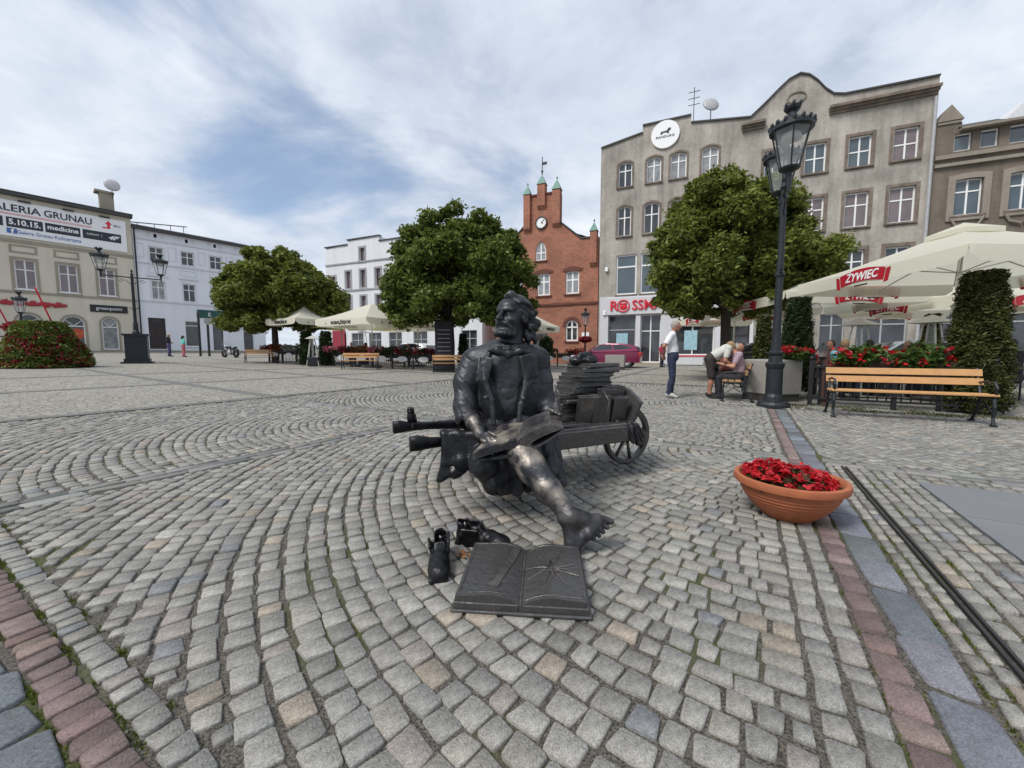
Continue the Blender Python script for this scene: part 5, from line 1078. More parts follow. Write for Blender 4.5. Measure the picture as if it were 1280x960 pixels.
def tree(label, base, h_trunk, r_trunk, env, nclump, nleaf, size, m, seed):
    "env: list of (centre, radii) ellipsoids in local coordinates that the clumps fill"
    rs = np.random.RandomState(seed); t_ = thing('tree', label, 'tree', tuple(base)); mb = MB()
    mb.tube([(0, 0, -.15), (0, 0, .1), (.03, .02, h_trunk*.5), (.0, .05, h_trunk), (.05, 0, h_trunk+1.2)], [r_trunk*1.5, r_trunk*1.1, r_trunk, r_trunk*.85, r_trunk*.5], 12)
    lim = []
    clumps = []
    for k_ in range(nclump):
        c, r = env[rs.randint(len(env))] if k_ >= len(env)*3 else env[k_ % len(env)]; c = np.array(c); r = np.array(r)
        d = rs.randn(3); d /= np.linalg.norm(d); rad = rs.uniform(.35, 1.0)**.7; p = c+d*r*rad
        if p[2] < h_trunk*.92: p[2] = h_trunk*.92+rs.rand()*.4
        clumps.append((p, np.array([1, 1, .8])*rs.uniform(.5, .9)*min(r)*.36)); lim.append(p)
    for p in lim[:26]:
        a = np.array([.0, .03, h_trunk*rs.uniform(.8, 1.15)]); mid = a*.5+p*.5+np.array([0, 0, .25]); mb.tube([a, mid, p], [r_trunk*.42, r_trunk*.22, r_trunk*.06], 6)
    mb.build('trunk', M_BARK, t_, smooth=True)
    P = blob_points(rs, clumps, nleaf); lit = np.clip(.5+.28*rs.randn(len(clumps)), 0, 1)
    tw = int(nleaf*.12); out = blob_points(rs, [(c, np.array(r)*1.4) for c, r in clumps], tw, .75); P = np.concatenate([P, out])
    leaves('crown', P, size, m, t_, rs); return t_
b0 = Gp(563, 462); Yt = 19.6; b0 = np.array([(563-640)/490*Yt, Yt, 0]); b0[2] = gzf(*b0[:2])
def env_px(b, L):
    o = []
    for u, v, ru, rv in L:
        p = at(u, v, b[1])-b; s_ = b[1]/490; o.append((p, (ru*s_, ru*s_*.9, rv*s_)))
    return o
tree('wide round maple tree behind the statue and in front of the brick town hall', b0, 2.6, .2, env_px(b0, [(575, 340, 78, 58), (525, 360, 48, 50), (625, 362, 44, 46), (570, 295, 52, 32), (530, 310, 38, 30), (612, 315, 40, 36), (575, 385, 90, 26), (500, 370, 26, 34)]), 420, 110000, .115, M_LEAF, 3)
b1 = np.array([(345-640)/490*24.5, 24.5, 0]); b1[2] = gzf(*b1[:2])
tree('maple tree with paler leaves beside the white building and the motorcycle', b1, 2.3, .19, env_px(b1, [(348, 365, 62, 42), (310, 380, 36, 42), (385, 375, 40, 38), (345, 335, 48, 22), (300, 360, 28, 30), (345, 402, 68, 20), (405, 385, 26, 26)]), 340, 90000, .13, M_LEAF2, 5)
b2 = np.array([(905-640)/490*13.6, 13.6, 0]); b2[2] = gzf(*b2[:2])
tree('tall maple tree behind the standing man in front of the grey building', b2, 2.5, .17, env_px(b2, [(915, 310, 78, 68), (860, 345, 48, 52), (975, 330, 58, 56), (905, 250, 44, 32), (960, 265, 40, 38), (1010, 335, 40, 26), (850, 305, 34, 34), (905, 375, 88, 24)]), 460, 120000, .085, M_LEAF2, 8)
# ---- street lamps
M_LGLASS = mat('lantern_glass', (.85, .87, .88), .04, 0, .01, 3, spec=.8, alpha=.16)
def lantern(t_, x, z0, s_=1., name='lantern'):
    mb = MB(); mb.lathe([(.05, -.42), (.16, -.36), (.17, -.33), (.15, -.33)], 12, (x, 0, z0), s_, s_); 
    mb.lathe([(.30, .28), (.34, .30), (.34, .36), (.28, .42), (.12, .50), (.07, .56), (.07, .6), (.12, .66), (.13, .7), (.04, .72)], 16, (x, 0, z0), s_, s_)
    for i in range(16):
        a = i*math.pi/8; mb.ell((x+.33*s_*math.cos(a), .33*s_*math.sin(a), z0+.39), (.035*s_, .035*s_, .05), 6, 4)
    for i in range(6):
        a = i*math.pi/3; mb.tube([(x+.16*s_*math.cos(a), .16*s_*math.sin(a), z0-.34), (x+.31*s_*math.cos(a), .31*s_*math.sin(a), z0+.3)], .013, 6); mb.ell((x+.12*s_*math.cos(a), .12*s_*math.sin(a), z0+.72), (.03, .03, .05), 6, 4)
    L_ = mb.build(name, M_IRON, t_, smooth=False); g = MB(); g.lathe([(.15*s_, -.33), (.30*s_, .29)], 6, (x, 0, z0), caps=False); g.build('glass', M_LGLASS, L_)
    lb = MB(); lb.lathe([(.05, .27), (.14, .25), (.17, .15), (.1, .12)], 10, (x, 0, z0)); lb.build('reflector', M_GREYFR, L_, smooth=True)
def street_lamp(label, base, rz, H=5.1, spread=.62, ped=False, name='street_lamp', group='double lantern street lamps', dz=0.):
    t_ = thing(name, label, 'street lamp', tuple(base), rz, None); mb = MB()
    if ped:
        mb.box(-.62, .62, -.62, .62, 0, .08); mb.box(-.5, .5, -.5, .5, .08, .25); mb.box(-.44, .44, -.44, .44, .25, 1.45); mb.box(-.52, .52, -.52, .52, 1.45, 1.55)
        mb.lathe([(.17, 1.55), (.16, 1.65), (.11, 1.75), (.10, 2.1), (.075, 2.2), (.06, H)], 12)
    else:
        mb.lathe([(.29, 0), (.29, .05), (.25, .10), (.18, .12), (.17, .2), (.145, .26), (.14, .75), (.16, .80), (.17, .86), (.12, .9), (.11, 1.02), (.14, 1.05), (.14, 1.09), (.09, 1.12), (.075, 1.4), (.055, 3.2), (.05, H)], 18)
    z1 = H*.62; mb.lathe([(.05, -.06), (.09, -.03), (.09, .03), (.05, .06)], 12, (0, 0, z1))
    for s_ in (-1, 1): mb.tube([(0, 0, z1), (s_*.14, 0, z1+.03), (s_*.17, 0, z1+.1)], .018, 6)
    mb.build('post', M_IRON, t_, smooth=False); a = MB()
    za = H-.12
    for s_ in (-1, 1):
        a.tube([(0, 0, za), (s_*spread, 0, za+.02)], .028, 8); a.tube([(s_*.05, 0, za-.35), (s_*.22, 0, za-.18), (s_*.42, 0, za-.10), (s_*.5, 0, za-.2), (s_*.4, 0, za-.26), (s_*.34, 0, za-.17)], .014, 6); a.tube([(s_*spread, 0, za-.12), (s_*spread, 0, za+.2)], [.02, .05], 8)
    a.lathe([(.04, 0), (.07, .05), (.03, .14), (.05, .2), (.01, .32)], 10, (0, 0, H)); a.build('arm', M_IRON, t_)
    for s_ in (-1, 1): lantern(t_, s_*spread, za+.62+s_*dz)
    return t_
P = Gp(966, 508); street_lamp('tall black street lamp with two crowned lanterns beside the concrete planter', (P[0], P[1], P[2]), math.atan2(P[1], P[0])+.10, 4.2, .60)
P = Gp(173, 454); street_lamp('black street lamp with two lanterns on a square iron pedestal by the cream building', (P[0], P[1], P[2]), R(38), 4.62, 1.15, True)
# ---- benches
M_WOOD = mat('bench_wood', (.50, .27, .105), .45, 0, .12, 12, .1, 60, coat=.2); M_WOODDK = mat('worn_bench_wood', (.33, .20, .10), .6, 0, .2, 12)
def bench(label, loc, rz, L=1.9, wood=None, group=None, seat_n=3):
    t_ = thing('park_bench', label, 'bench', tuple(loc), rz, group); wood = wood or M_WOOD
    for y, z in ((-.25, .435), (-.12, .425), (.01, .43))[:seat_n]: mb = MB(); mb.box(-L/2, L/2, y-.055, y+.055, z, z+.035, 0, .008); mb.build('seat_slat', wood, t_)
    for y, z in ((.16, .58), (.215, .72)): mb = MB(); mb.obox((0, y, z+.05), (L/2, 0, 0), (0, -.016, .004), (0, .012, .052)); mb.build('back_slat', wood, t_)
    for s_ in (-1, 1):
        x = s_*(L/2-.04); mb = MB()
        mb.tube([(x, -.30, .0), (x, -.27, .12), (x, -.29, .28), (x, -.26, .41), (x, -.05, .40), (x, .10, .42), (x, .17, .6), (x, .26, .84)], [.024, .02, .022, .024, .02, .022, .02, .018], 8)
        mb.tube([(x, .08, .41), (x, .15, .22), (x, .22, .1), (x, .30, .0)], [.022, .018, .018, .024], 8); mb.tube([(x, -.27, .41), (x, -.32, .56), (x, -.25, .64), (x, -.05, .65), (x, .17, .62)], .017, 8); mb.tube([(x, -.22, .2), (x, -.08, .3), (x, .04, .22), (x, .15, .22)], .012, 6)
        mb.box(x-.03, x+.03, -.34, -.25, 0, .02); mb.box(x-.03, x+.03, .25, .34, 0, .02); mb.build('side_frame', M_IRON, t_)
    mb = MB(); mb.tube([(-L/2+.04, -.06, .33), (L/2-.04, -.06, .33)], .012, 6); mb.build('stretcher', M_IRON, t_); return t_
A = np.array([5.45, 6.67]); C_ = np.array([7.17, 5.75]); d = C_-A; c = (A+C_)/2+np.array([.12, .22]); bench('long light wood bench in front of the tall thuja and beer parasol', (c[0], c[1], gzf(*c)), math.atan2(d[1], d[0]), float(np.hypot(*d)))
for u, v, du, lab, rz in ((324, 454, 34, 'light wood bench by the motorcycle beside the red flower boxes', R(24)), (449, 462, 44, 'light wood bench in front of the parasols beside the pink flowers', R(10)), (566, 466, 52, 'light wood bench beside the tree trunk behind the statue', R(10))):
    P = Gp(u, v); bench(lab, (P[0], P[1]+.2, P[2]), rz, max(1.6, du*P[1]/490*1.0))
P = Gp(921, 501); bench('bench with worn slats where the man in the plaid shirt sits', (P[0]+.25, P[1]+.5, P[2]), R(-117), 1.6, M_WOODDK)
# ---- terracotta bowl of begonias
M_TERRA = mat('terracotta', (.36, .11, .045), .65, 0, .14, 9, .1, 70); M_SOIL = mat('soil', (.02, .014, .01), .95)
P = Gp(984, 643); bowl = thing('flower_bowl', 'wide ribbed terracotta bowl full of red begonias on the cobbles', 'flower bowl', (P[0], P[1], .0))
prof = [(.15, 0), (.16, .015)]+[(.16+.135*math.sin(t*1.45)**.9+.003*math.sin(t*52), .015+.20*t) for t in np.linspace(.05, 1, 40)]+[(.305, .215), (.325, .22), (.33, .24), (.325, .265), (.30, .268), (.285, .25), (.27, .21)]
mb = MB(); mb.lathe(prof, 56); sharp(mb.build('bowl', M_TERRA, bowl), 50); mb = MB(); mb.lathe([(.01, .225), (.28, .22)], 24); mb.build('soil', M_SOIL, bowl)
rs = np.random.RandomState(2)
def disc(n, r, z0, hgt): 
    a = rs.rand(n)*6.283; q = np.sqrt(rs.rand(n))*r; return np.stack([q*np.cos(a), q*np.sin(a), z0+hgt*(1-(q/r)**2)*(.4+.6*rs.rand(n))], -1)
leaves('foliage', disc(2200, .285, .22, .10), .026, leaf_material('begonia_leaf', (.03, .022, .010), (.10, .06, .025)), bowl, rs, .5, flat=.8)
def blooms(parent, centres, r, npet, m, size, name='flowers'):
    C = np.repeat(centres, npet, 0)+rs.randn(len(centres)*npet, 3)*np.array([r, r, r*.6]); return leaves(name, C, size, m, parent, rs, .5, flat=.85)
c = disc(105, .27, .25, .10); c[:, 2] += np.where(c[:, 0] < -.02, .025, 0); blooms(bowl, c, .013, 14, M_RED, .016)
# ---- concrete planters, hedges
M_CONC = mat('washed_concrete', (.30, .285, .26), .9, 0, .25, 60, .5, 90); M_CONCDK = mat('dark_concrete', (.06, .055, .05), .9, 0, .2, 20)
def planter(label, loc, rz, w_, h, group=None):
    t_ = thing('concrete_planter', label, 'planter', tuple(loc), rz, group); mb = MB(); mb.box(-w_/2, w_/2, -w_/2, w_/2, .16, h, 0, .02); mb.box(-w_/2+.05, w_/2-.05, -w_/2+.05, w_/2-.05, h-.001, h+.004); mb.build('box', M_CONC, t_)
    mb = MB(); mb.box(-w_/2+.03, w_/2-.03, -w_/2+.03, w_/2-.03, -.05, .16); mb.build('base', M_CONCDK, t_); return t_
P = Gp(975, 503); PL = np.array([P[0]+.05, P[1]+.42, P[2]]); planter('square washed concrete planter beside the tall lamp post', PL, R(12), .82, .92)
P = Gp(769, 462); planter('low concrete planter block in front of the purple car', (P[0], P[1], P[2]), R(-20), 1.0, .8)
def bush(name, label, cat, loc, env, n, size, m, seed, nclump=60, cr=.32, group=None, extra=None, stem=True):
    r_ = np.random.RandomState(seed); t_ = thing(name, label, cat, tuple(loc), 0, group); cl = []
    for k_ in range(nclump):
        c, r = env[r_.randint(len(env))]; d = r_.randn(3); d /= np.linalg.norm(d); p = np.array(c)+d*np.array(r)*r_.uniform(.5, .95); p[2] = max(p[2], .05); cl.append((p, cr*r_.uniform(.6, 1.2)))
    leaves('foliage', blob_points(r_, cl, n), size, m, t_, r_)
    if stem: mb = MB(); mb.tube([(0, 0, -.05), (0, 0, max(c[2] for c, _ in env))], [.05, .02], 6); mb.build('stem', M_BARK, t_)
    if extra: extra(t_, r_)
    return t_
def thuja(label, loc, h, r, seed, n=9000, size=.07, m=None):
    r_ = np.random.RandomState(seed); t_ = thing('thuja', label, 'thuja', tuple(loc)); z = r_.rand(n)**.9; prof = np.where(z < .08, .80+2.5*z, 1.03-.50*z**1.25); a = r_.rand(n)*6.283
    lump = 1+.12*np.sin(a*5+z*17)+.10*np.sin(a*9-z*31)+.06*r_.randn(n); q = r*prof*lump*(.72+.32*r_.rand(n)); P = np.stack([q*np.cos(a), q*np.sin(a), .05+z*h], -1)
    leaves('foliage', P, size, m or M_THUJA, t_, r_, .2, flat=.35); mb = MB(); mb.tube([(0, 0, -.1), (0, 0, h*.9)], [.06, .02], 8); mb.build('stem', M_BARK, t_)
    mb = MB(); mb.lathe([(r*.45, .1), (r*.62, h*.2), (r*.5, h*.6), (r*.3, h*.93)], 12); mb.build('inner_twigs', M_THUJA, t_, smooth=True); return t_
P = at(1216, 500, 7.05); thuja('tall dark thuja behind the long bench at the corner of the beer parasol', (P[0], P[1], gzf(P[0], P[1])), 2.46, .43, 1, 34000, .034)
P = at(993, 480, 9.3); thuja('dark thuja rising behind the concrete planter by the lamp', (P[0], P[1], gzf(P[0], P[1])+.1), 2.2, .36, 2, 16000, .036, M_DKLEAF)
P = at(952, 470, 11.0); thuja('narrow dark thuja between the lamp post and the shaded car', (P[0], P[1], gzf(P[0], P[1])+.4), 1.6, .24, 3, 4000, .06)
P = at(1160, 470, 11.5); thuja('slim thuja under the parasols beside the patio heater', (P[0], P[1], gzf(P[0], P[1])+.2), 1.9, .25, 4, 3500, .06)
# flowers in the planter
P = PL+np.array([.30, -.25, .92]); fb = bush('geranium_clump', 'bright red geraniums spilling from the concrete planter by the lamp', 'flowers', tuple(P), [((0, 0, .1), (.32, .2, .14))], 900, .045, M_GREENLF, 6, 20, .1, stem=False, extra=lambda t_, r_: blooms(t_, np.stack([r_.uniform(-.34, .34, 45), r_.uniform(-.22, .2, 45), .17+.1*r_.rand(45)], -1), .035, 16, M_RED, .03))
# flower pyramid at the left
P = Gp(57, 459); fp = thing('flower_pyramid', 'big rounded pyramid of red flowers and green foliage by the cream building', 'flower pyramid', tuple(P)); r_ = np.random.RandomState(12)
n = 16000; z = r_.rand(n); a = r_.rand(n)*6.283; rad = (1.45-.62*z-.25*z**3)*(.82+.22*r_.rand(n))*(1+.06*np.sin(a*6+z*9)); Q = np.stack([rad*np.cos(a), rad*np.sin(a), .02+1.9*z], -1); red = (r_.rand(n) < np.where(z < .72, .40, .06)) & (np.sin(a*3+z*11)+np.sin(a*7-z*17) > -.6)
leaves('foliage', Q[~red], .075, M_LEAF, fp, r_); leaves('flowers', Q[red], .06, M_DKRED, fp, r_, flat=.85); mb = MB(); mb.lathe([(1.2, 0), (1.05, .5), (.8, 1.2), (.45, 1.72)], 18); mb.build('frame', M_DKLEAF, fp, smooth=True)
# ---- parasols
M_CANVAS = leaf_material('cream_canvas', (.80, .78, .66), (.83, .81, .70), .45); M_YCANVAS = leaf_material('yellow_canvas', (.76, .68, .30), (.80, .72, .36), .45); M_ALU = mat('parasol_pole', (.55, .54, .50), .4, .3)
M_LOGORED = mat('beer_red', (.40, .008, .022), .5); M_GREYTXT = mat('black_print', (.02, .02, .02), .6); M_GREYMARK = mat('grey_print', (.42, .42, .38), .6)
def parasol(label, near, d1, d2, size, ze, za, zg, val=.3, logo='zywiec', cap=True, vm=None, name='parasol', size2=None):
    "square parasol: near corner, two edge directions, eave and apex heights above z = 0"
    near = np.array(near, float); d1 = np.append(unit((*d1, 0))[:2], 0); d2 = np.append(unit((*d2, 0))[:2], 0); s2 = size2 or size
    cen = near[:2]+(d1[:2]*size+d2[:2]*s2)/2; t_ = thing(name, label, 'parasol', (cen[0], cen[1], zg)); O_ = np.array([cen[0], cen[1], zg])
    K = [np.append(near[:2], ze), np.append(near[:2], ze)+d1*size, np.append(near[:2], ze)+d1*size+d2*s2, np.append(near[:2], ze)+d2*s2]; ap = np.array([cen[0], cen[1], za]); k0 = .16 if cap else .02
    vs, fs = [], []; n = 8
    for e in range(4):
        A_, B_ = K[e]-O_, K[(e+1) % 4]-O_; a0 = ap-O_; o = len(vs); m = 7
        for i in range(m):
            t = i/(m-1)*(1-k0); 
            for j in range(n+1):
                w_ = j/n; q = (A_*(1-w_)+B_*w_)*(1-t)+a0*t; q = q+np.array([0, 0, -.10*math.sin(math.pi*w_)*(1-t)*(.3+t)-.06*math.sin(math.pi*t)]); vs.append(q)
        fs += [(o+i*(n+1)+j, o+i*(n+1)+j+1, o+(i+1)*(n+1)+j+1, o+(i+1)*(n+1)+j) for i in range(m-1) for j in range(n)]
    mb = MB(); mb.add(vs, fs); cn = mb.build('canopy', M_CANVAS, t_, smooth=True)
    if cap:
        mb = MB(); a0 = ap-O_; zc = a0[2]; kk = k0*1.25; ring = [(K[e]-O_)*kk+a0*(1-kk)+np.array([0, 0, .07]) for e in range(4)]; top = a0+np.array([0, 0, .02+.07]); 
        mb.add(ring+[top], [(0, 1, 4), (1, 2, 4), (2, 3, 4), (3, 0, 4)]); mb.add([q for q in ring]+[q-np.array([0, 0, .10]) for q in ring], [(i, i+4, (i+1) % 4+4, (i+1) % 4) for i in range(4)]); mb.build('vent_cap', M_CANVAS, t_)
    for e in range(4):
        A_, B_ = K[e]-O_, K[(e+1) % 4]-O_; ln = float(np.linalg.norm(B_-A_)); ux = (B_-A_)/ln; m = 24; vs = []
        outw = np.array([ux[1], -ux[0], 0]); outw = outw if outw@((A_+B_)/2-(ap-O_)) > 0 else -outw
        for i in range(m+1):
            w_ = i/m; q = A_*(1-w_)+B_*w_-np.array([0, 0, .03*math.sin(math.pi*w_)]); edge = min(w_, 1-w_)*ln; drop = val*(1 if edge > .22 else (.62+.38*math.sin(edge/.22*math.pi/2)))
            if edge < .01: drop = val*.6
            vs += [q, q+outw*.03-np.array([0, 0, drop])]
        mb = MB(); mb.add(vs, [(2*i, 2*i+1, 2*i+3, 2*i+2) for i in range(m)]); vl = mb.build('valance', vm or M_CANVAS, t_)
        mid = (A_+B_)/2+outw*.035-np.array([0, 0, val*.55+.03]); rz = math.atan2(ux[1], ux[0])
        if outw@np.array([math.sin(rz), -math.cos(rz), 0]) < 0: rz += math.pi
        def put(o_):
            o_.location = mid; o_.rotation_euler = (0, 0, rz); return o_
        if logo == 'zywiec':
            W_, H_ = .52, .13; pts = []
            for i in range(9): x = -W_+2*W_*i/8; pts.append((x, -H_+.07*(1-(x/W_)**2)))
            for i in range(9): x = W_+.04-2*(W_+.04)*i/8; pts.append((x, H_+.07*(1-(x/W_)**2)))
            mb = MB(); mb.plate(pts, (), -.008, .008); b_ = put(mb.build('beer_badge', M_LOGORED, vl)); b_.parent = t_
            for s_ in (-1, 1):
                mb = MB(); mb.plate([(s_*(W_+.02), -H_-.05), (s_*(W_+.11), -H_-.03), (s_*(W_+.15), H_-.02), (s_*(W_+.07), H_-.04)], (), -.006, .006); mb.build('badge_end', M_LOGORED, b_)
                tx = text('ŻYWIEC', .24, M_WHITESIGN, b_, 0, -.012 if s_ < 0 else .012, .035, width=.82, depth=.004, font_shear=.25, bold=.006)
            mb = MB(); mb.box(-.16, .16, -.007, .007, -H_-.03, -H_+.0); mb.build('badge_underline', M_GREYTXT, b_)
        else:
            for s_ in (-1, 1): o_ = put(text('KSIĄŻĘCE', .2, M_GREYTXT, t_, .12, s_*.008, 0, width=ln*.38, depth=.004, bold=.006))
            mb = MB(); mb.lathe([(.05, -.006), (.07, 0), (.05, .006)], 12); mb.xf(Matrix.Translation((-.27*ln, 0, 0)) @ Matrix.Rotation(R(90), 4, 'X')); put(mb.build('crest', M_GREYMARK, t_))
    mb = MB(); mb.tube([(0, 0, 0), (0, 0, za-zg-.05)], .035, 10); mb.build('pole', M_ALU, t_, smooth=True); mb = MB(); mb.box(-.4, .4, -.4, .4, -.02, .09, 0, .02); mb.build('base', M_CONCDK, t_)
    hub = np.array([0, 0, za-zg-.35])
    for e in range(4):
        for tgt in (K[e]-O_, (K[e]+K[(e+1) % 4])/2-O_):
            mb = MB(); md = abs(np.linalg.norm(tgt[:2])-np.linalg.norm((K[0]-O_)[:2])) > .2; q = tgt*.95+(ap-O_)*.05-np.array([0, 0, .22 if md else .09]); c0 = ap-O_-np.array([0, 0, .28]); mb.tube([c0, (c0+q)/2-np.array([0, 0, .04]), q], .014, 6); mb.tube([hub-np.array([0, 0, .6]), (q+c0)/2-np.array([0, 0, .06])], .011, 6); mb.build('rib', M_ALU, t_)
    return t_
zg = gzf(9.5, 8.6)
parasol('large cream beer parasol with curved red badges over the long bench', (7.45, 6.55), (.03, 1), (1, -.03), 4.0, 2.88, 3.74, zg, .28)
parasol('cream beer parasol with red badges standing behind the large one', (7.7, 11.2), (.03, 1), (1, -.03), 4.0, 2.82, 3.6, zg, .30)
parasol('far cream beer parasol with red badges beside the dark thuja', (7.9, 15.6), (.03, 1), (1, -.03), 3.6, 2.70, 3.4, zg+.05, .30)
parasol('cream beer parasol with red badges beyond the tall thuja', (11.9, 10.6), (.03, 1), (1, -.03), 4.0, 2.66, 3.5, zg, .30)
for lab, near, z_e, sz in (('cream parasol with black lettering beside the maple and motorcycle', (-11.75, 21.5), 3.02, 3.0), ('cream parasol with black lettering above the bench and pink flowers', (-7.0, 19.0), 2.84, 4.0), ('cream lettered parasol tucked under the round maple', (-5.2, 22.0), 2.85, 3.0), ('cream lettered parasol in the back row behind the bench', (-10.2, 22.8), 2.95, 3.0), ('cream lettered parasol in front of the brick town hall', (1.44, 22.0), 2.70, 3.0), ('cream lettered parasol in the back row near the white car', (-7.4, 25.2), 3.0, 3.0)):
    c = np.array(near)+DA*1.5+DB*1.5; parasol(lab, near, DA, DB, sz, z_e, z_e+.95, gzf(*c), .34, 'ks', False, M_CANVAS if 'back' not in lab else M_YCANVAS)
# ================================================================== people
M_SKIN = mat('skin', (.42, .22, .15), .55, 0, .08, 12); M_TAN = mat('tanned_skin', (.33, .15, .095), .55, 0, .08, 12); M_HAIRG = mat('grey_hair', (.30, .27, .24), .8, 0, .2, 60); M_HAIRD = mat('dark_hair', (.02, .015, .012), .7); M_HAIRB = mat('sandy_hair', (.26, .17, .09), .8, 0, .2, 60)
def cloth(name, c, var=.12): return mat(name, c, .85, 0, var, 9, .25, 30)
M_SHIRTW = cloth('white_shirt', (.74, .74, .76), .05); M_JEANS = cloth('navy_jeans', (.018, .026, .055)); M_SHOEBK = cloth('black_shoe', (.015, .014, .013)); M_SHOEGR = cloth('light_shoe', (.40, .39, .36)); M_TEE = cloth('pale_grey_shirt', (.50, .51, .46)); M_SHORTS = cloth('dark_shorts', (.025, .02, .018)); M_REDC = cloth('red_top', (.42, .03, .05)); M_DKC = cloth('dark_top', (.02, .02, .026)); M_TEALC = cloth('turquoise_top', (.14, .50, .42)); M_MAG = cloth('magenta_top', (.45, .02, .10)); M_PURP = cloth('purple_trousers', (.08, .07, .16)); M_PINKC = cloth('pinkish_trousers', (.42, .10, .12)); M_BROWNC = cloth('brown_top', (.16, .06, .05)); M_CREAMC = cloth('cream_top', (.55, .50, .42)); M_BLUEC = cloth('light_blue_top', (.20, .42, .52))
def plaid_mat():
    m = mat('plaid_shirt', (.50, .40, .44), .85); t = m.node_tree; L = t.links.new; b = t.nodes['Principled BSDF']; tc = t.nodes.new('ShaderNodeTexCoord'); ws = []
    for d, s_ in (('X', 11), ('Z', 9), ('Y', 12)):
        w_ = t.nodes.new('ShaderNodeTexWave'); w_.bands_direction = d; w_.inputs['Scale'].default_value = s_; L(tc.outputs['Object'], w_.inputs['Vector']); ws.append(w_.outputs['Fac'])
    a = t.nodes.new('ShaderNodeMath'); a.operation = 'MULTIPLY'; L(ws[0], a.inputs[0]); L(ws[1], a.inputs[1]); x = t.nodes.new('ShaderNodeMix'); x.data_type = 'RGBA'; L(a.outputs[0], x.inputs[0]); x.inputs[6].default_value = (.24, .15, .20, 1); x.inputs[7].default_value = (.62, .52, .54, 1); L(x.outputs[2], b.inputs['Base Color']); return m
M_PLAID = plaid_mat()
def person(label, loc, rz, J, mats, hairm, h=.013, short_sleeve=True, bare_legs=False, scale=1., hair='short', group=None, skirt=False):
    "J: joints in local metres, x forward, y to the left; one continuous body, hair as a part"
    t_ = thing('person', label, 'person', tuple(loc), rz, group); t_.scale = (scale,)*3
    P = {k: np.array(v, float) for k, v in J.items()}; A = np.array(list(P.values())); S = Sculpt(A.min(0)-.24, A.max(0)+.24, h)
    pe, ch, ne, he = P['pelvis'], P['chest'], P['neck'], P['head']; tf = frame(ch-pe, (1, 0, .01))[[1, 2, 0]]
    S.ell(pe, (.165, .125, .13), tf, .04, 2); S.ell((pe+ch)/2+(P.get('belly', (0, 0, 0)) if 0 else 0), (.155, .13, .16), tf, .06, 1); S.ell(ch, (.175, .125, .19), tf, .05, 1); S.cap(ch*.6+ne*.4, ne, .07, .055, .03, 0)
    S.cap(P['shL'], P['shR'], .065, .065, .05, 1); S.cap(ne, he, .05, .06, .02, 0)
    hf = unit(P.get('look', np.array([1, 0, 0]))); hu = unit(he-ne); fr_ = frame(hf, hu); hc = he
    S.ell(hc, (.098, .075, .12), fr_, .02, 0); S.ell(hc+fr_[0]*.04-fr_[2]*.07, (.05, .05, .05), fr_, .02, 0); S.cap(hc+fr_[0]*.095+fr_[2]*.01, hc+fr_[0]*.115-fr_[2]*.025, .012, .016, .012, 0)
    for k in (-1, 1):
        S.ell(hc+fr_[1]*k*.075-fr_[0]*.005, (.022, .012, .03), fr_, .008, 0); S.ell(hc+fr_[0]*.10+fr_[1]*k*.03+fr_[2]*.015, (.012, .015, .010), fr_, .006, neg=True)
    S.cap(hc+fr_[0]*.10-fr_[1]*.018-fr_[2]*.055, hc+fr_[0]*.10+fr_[1]*.018-fr_[2]*.055, .006, .006, .005, neg=True)
    for s_ in 'LR':
        sh, el, wr = P['sh'+s_], P['el'+s_], P['wr'+s_]; S.cap(sh, sh*.35+el*.65, .068, .060, .03, 1); S.chain([sh*.4+el*.6, el, wr], [.046 if short_sleeve else .056, .042 if short_sleeve else .05, .030], .02, 0 if short_sleeve else 1)
        d = unit(wr-el); side = unit(np.cross(d, (0.3, .2, 1))); S.ell(wr+d*.05, (.05, .036, .018), frame(d, np.cross(side, d)+1e-3), .015, 0)
        for i in range(4): S.chain([wr+d*.085+side*(.016*(i-1.5)*1.5), wr+d*(.13-.008*abs(i-1.2))+side*(.018*(i-1.5)*1.5), wr+d*(.155-.01*abs(i-1.2))+side*(.016*(i-1.5)*1.5)-np.cross(side, d)*.015], [.0105, .0098, .0085], .006, 0)
        S.chain([wr+d*.03+side*.03, wr+d*.065+side*.052, wr+d*.09+side*.05], [.013, .011, .009], .006, 0)
        hp_, kn_, an_, to = P['hip'+s_], P['kn'+s_], P['an'+s_], P['toe'+s_]; S.cap(hp_, kn_, .098, .068 if not bare_legs else .085, .04, 2); S.chain([kn_, kn_*.65+an_*.35, an_], [.06, .058, .042] if bare_legs else [.066, .068, .056], .02, 0 if bare_legs else 2)
        S.chain([an_-np.array([.03, 0, .03]), an_*.5+to*.5, to], [.045, .045, .036], .02, 3)
    if skirt: S.cap(pe, pe-np.array([0, 0, .3]), .15, .2, .04, 2)
    S.warp(lambda x, y, z: .004*np.sin(26*z+9*x)*np.sin(14*x+11*y))
    S.build('body', mats, t_, labmat=[0, 1, 2, 3])
    if hair:
        H_ = Sculpt(hc-.2, hc+.2, .011); H_.ell(hc-fr_[0]*.018+fr_[2]*.022, (.098, .083, .112), fr_, .015); H_.ell(hc+fr_[0]*.10-fr_[2]*.02, (.10, .12, .11), fr_, .012, neg=True)
        if hair == 'bald': H_.ell(hc+fr_[2]*.09+fr_[0]*.02, (.12, .1, .09), fr_, .01, neg=True)
        if hair == 'long': H_.chain([hc-fr_[0]*.07, hc-fr_[0]*.09-fr_[2]*.12, hc-fr_[0]*.08-fr_[2]*.18], [.075, .07, .04], .02)
        H_.warp(lambda x, y, z: .004*np.sin(70*z+40*x)*np.sin(60*y+20*x)); H_.build('hair', hairm, t_)
    return t_
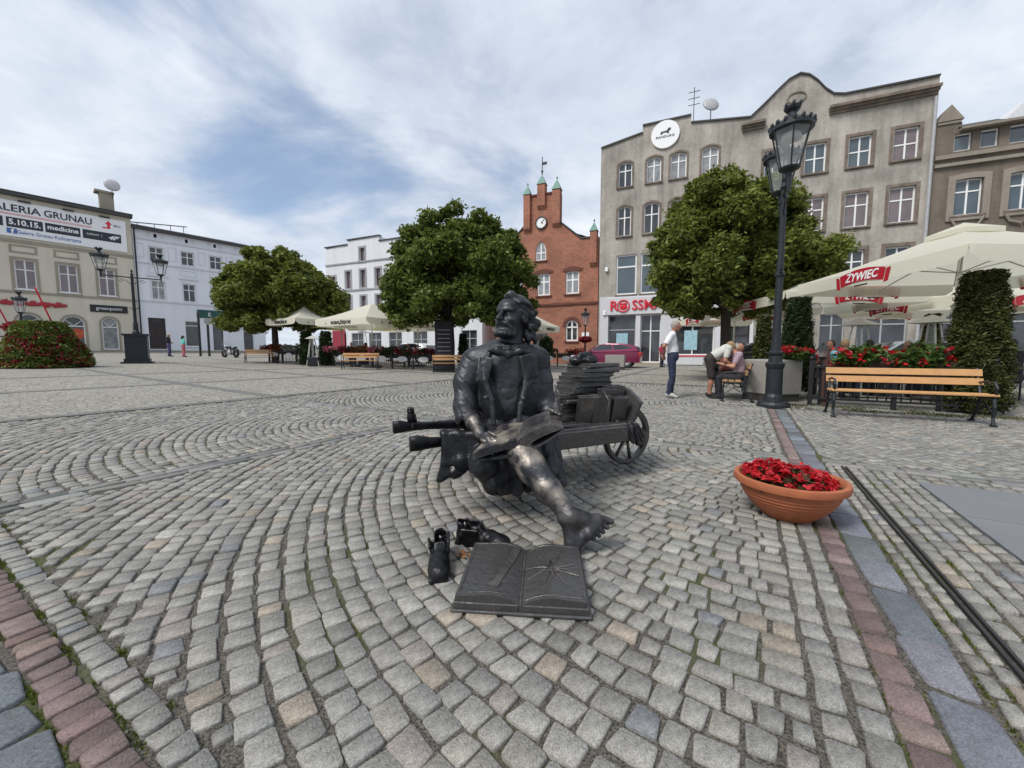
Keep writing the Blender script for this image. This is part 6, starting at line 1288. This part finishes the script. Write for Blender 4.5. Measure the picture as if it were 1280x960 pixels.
def stand(**o):
    J = dict(pelvis=(0, 0, .95), chest=(.01, 0, 1.28), neck=(.0, 0, 1.49), head=(.03, 0, 1.63), shL=(0, .18, 1.43), shR=(0, -.18, 1.43), elL=(-.03, .25, 1.15), elR=(-.03, -.25, 1.15), wrL=(.05, .24, .92), wrR=(.05, -.24, .92), hipL=(0, .09, .9), hipR=(0, -.09, .9), knL=(.03, .10, .50), knR=(.03, -.10, .50), anL=(-.01, .10, .10), anR=(-.01, -.10, .10), toeL=(.16, .12, .035), toeR=(.16, -.12, .035)); J.update(o); return J
def sit(**o):
    J = dict(pelvis=(0, 0, .56), chest=(.05, 0, .90), neck=(.07, 0, 1.10), head=(.11, 0, 1.24), shL=(.05, .18, 1.04), shR=(.05, -.18, 1.04), elL=(.16, .23, .80), elR=(.16, -.23, .80), wrL=(.40, .14, .78), wrR=(.40, -.14, .78), hipL=(.04, .09, .53), hipR=(.04, -.09, .53), knL=(.44, .12, .52), knR=(.44, -.12, .52), anL=(.42, .12, .10), anR=(.42, -.12, .10), toeL=(.58, .13, .035), toeR=(.58, -.13, .035)); J.update(o); return J
P = Gp(838, 497); person('standing man in white T-shirt and navy jeans with hands behind his back', tuple(P), R(-24), stand(elL=(-.16, .24, 1.17), elR=(-.16, -.24, 1.17), wrL=(-.17, .06, 1.0), wrR=(-.17, -.06, .98), chest=(-.02, 0, 1.28), neck=(.02, 0, 1.5), head=(.07, 0, 1.63), pelvis=(.03, 0, .95), look=(1, .1, -.15), anR=(-.04, -.10, .1), toeR=(.13, -.12, .035)), [M_TAN, M_SHIRTW, M_JEANS, M_SHOEGR], M_HAIRG, scale=1.03)
P = Gp(889, 497); person('bald man in pale shirt and dark shorts bending over the bench', tuple(P), R(-24), stand(pelvis=(-.06, 0, .92), chest=(.24, 0, 1.12), neck=(.40, 0, 1.20), head=(.52, 0, 1.17), look=(.75, 0, -.65), shL=(.30, .18, 1.18), shR=(.30, -.18, 1.16), elL=(.34, .22, .90), elR=(.24, -.24, .88), wrL=(.52, .10, .82), wrR=(.44, -.14, .74), hipL=(-.06, .1, .88), hipR=(-.06, -.1, .88), knL=(.0, .11, .50), knR=(-.02, -.11, .50), anL=(-.05, .11, .1), anR=(-.05, -.11, .1), toeL=(.12, .12, .035), toeR=(.12, -.12, .035)), [M_TAN, M_TEE, M_SHORTS, M_SHOEBK], M_HAIRG, bare_legs=True, hair='bald')
P = Gp(922, 501); person('man in plaid shirt sitting on the bench facing the bending man', (P[0]+.20, P[1]+.30, P[2]-.02), R(158), sit(chest=(.06, 0, .90), neck=(.14, 0, 1.10), head=(.22, 0, 1.22), look=(.9, 0, -.3), wrL=(.42, .05, .84), wrR=(.42, -.08, .86), elL=(.18, .24, .78), elR=(.16, -.24, .78)), [M_SKIN, M_PLAID, M_DKC, M_SHOEBK], M_HAIRB)
P = Gp(905, 497); person('small child in red held between the two men at the bench', (P[0]+.1, P[1]+.3, P[2]+.36), R(20), sit(), [M_SKIN, M_BROWNC, M_BROWNC, M_SHOEBK], M_HAIRD, h=.02, scale=.55)
for u, v, lab, cl, rz, sc, hr_ in ((212, 446.8, 'woman in dark top and purple trousers by the white building', [M_SKIN, M_DKC, M_PURP, M_SHOEBK], R(20), 1.0, M_HAIRG), (230, 447, 'woman in turquoise jacket and pinkish trousers by the white building', [M_SKIN, M_TEALC, M_PINKC, M_SHOEBK], R(60), .94, M_HAIRD)):
    P = at(u, v, 30.5); person(lab, (P[0], P[1], gzf(P[0], P[1])), rz, stand(wrL=(.2, .12, 1.05), wrR=(.18, -.12, 1.05)), cl, hr_, h=.02, short_sleeve=False, scale=sc, hair='long')
P = at(827, 452, 24.); person('child in magenta top in front of the drugstore door', (P[0], P[1], gzf(P[0], P[1])), R(-60), stand(), [M_SKIN, M_MAG, M_JEANS, M_SHOEBK], M_HAIRD, h=.022, scale=.82, hair='long')
# guests on the terraces
def guest(lab, u, Y, rz, cl, hr_, hair='short'):
    x = (u-640)/490*Y; z = gzf(x, Y); person(lab, (x, Y, z), rz, sit(wrL=(.38, .14, .80), wrR=(.38, -.14, .80)), cl, hr_, h=.018, hair=hair, short_sleeve=False)
guest('guest in brown top with red face seated behind the lantern post', 1040, 9.6, R(200), [M_TAN, M_BROWNC, M_DKC, M_SHOEBK], M_HAIRD); guest('guest in black clothes leaning at a table under the beer parasol', 1082, 9.4, R(20), [M_SKIN, M_DKC, M_DKC, M_SHOEBK], M_HAIRD, 'long'); guest('guest in cream top seated near the patio heater', 1138, 10.2, R(180), [M_SKIN, M_CREAMC, M_DKC, M_SHOEBK], M_HAIRG); guest('guest in dark patterned top seated beyond the tall thuja', 1268, 8.2, R(170), [M_TAN, M_DKC, M_DKC, M_SHOEBK], M_HAIRD); guest('guest in light blue top seated at the fence corner', 1052, 8.9, R(30), [M_SKIN, M_BLUEC, M_JEANS, M_SHOEBK], M_HAIRB)
guest('guest in brown seated behind the bench under lettered parasols', 440, 22.2, R(-60), [M_TAN, M_BROWNC, M_DKC, M_SHOEBK], M_HAIRD); guest('guest in dark top seated among the pink flowers', 460, 22.6, R(200), [M_TAN, M_DKC, M_DKC, M_SHOEBK], M_HAIRD); guest('guest in white top seated in front of the white car', 511, 22.8, R(-90), [M_SKIN, M_SHIRTW, M_JEANS, M_SHOEBK], M_HAIRD)
# ================================================================== terraces: fences, flower boxes, heaters, tables
M_OVAL = mat('white_oval_plate', (.62, .62, .62), .5)
def fence(label, p0, p1, n, h=.85, plate=True):
    p0, p1 = np.array(p0, float), np.array(p1, float); d = p1-p0; L = float(np.hypot(*d)); rz = math.atan2(d[1], d[0]); z0 = gzf(*p0); z1 = gzf(*p1); sl = (z1-z0)/L
    t_ = thing('terrace_fence', label, 'fence', (p0[0], p0[1], z0), rz)
    for i in range(n+1):
        x = L*i/n; mb = MB(); mb.box(x-.035, x+.035, -.035, .035, -.05+sl*x, h+.12+sl*x); mb.ell((x, 0, h+.16+sl*x), (.045, .045, .05), 8, 6); mb.build('post', M_BLACK, t_)
    for i in range(n):
        a, b_ = L*i/n+.035, L*(i+1)/n-.035; za, zb = sl*a, sl*b_
        for z in (.12, h-.03): MB().add([(a, -.02, z+za), (b_, -.02, z+zb), (b_, .02, z+zb), (a, .02, z+za), (a, -.02, z+.04+za), (b_, -.02, z+.04+zb), (b_, .02, z+.04+zb), (a, .02, z+.04+za)], [(3, 2, 1, 0), (4, 5, 6, 7), (0, 1, 5, 4), (1, 2, 6, 5), (2, 3, 7, 6), (3, 0, 4, 7)]).build('rail', M_BLACK, t_)
        k = max(4, int((b_-a)/.13))
        for j in range(k):
            x = a+(b_-a)*(j+.5)/k; mb = MB(); mb.box(x-.011, x+.011, -.011, .011, .14+sl*x, h-.01+sl*x); mb.build('baluster', M_BLACK, t_)
        if plate: c = (a+b_)/2; mb = MB(); mb.plate([(c+.30*math.cos(t*.3142), .52+sl*c+.15*math.sin(t*.3142)) for t in range(20)], (), -.05, -.03); mb.build('oval_plate', M_OVAL, t_)
        mb = MB(); mb.box(a+.03, b_-.03, .05, .30, .55+sl*(a+b_)/2, .80+sl*(a+b_)/2, 0, .01); mb.build('trough', M_DOORBR, t_)
    return t_
def flower_box(lab, x, y, w_, fm, seed, gm=None, hz=.82, rz=0., dens=1., nb=40):
    z = gzf(x, y)+hz; return bush('flower_box_plants', lab, 'flowers', (x, y, z), [((0, 0, .1), (w_/2, .18, .22))], int(700*dens), .06, gm or M_DKLEAF, seed, 24, .12, stem=False, extra=lambda t_, r_: blooms(t_, np.stack([r_.uniform(-w_/2, w_/2, int(nb*dens)), r_.uniform(-.22, .1, int(nb*dens)), .0+.3*r_.rand(int(nb*dens))], -1), .05, 9, fm, .045))
F0, F1 = (-15.2, 24.6), (-11.6, 22.7); F2 = (-10.0, 22.0); F3 = (-4.0, 20.3)
fence('black railing with white oval plates beside the maple and motorcycle', F0, F1, 3); fence('black railing with white oval plates in front of the lettered parasols', F2, F3, 5); fence('black railing with white oval plates in front of the brick town hall', (1.8, 25.2), (5.2, 25.6), 3)
k = 0
for lab, fx, fm, gm in (('dark red flowers behind the bench by the motorcycle', .06, M_DKRED, None), ('reddish flowers at the maple end of the railing', .28, M_DKRED, M_ORANGE), ('silvery foliage spilling over the railing', .62, M_GREYLF, M_GREYLF), ('dark foliage beside the parasol corner', .9, M_DKLEAF, None)):
    q = np.array(F0)+(np.array(F1)-np.array(F0))*fx; flower_box(lab, q[0], q[1], 1.3, fm, 40+k, gm); k += 1
for lab, fx, fm, gm in (('pale pink petunias on the railing near the metal heater', .02, M_PINK, None), ('crimson flowers on the railing beside the pale pink petunias', .16, M_DKRED, None), ('rusty coleus plants behind the bench backrest', .30, M_ORANGE, M_ORANGE), ('bright pink flower cluster on the railing', .47, M_PINK, None), ('dark foliage beside the parasol pole on the railing', .60, M_DKLEAF, None), ('dark red flowers on the railing right of the parasol pole', .74, M_DKRED, None), ('dark red flowers on the railing near the tree trunk', .92, M_DKRED, None)):
    q = np.array(F2)+(np.array(F3)-np.array(F2))*fx; flower_box(lab, q[0], q[1], 1.15, fm, 60+k, gm); k += 1
for lab, x, y, fm, gm in (('dark green plants in the trough before the brick town hall', 2.3, 25.4, M_DKLEAF, None), ('rusty dome of plants before the brick town hall', 4.1, 25.6, M_DKRED, M_ORANGE)): flower_box(lab, x, y, 1.2, fm, 80+k, gm); k += 1
P = at(683, 440, 25.8); bush('round_shrub', 'round dark shrub beside the entrance of the brick town hall', 'shrub', (P[0], P[1], gzf(P[0], P[1])+.7), [((0, 0, .6), (.45, .4, .6))], 2500, .07, M_DKLEAF, 31, 40, .2)
for u, lab in ((384, 'dark potted shrub left of the metal heater'), (408, 'dark potted shrub right of the metal heater'), (579, 'narrow dark conifer beside the tree trunk')): P = at(u, 450, 22.6); thuja(lab, (P[0], P[1], gzf(P[0], P[1])), 1.9, .42 if u < 500 else .3, u, 3500, .08, M_DKLEAF)
# menu board by the tree trunk
P = at(555, 440, 19.0); t_ = thing('menu_board', 'tall black menu board standing beside the maple trunk', 'sign board', (P[0], P[1], gzf(P[0], P[1])), R(8)); mb = MB(); mb.box(-.42, .42, -.04, .04, .1, 2.45, 0, .02); mb.build('board', M_DKC, t_); mb = MB(); mb.box(-.5, .5, -.2, .2, -.02, .1); mb.build('foot', M_BLACK, t_)
for i in range(7): mb = MB(); mb.box(-.3, .3, -.052, -.042, .8+i*.2, .82+i*.2); mb.build('text_line', M_GREYMARK, t_)
def heater(lab, u, Y, h=2.2):
    x = (u-640)/490*Y; t_ = thing('patio_heater', lab, 'patio heater', (x, Y, gzf(x, Y)), R(20)); 
    for sx_, sy_ in ((-1, -1), (1, -1), (1, 1), (-1, 1)): mb = MB(); mb.tube([(sx_*.30, sy_*.30, 0), (sx_*.10, sy_*.10, h-.2)], .02, 6); mb.build('leg', M_ALU, t_)
    mb = MB(); mb.tube([(0, 0, .4), (0, 0, h-.15)], .06, 10); mb.build('tube', M_LGLASS, t_); mb = MB(); mb.box(-.28, .28, -.28, .28, .03, .5, 0, .03); mb.build('gas_box', M_DKC, t_); mb = MB(); mb.add([(-.34, -.34, h-.2), (.34, -.34, h-.2), (.34, .34, h-.2), (-.34, .34, h-.2), (0, 0, h)], [(0, 1, 4), (1, 2, 4), (2, 3, 4), (3, 0, 4), (3, 2, 1, 0)]); mb.build('hood', M_ALU, t_)
heater('tall pyramid patio heater behind the long bench', 1071, 10.2, 1.95); heater('pyramid patio heater next to the tall thuja', 1160, 9.2, 1.95); heater('metal pyramid patio heater at the gap in the railing', 392, 21.6, 1.7); heater('pyramid patio heater under the back row of parasols', 456, 24.5, 2.2)
def table(lab, x, y):
    t_ = thing('terrace_table', lab, 'table', (x, y, gzf(x, y)), R(15)); mb = MB(); mb.box(-.4, .4, -.4, .4, .70, .735, 0, .01); mb.build('top', M_DOORBR, t_)
    for a, b_ in ((-1, -1), (1, -1), (1, 1), (-1, 1)): mb = MB(); mb.tube([(a*.34, b_*.34, 0), (a*.32, b_*.32, .70)], .02, 6); mb.build('leg', M_BLACK, t_)
for lab, u, Y in (('dark table between the black clad guest and the heater', 1105, 9.7), ('dark table in front of the guest in cream', 1125, 10.6), ('dark table under the lettered parasols behind the bench', 450, 23.2), ('dark table near the white car', 520, 23.6), ('dark table beyond the tall thuja', 1262, 9.2)): table(lab, (u-640)/490*Y, Y)
# fence and trough behind the long bench
Q0, Q1 = np.array([6.15, 8.05]), np.array([8.35, 6.75])
M_WOODBR = mat('brown_wood', (.07, .03, .02), .6, 0, .2, 10)
fence('low black fence behind the long wooden bench', Q0, Q1, 2, .8, False)
for u, Y, lab in ((1027, 8.0, 'small black lantern on a post at the fence corner'), (1177, 7.2, 'small black lantern on a post beside the tall thuja')):
    x = (u-640)/490*Y; t_ = thing('fence_lantern', lab, 'lantern', (x, Y, gzf(x, Y))); mb = MB(); mb.tube([(0, 0, 0), (0, 0, .95)], [.035, .025], 8); mb.lathe([(.03, .95), (.075, .98), (.03, 1.0)], 8); mb.lathe([(.13, 1.12), (.06, 1.19), (.02, 1.22), (.02, 1.27)], 8); mb.build('post', M_BLACK, t_); mb = MB(); mb.lathe([(.07, .99), (.10, 1.12)], 6); mb.build('glass', M_LGLASS, t_)
for k_, (fx, lab, fm) in enumerate(((.30, 'green leaves and red geraniums in the trough left behind the long bench', M_RED), (.62, 'green leaves and red geraniums in the trough next to the tall thuja', M_RED))):
    q = Q0+(Q1-Q0)*fx; t_ = flower_box(lab, q[0], q[1], .95, fm, 90+k_, M_GREENLF, .86, dens=1.3, nb=14)
t_ = thing('wooden_trough', 'dark brown wooden flower trough along the fence behind the long bench', 'trough', (*(Q0+Q1)/2, gzf(*Q0)), math.atan2(*(Q1-Q0)[::-1])); mb = MB(); mb.box(-1.1, 1.1, .05, .34, .62, .9, 0, .015); mb.build('box', M_WOODBR, t_)
for x in (-1.05, 1.05): mb = MB(); mb.box(x-.05, x+.05, .02, .37, 0, 1.0, 0, .01); mb.build('upright', M_WOODBR, t_)
# grass and moss
rs = np.random.RandomState(21)
def blades(name, P, h, m, label=None, parent=None, wd=.16):
    n = len(P); a = rs.rand(n)*6.283; d = np.stack([np.cos(a), np.sin(a), np.zeros(n)], -1); hh = h*(.5+rs.rand(n, 1)); tip = P+np.array([0, 0, 1])*hh+d*hh*.5*rs.rand(n, 1); s_ = np.stack([-d[:, 1], d[:, 0], np.zeros(n)], -1)*hh*wd
    V = np.stack([P-s_, P+s_, tip+s_*.2, tip-s_*.2], 1); o = kind(link(name, quads_mesh(name, V.reshape(-1, 3), np.arange(n*4).reshape(n, 4), m, np.repeat(rs.rand(n), 4)[:, None].repeat(3, 1)), parent), 'stuff')
    return tag(o, label, 'grass') if label else o
t = rs.rand(9000, 1); A = np.array([5.3, 8.0]); B_ = np.array([8.6, 6.0]); Pg = A+(B_-A)*t+np.stack([rs.uniform(-.1, .5, 9000), rs.uniform(-.35, .45, 9000)], -1)
Pg = Pg[(np.sin(Pg[:, 0]*7)+np.sin(Pg[:, 1]*9+Pg[:, 0]*3)+rs.randn(len(Pg))*.6) > -.2]; blades('grass_strip', np.concatenate([Pg, gz(Pg[:, 0], Pg[:, 1])[:, None]-.012], 1), .03, leaf_material('dull_grass', (.05, .06, .018), (.13, .14, .05)), 'thin mossy grass between cobbles behind the long bench')
M_MOSS = leaf_material('moss', (.05, .075, .01), (.15, .18, .03)); tu = []
for q_, p0, p1, k_ in ((-.432, .5, 5, 26), (-.54, .3, 5, 16), (-.722, 0, 5, 40), (-.79, .2, 4.8, 26), (-.98, .5, 4.5, 14)):
    for _ in range(k_): p = p0+(p1-p0)*rs.rand()**1.3; n_ = rs.randint(15, 60); tu.append(pqa(p+rs.randn(n_)*.025, q_+rs.randn(n_)*.006))
for p_, k_ in ((.352, 34), (.238, 30), (.452, 16)):
    for _ in range(k_): q = rs.uniform(1.0, 4); n_ = rs.randint(15, 60); tu.append(pqa(p_+rs.randn(n_)*.006, q+rs.randn(n_)*.025))
for _ in range(70):
    i = rs.randint(0, min(1500, len(NEAR))); n_ = rs.randint(10, 30); s_ = NEAR[i]; tu.append(pqa(s_[0]+rs.randn(n_)*.02+math.cos(s_[4])*s_[2]*1.08, s_[1]+rs.randn(n_)*.006+math.sin(s_[4])*s_[2]*1.08))
Pm = np.concatenate(tu); blades('moss_tufts', np.concatenate([Pm, gz(Pm[:, 0], Pm[:, 1])[:, None]-.016], 1), .009, M_MOSS, None, ground, .35)
# ================================================================== vehicles
M_TYRE = mat('tyre_rubber', (.015, .015, .015), .85); M_RIM = mat('alloy_rim', (.45, .45, .46), .35, .8); M_LAMPRED = mat('tail_lamp', (.35, .01, .01), .2, coat=.5); M_HEADL = mat('head_lamp', (.6, .62, .65), .1, coat=.6)
def car(label, loc, rz, c, L=4.15, paint='purple'):
    t_ = thing('parked_car', label, 'car', tuple(loc), rz); pm = mat('car_paint_'+paint, c, .28, .25, .05, 2, coat=.8); s_ = L/4.15; W_ = .86
    def loft_body(prof, wid, name, m, parent):
        "side profile (x, z) swept across the width with rounded shoulders"
        mb = MB(); n = len(prof); ys = [(-1, .90), (-.93, .97), (-.6, 1.0), (.6, 1.0), (.93, .97), (1, .90)]; vs = []; cz = sum(z for x, z in prof)/n; cx_ = sum(x for x, z in prof)/n
        for y, k in ys:
            for x, z in prof: vs.append(((cx_+(x-cx_)*k)*s_, y*wid(z), cz+(z-cz)*k))
        fs = [(i*n+j, i*n+(j+1) % n, (i+1)*n+(j+1) % n, (i+1)*n+j) for i in range(len(ys)-1) for j in range(n)]+[tuple(range(n-1, -1, -1)), tuple(range((len(ys)-1)*n, len(ys)*n))]
        mb.add(vs, fs); o = mb.build(name, m, parent); bmn = bmesh.new(); bmn.from_mesh(o.data); bmesh.ops.recalc_face_normals(bmn, faces=bmn.faces); bmn.to_mesh(o.data); bmn.free(); return sharp(o, 40)
    loft_body([(-2.05, .30), (2.0, .28), (2.08, .45), (2.05, .66), (1.75, .80), (1.0, .92), (-1.6, .98), (-2.0, .95), (-2.08, .62)], lambda z: W_, 'body', pm, t_)
    loft_body([(1.05, .90), (.35, 1.38), (-.1, 1.46), (-1.1, 1.44), (-1.75, 1.28), (-1.98, .95)], lambda z: W_*(.98 if z < 1 else .78), 'cabin', pm, t_)
    for sg in (-1, 1):
        y0, y1 = W_*.955, W_*.80
        for nm, pl in (('side_window', [(.78, .98), (.28, 1.34), (-.38, 1.38), (-.42, .98)]), ('side_window', [(-.50, .98), (-.46, 1.38), (-1.0, 1.37), (-1.55, 1.20), (-1.5, 1.02)])):
            mb = MB(); n = len(pl); vs = [(x*s_, sg*(y0+(y1-y0)*(z-.92)/.5+.016), z) for x, z in pl]; mb.add(vs+[(x, y-sg*.02, z) for x, y, z in vs], [tuple(range(n)), tuple(range(2*n-1, n-1, -1))]+[(i, (i+1) % n, (i+1) % n+n, i+n) for i in range(n)]); mb.build(nm, M_GLASS, t_)
        mb = MB(); mb.box(.72*s_, .9*s_, sg*(W_+.02), sg*(W_+.16), .94, 1.06, 0, .03); mb.build('mirror', pm, t_); mb = MB(); mb.box(1.75*s_, 2.06*s_, sg*.55, sg*.82, .60, .74, 0, .03); mb.build('headlight', M_HEADL, t_); mb = MB(); mb.box(-2.09*s_, -1.9*s_, sg*.58, sg*.84, .66, .92, 0, .03); mb.build('tail_light', M_LAMPRED, t_); mb = MB(); mb.box(-.05*s_, .12*s_, sg*(W_), sg*(W_+.025), .80, .83); mb.build('door_handle', pm, t_)
        for x in (1.3, -1.28): 
            mb = MB(); mb.lathe([(.20, -.10), (.30, -.10), (.32, -.07), (.32, .07), (.30, .10), (.20, .10)], 20); mb.xf(Matrix.Translation((x*s_, sg*.74, .32)) @ Matrix.Rotation(R(90), 4, 'X')); wl = sharp(mb.build('wheel', M_TYRE, t_)); mb = MB(); mb.lathe([(.04, .0), (.10, .02), (.20, .01), (.21, -.01)], 14); mb.xf(Matrix.Translation((x*s_, sg*.84, .32)) @ Matrix.Rotation(R(-90*sg), 4, 'X')); mb.build('rim', M_RIM, wl)
    mb = MB(); mb.add([(1.02*s_, -.74, .98), (1.02*s_, .74, .98), (.42*s_, .62, 1.37), (.42*s_, -.62, 1.37)], [(0, 1, 2, 3)]); mb.v = [(x+.035, y, z+.02) for x, y, z in mb.v]; mb.build('windscreen', M_GLASS, t_); mb = MB(); mb.add([(-1.99*s_, -.70, 1.0), (-1.99*s_, .70, 1.0), (-1.80*s_, .60, 1.26), (-1.80*s_, -.60, 1.26)], [(3, 2, 1, 0)]); mb.v = [(x-.03, y, z) for x, y, z in mb.v]; mb.build('rear_window', M_GLASS, t_); return t_
P = Gp(752, 459); car('purple hatchback parked in front of the drugstore', (P[0]+.3, P[1], P[2]), R(158), (.20, .012, .06)); P = at(512, 450, 30.5); car('white car parked behind the lettered parasols', (P[0], P[1], gzf(P[0], P[1])), R(158), (.72, .73, .74), 4.4, 'white'); P = at(945, 450, 17.5); car('dark car in the shade behind the seated man', (P[0], P[1], gzf(P[0], P[1])), R(160), (.02, .022, .025), 4.2, 'black'); P = at(1125, 450, 15.5); car('silver car seen under the beer parasols', (P[0], P[1], gzf(P[0], P[1])), R(160), (.50, .55, .58), 4.3, 'silver')
P = at(288, 445.5, 31.0); t_ = thing('motorcycle', 'black cruiser motorcycle parked in front of the white building', 'motorcycle', (P[0], P[1], gzf(P[0], P[1])), R(155))
for x in (.75, -.75):
    mb = MB(); mb.lathe([(.21, -.07), (.30, -.07), (.33, 0), (.30, .07), (.21, .07), (.21, -.07)], 20, caps=False); mb.xf(Matrix.Translation((x, 0, .33)) @ Matrix.Rotation(R(90), 4, 'X')); wl = mb.build('wheel', M_TYRE, t_, smooth=True); mb = MB(); mb.lathe([(.05, -.05), (.06, .05)], 10); mb.xf(Matrix.Translation((x, 0, .33)) @ Matrix.Rotation(R(90), 4, 'X')); [mb.tube([(x, 0, .33), (x+.22*math.cos(i*.785), 0, .33+.22*math.sin(i*.785))], .012, 5) for i in range(8)]; mb.build('rim', M_RIM, wl)
for nm, m, fn in (('fuel_tank', M_BLACK, lambda mb: mb.ell((.18, 0, .80), (.32, .15, .14))), ('seat', M_TYRE, lambda mb: (mb.ell((-.35, 0, .70), (.36, .15, .09)), mb.ell((-.72, 0, .80), (.2, .12, .08)))), ('engine', M_RIM, lambda mb: (mb.box(-.22, .25, -.17, .17, .22, .56, 0, .05), mb.box(-.05, .2, -.1, .1, .5, .7, 0, .04))), ('frame', M_IRON, lambda mb: mb.tube([(.45, 0, .85), (.35, 0, .25), (-.4, 0, .25), (-.75, 0, .33), (-.5, 0, .62), (.45, 0, .85)], .03, 6)), ('fork', M_RIM, lambda mb: (mb.tube([(.75, .1, .33), (.42, .1, 1.0)], .025, 6), mb.tube([(.75, -.1, .33), (.42, -.1, 1.0)], .025, 6))), ('handlebar', M_RIM, lambda mb: mb.tube([(.2, .42, 1.05), (.38, .2, 1.08), (.38, -.2, 1.08), (.2, -.42, 1.05)], .018, 6)), ('headlamp', M_HEADL, lambda mb: mb.ell((.58, 0, .88), (.1, .1, .1))), ('exhaust', M_RIM, lambda mb: mb.tube([(.1, -.2, .3), (-.3, -.22, .25), (-1.0, -.22, .3)], .045, 8)), ('mudguard', M_BLACK, lambda mb: mb.tube([(-.45, 0, .62), (-.75, 0, .70), (-1.05, 0, .55)], .08, 8)), ('windshield', M_LGLASS, lambda mb: mb.obox((.52, 0, 1.2), (0, .2, 0), (-.08, 0, .22), (.005, 0, .002)))):
    mb = MB(); fn(mb); mb.build(nm, m, t_, smooth=True)
# ================================================================== left edge: trampoline, basket lamps, sign posts
M_PAD = mat('dark_blue_pad', (.02, .022, .04), .6); M_LILAC = mat('lilac_pad', (.30, .27, .42), .6)
P = at(-12, 455, 16.8); t_ = thing('bungee_trampoline', 'dark padded trampoline frame with slanting red poles beside the flower pyramid', 'trampoline', (P[0], P[1], gzf(P[0], P[1])), R(20))
mb = MB(); mb.box(-2, 1.6, -1.5, 1.5, .75, .9, 0, .05); mb.build('pad', M_LILAC, t_); mb = MB(); mb.box(-2, 1.6, -1.48, 1.48, .05, .74); mb.build('skirt', M_PAD, t_)
for x, y in ((-2, -1.5), (1.6, -1.5), (1.6, 1.5), (-2, 1.5)): mb = MB(); mb.tube([(x, y, -.05), (x, y, 1.5)], .05, 8); mb.build('upright', M_PAD, t_)
mb = MB(); mb.tube([(-2, -1.5, 1.4), (1.6, -1.5, 1.2), (1.6, 1.5, 1.4)], .035, 6); mb.build('net_rail', M_PAD, t_)
def in_local(t_, p): 
    c, s_ = math.cos(-t_.rotation_euler[2]), math.sin(-t_.rotation_euler[2]); d = np.array(p)-np.array(t_.location); return (d[0]*c-d[1]*s_, d[0]*s_+d[1]*c, d[2])
for a, b_ in (((77, 428, 17.6), (44, 360, 15.2)), ((15, 414, 17.2), (-20, 352, 16.0))): mb = MB(); mb.tube([in_local(t_, at(*a)), in_local(t_, at(*b_))], .028, 8); mb.build('red_pole', M_REDSIGN, t_, smooth=True)
def basket_lamp(lab, u, v, Y, H, zb, fm):
    P = at(u, v, Y); t_ = thing('basket_lamp', lab, 'street lamp', (P[0], P[1], gzf(P[0], P[1]))); mb = MB(); mb.lathe([(.14, 0), (.12, .3), (.07, .5), (.05, H)], 10); mb.build('post', M_IRON, t_); lantern(t_, 0, H+.35, .8)
    r_ = np.random.RandomState(int(u)); C2 = blob_points(r_, [((0, 0, zb), np.array([.75, .6, .34])*(1 if u < 100 else .55))], 1500, .3); bk = leaves('flower_basket', C2, .07, fm, t_, r_, flat=.8)
basket_lamp('lantern lamp with a hanging basket of crimson flowers by the cream building', 31, 445, 21., 2.55, 1.75, M_DKRED); basket_lamp('lantern lamp with hanging flower basket before the brick town hall', 731, 455, 26.5, 2.7, 1.75, M_DKRED)
for u, lab, sg in ((251, 'plain black post carrying the green sign by the white building', 0), (262, 'black post with a round sign beside the motorcycle', 1)):
    P = at(u, 446, 33.); t_ = thing('sign_post', lab, 'sign post', (P[0], P[1], gzf(P[0], P[1])), R(50)); mb = MB(); mb.tube([(0, 0, -.05), (0, 0, 3.6 if not sg else 3.0)], .09, 8); mb.build('post', M_BLACK, t_)
    if sg: mb = MB(); mb.lathe([(.02, -.02), (.28, -.02), (.28, .02), (.02, .02)], 20); mb.xf(Matrix.Translation((0, -.1, 2.9)) @ Matrix.Rotation(R(90), 4, 'X')); mb.build('disc', M_GREYFR, t_)
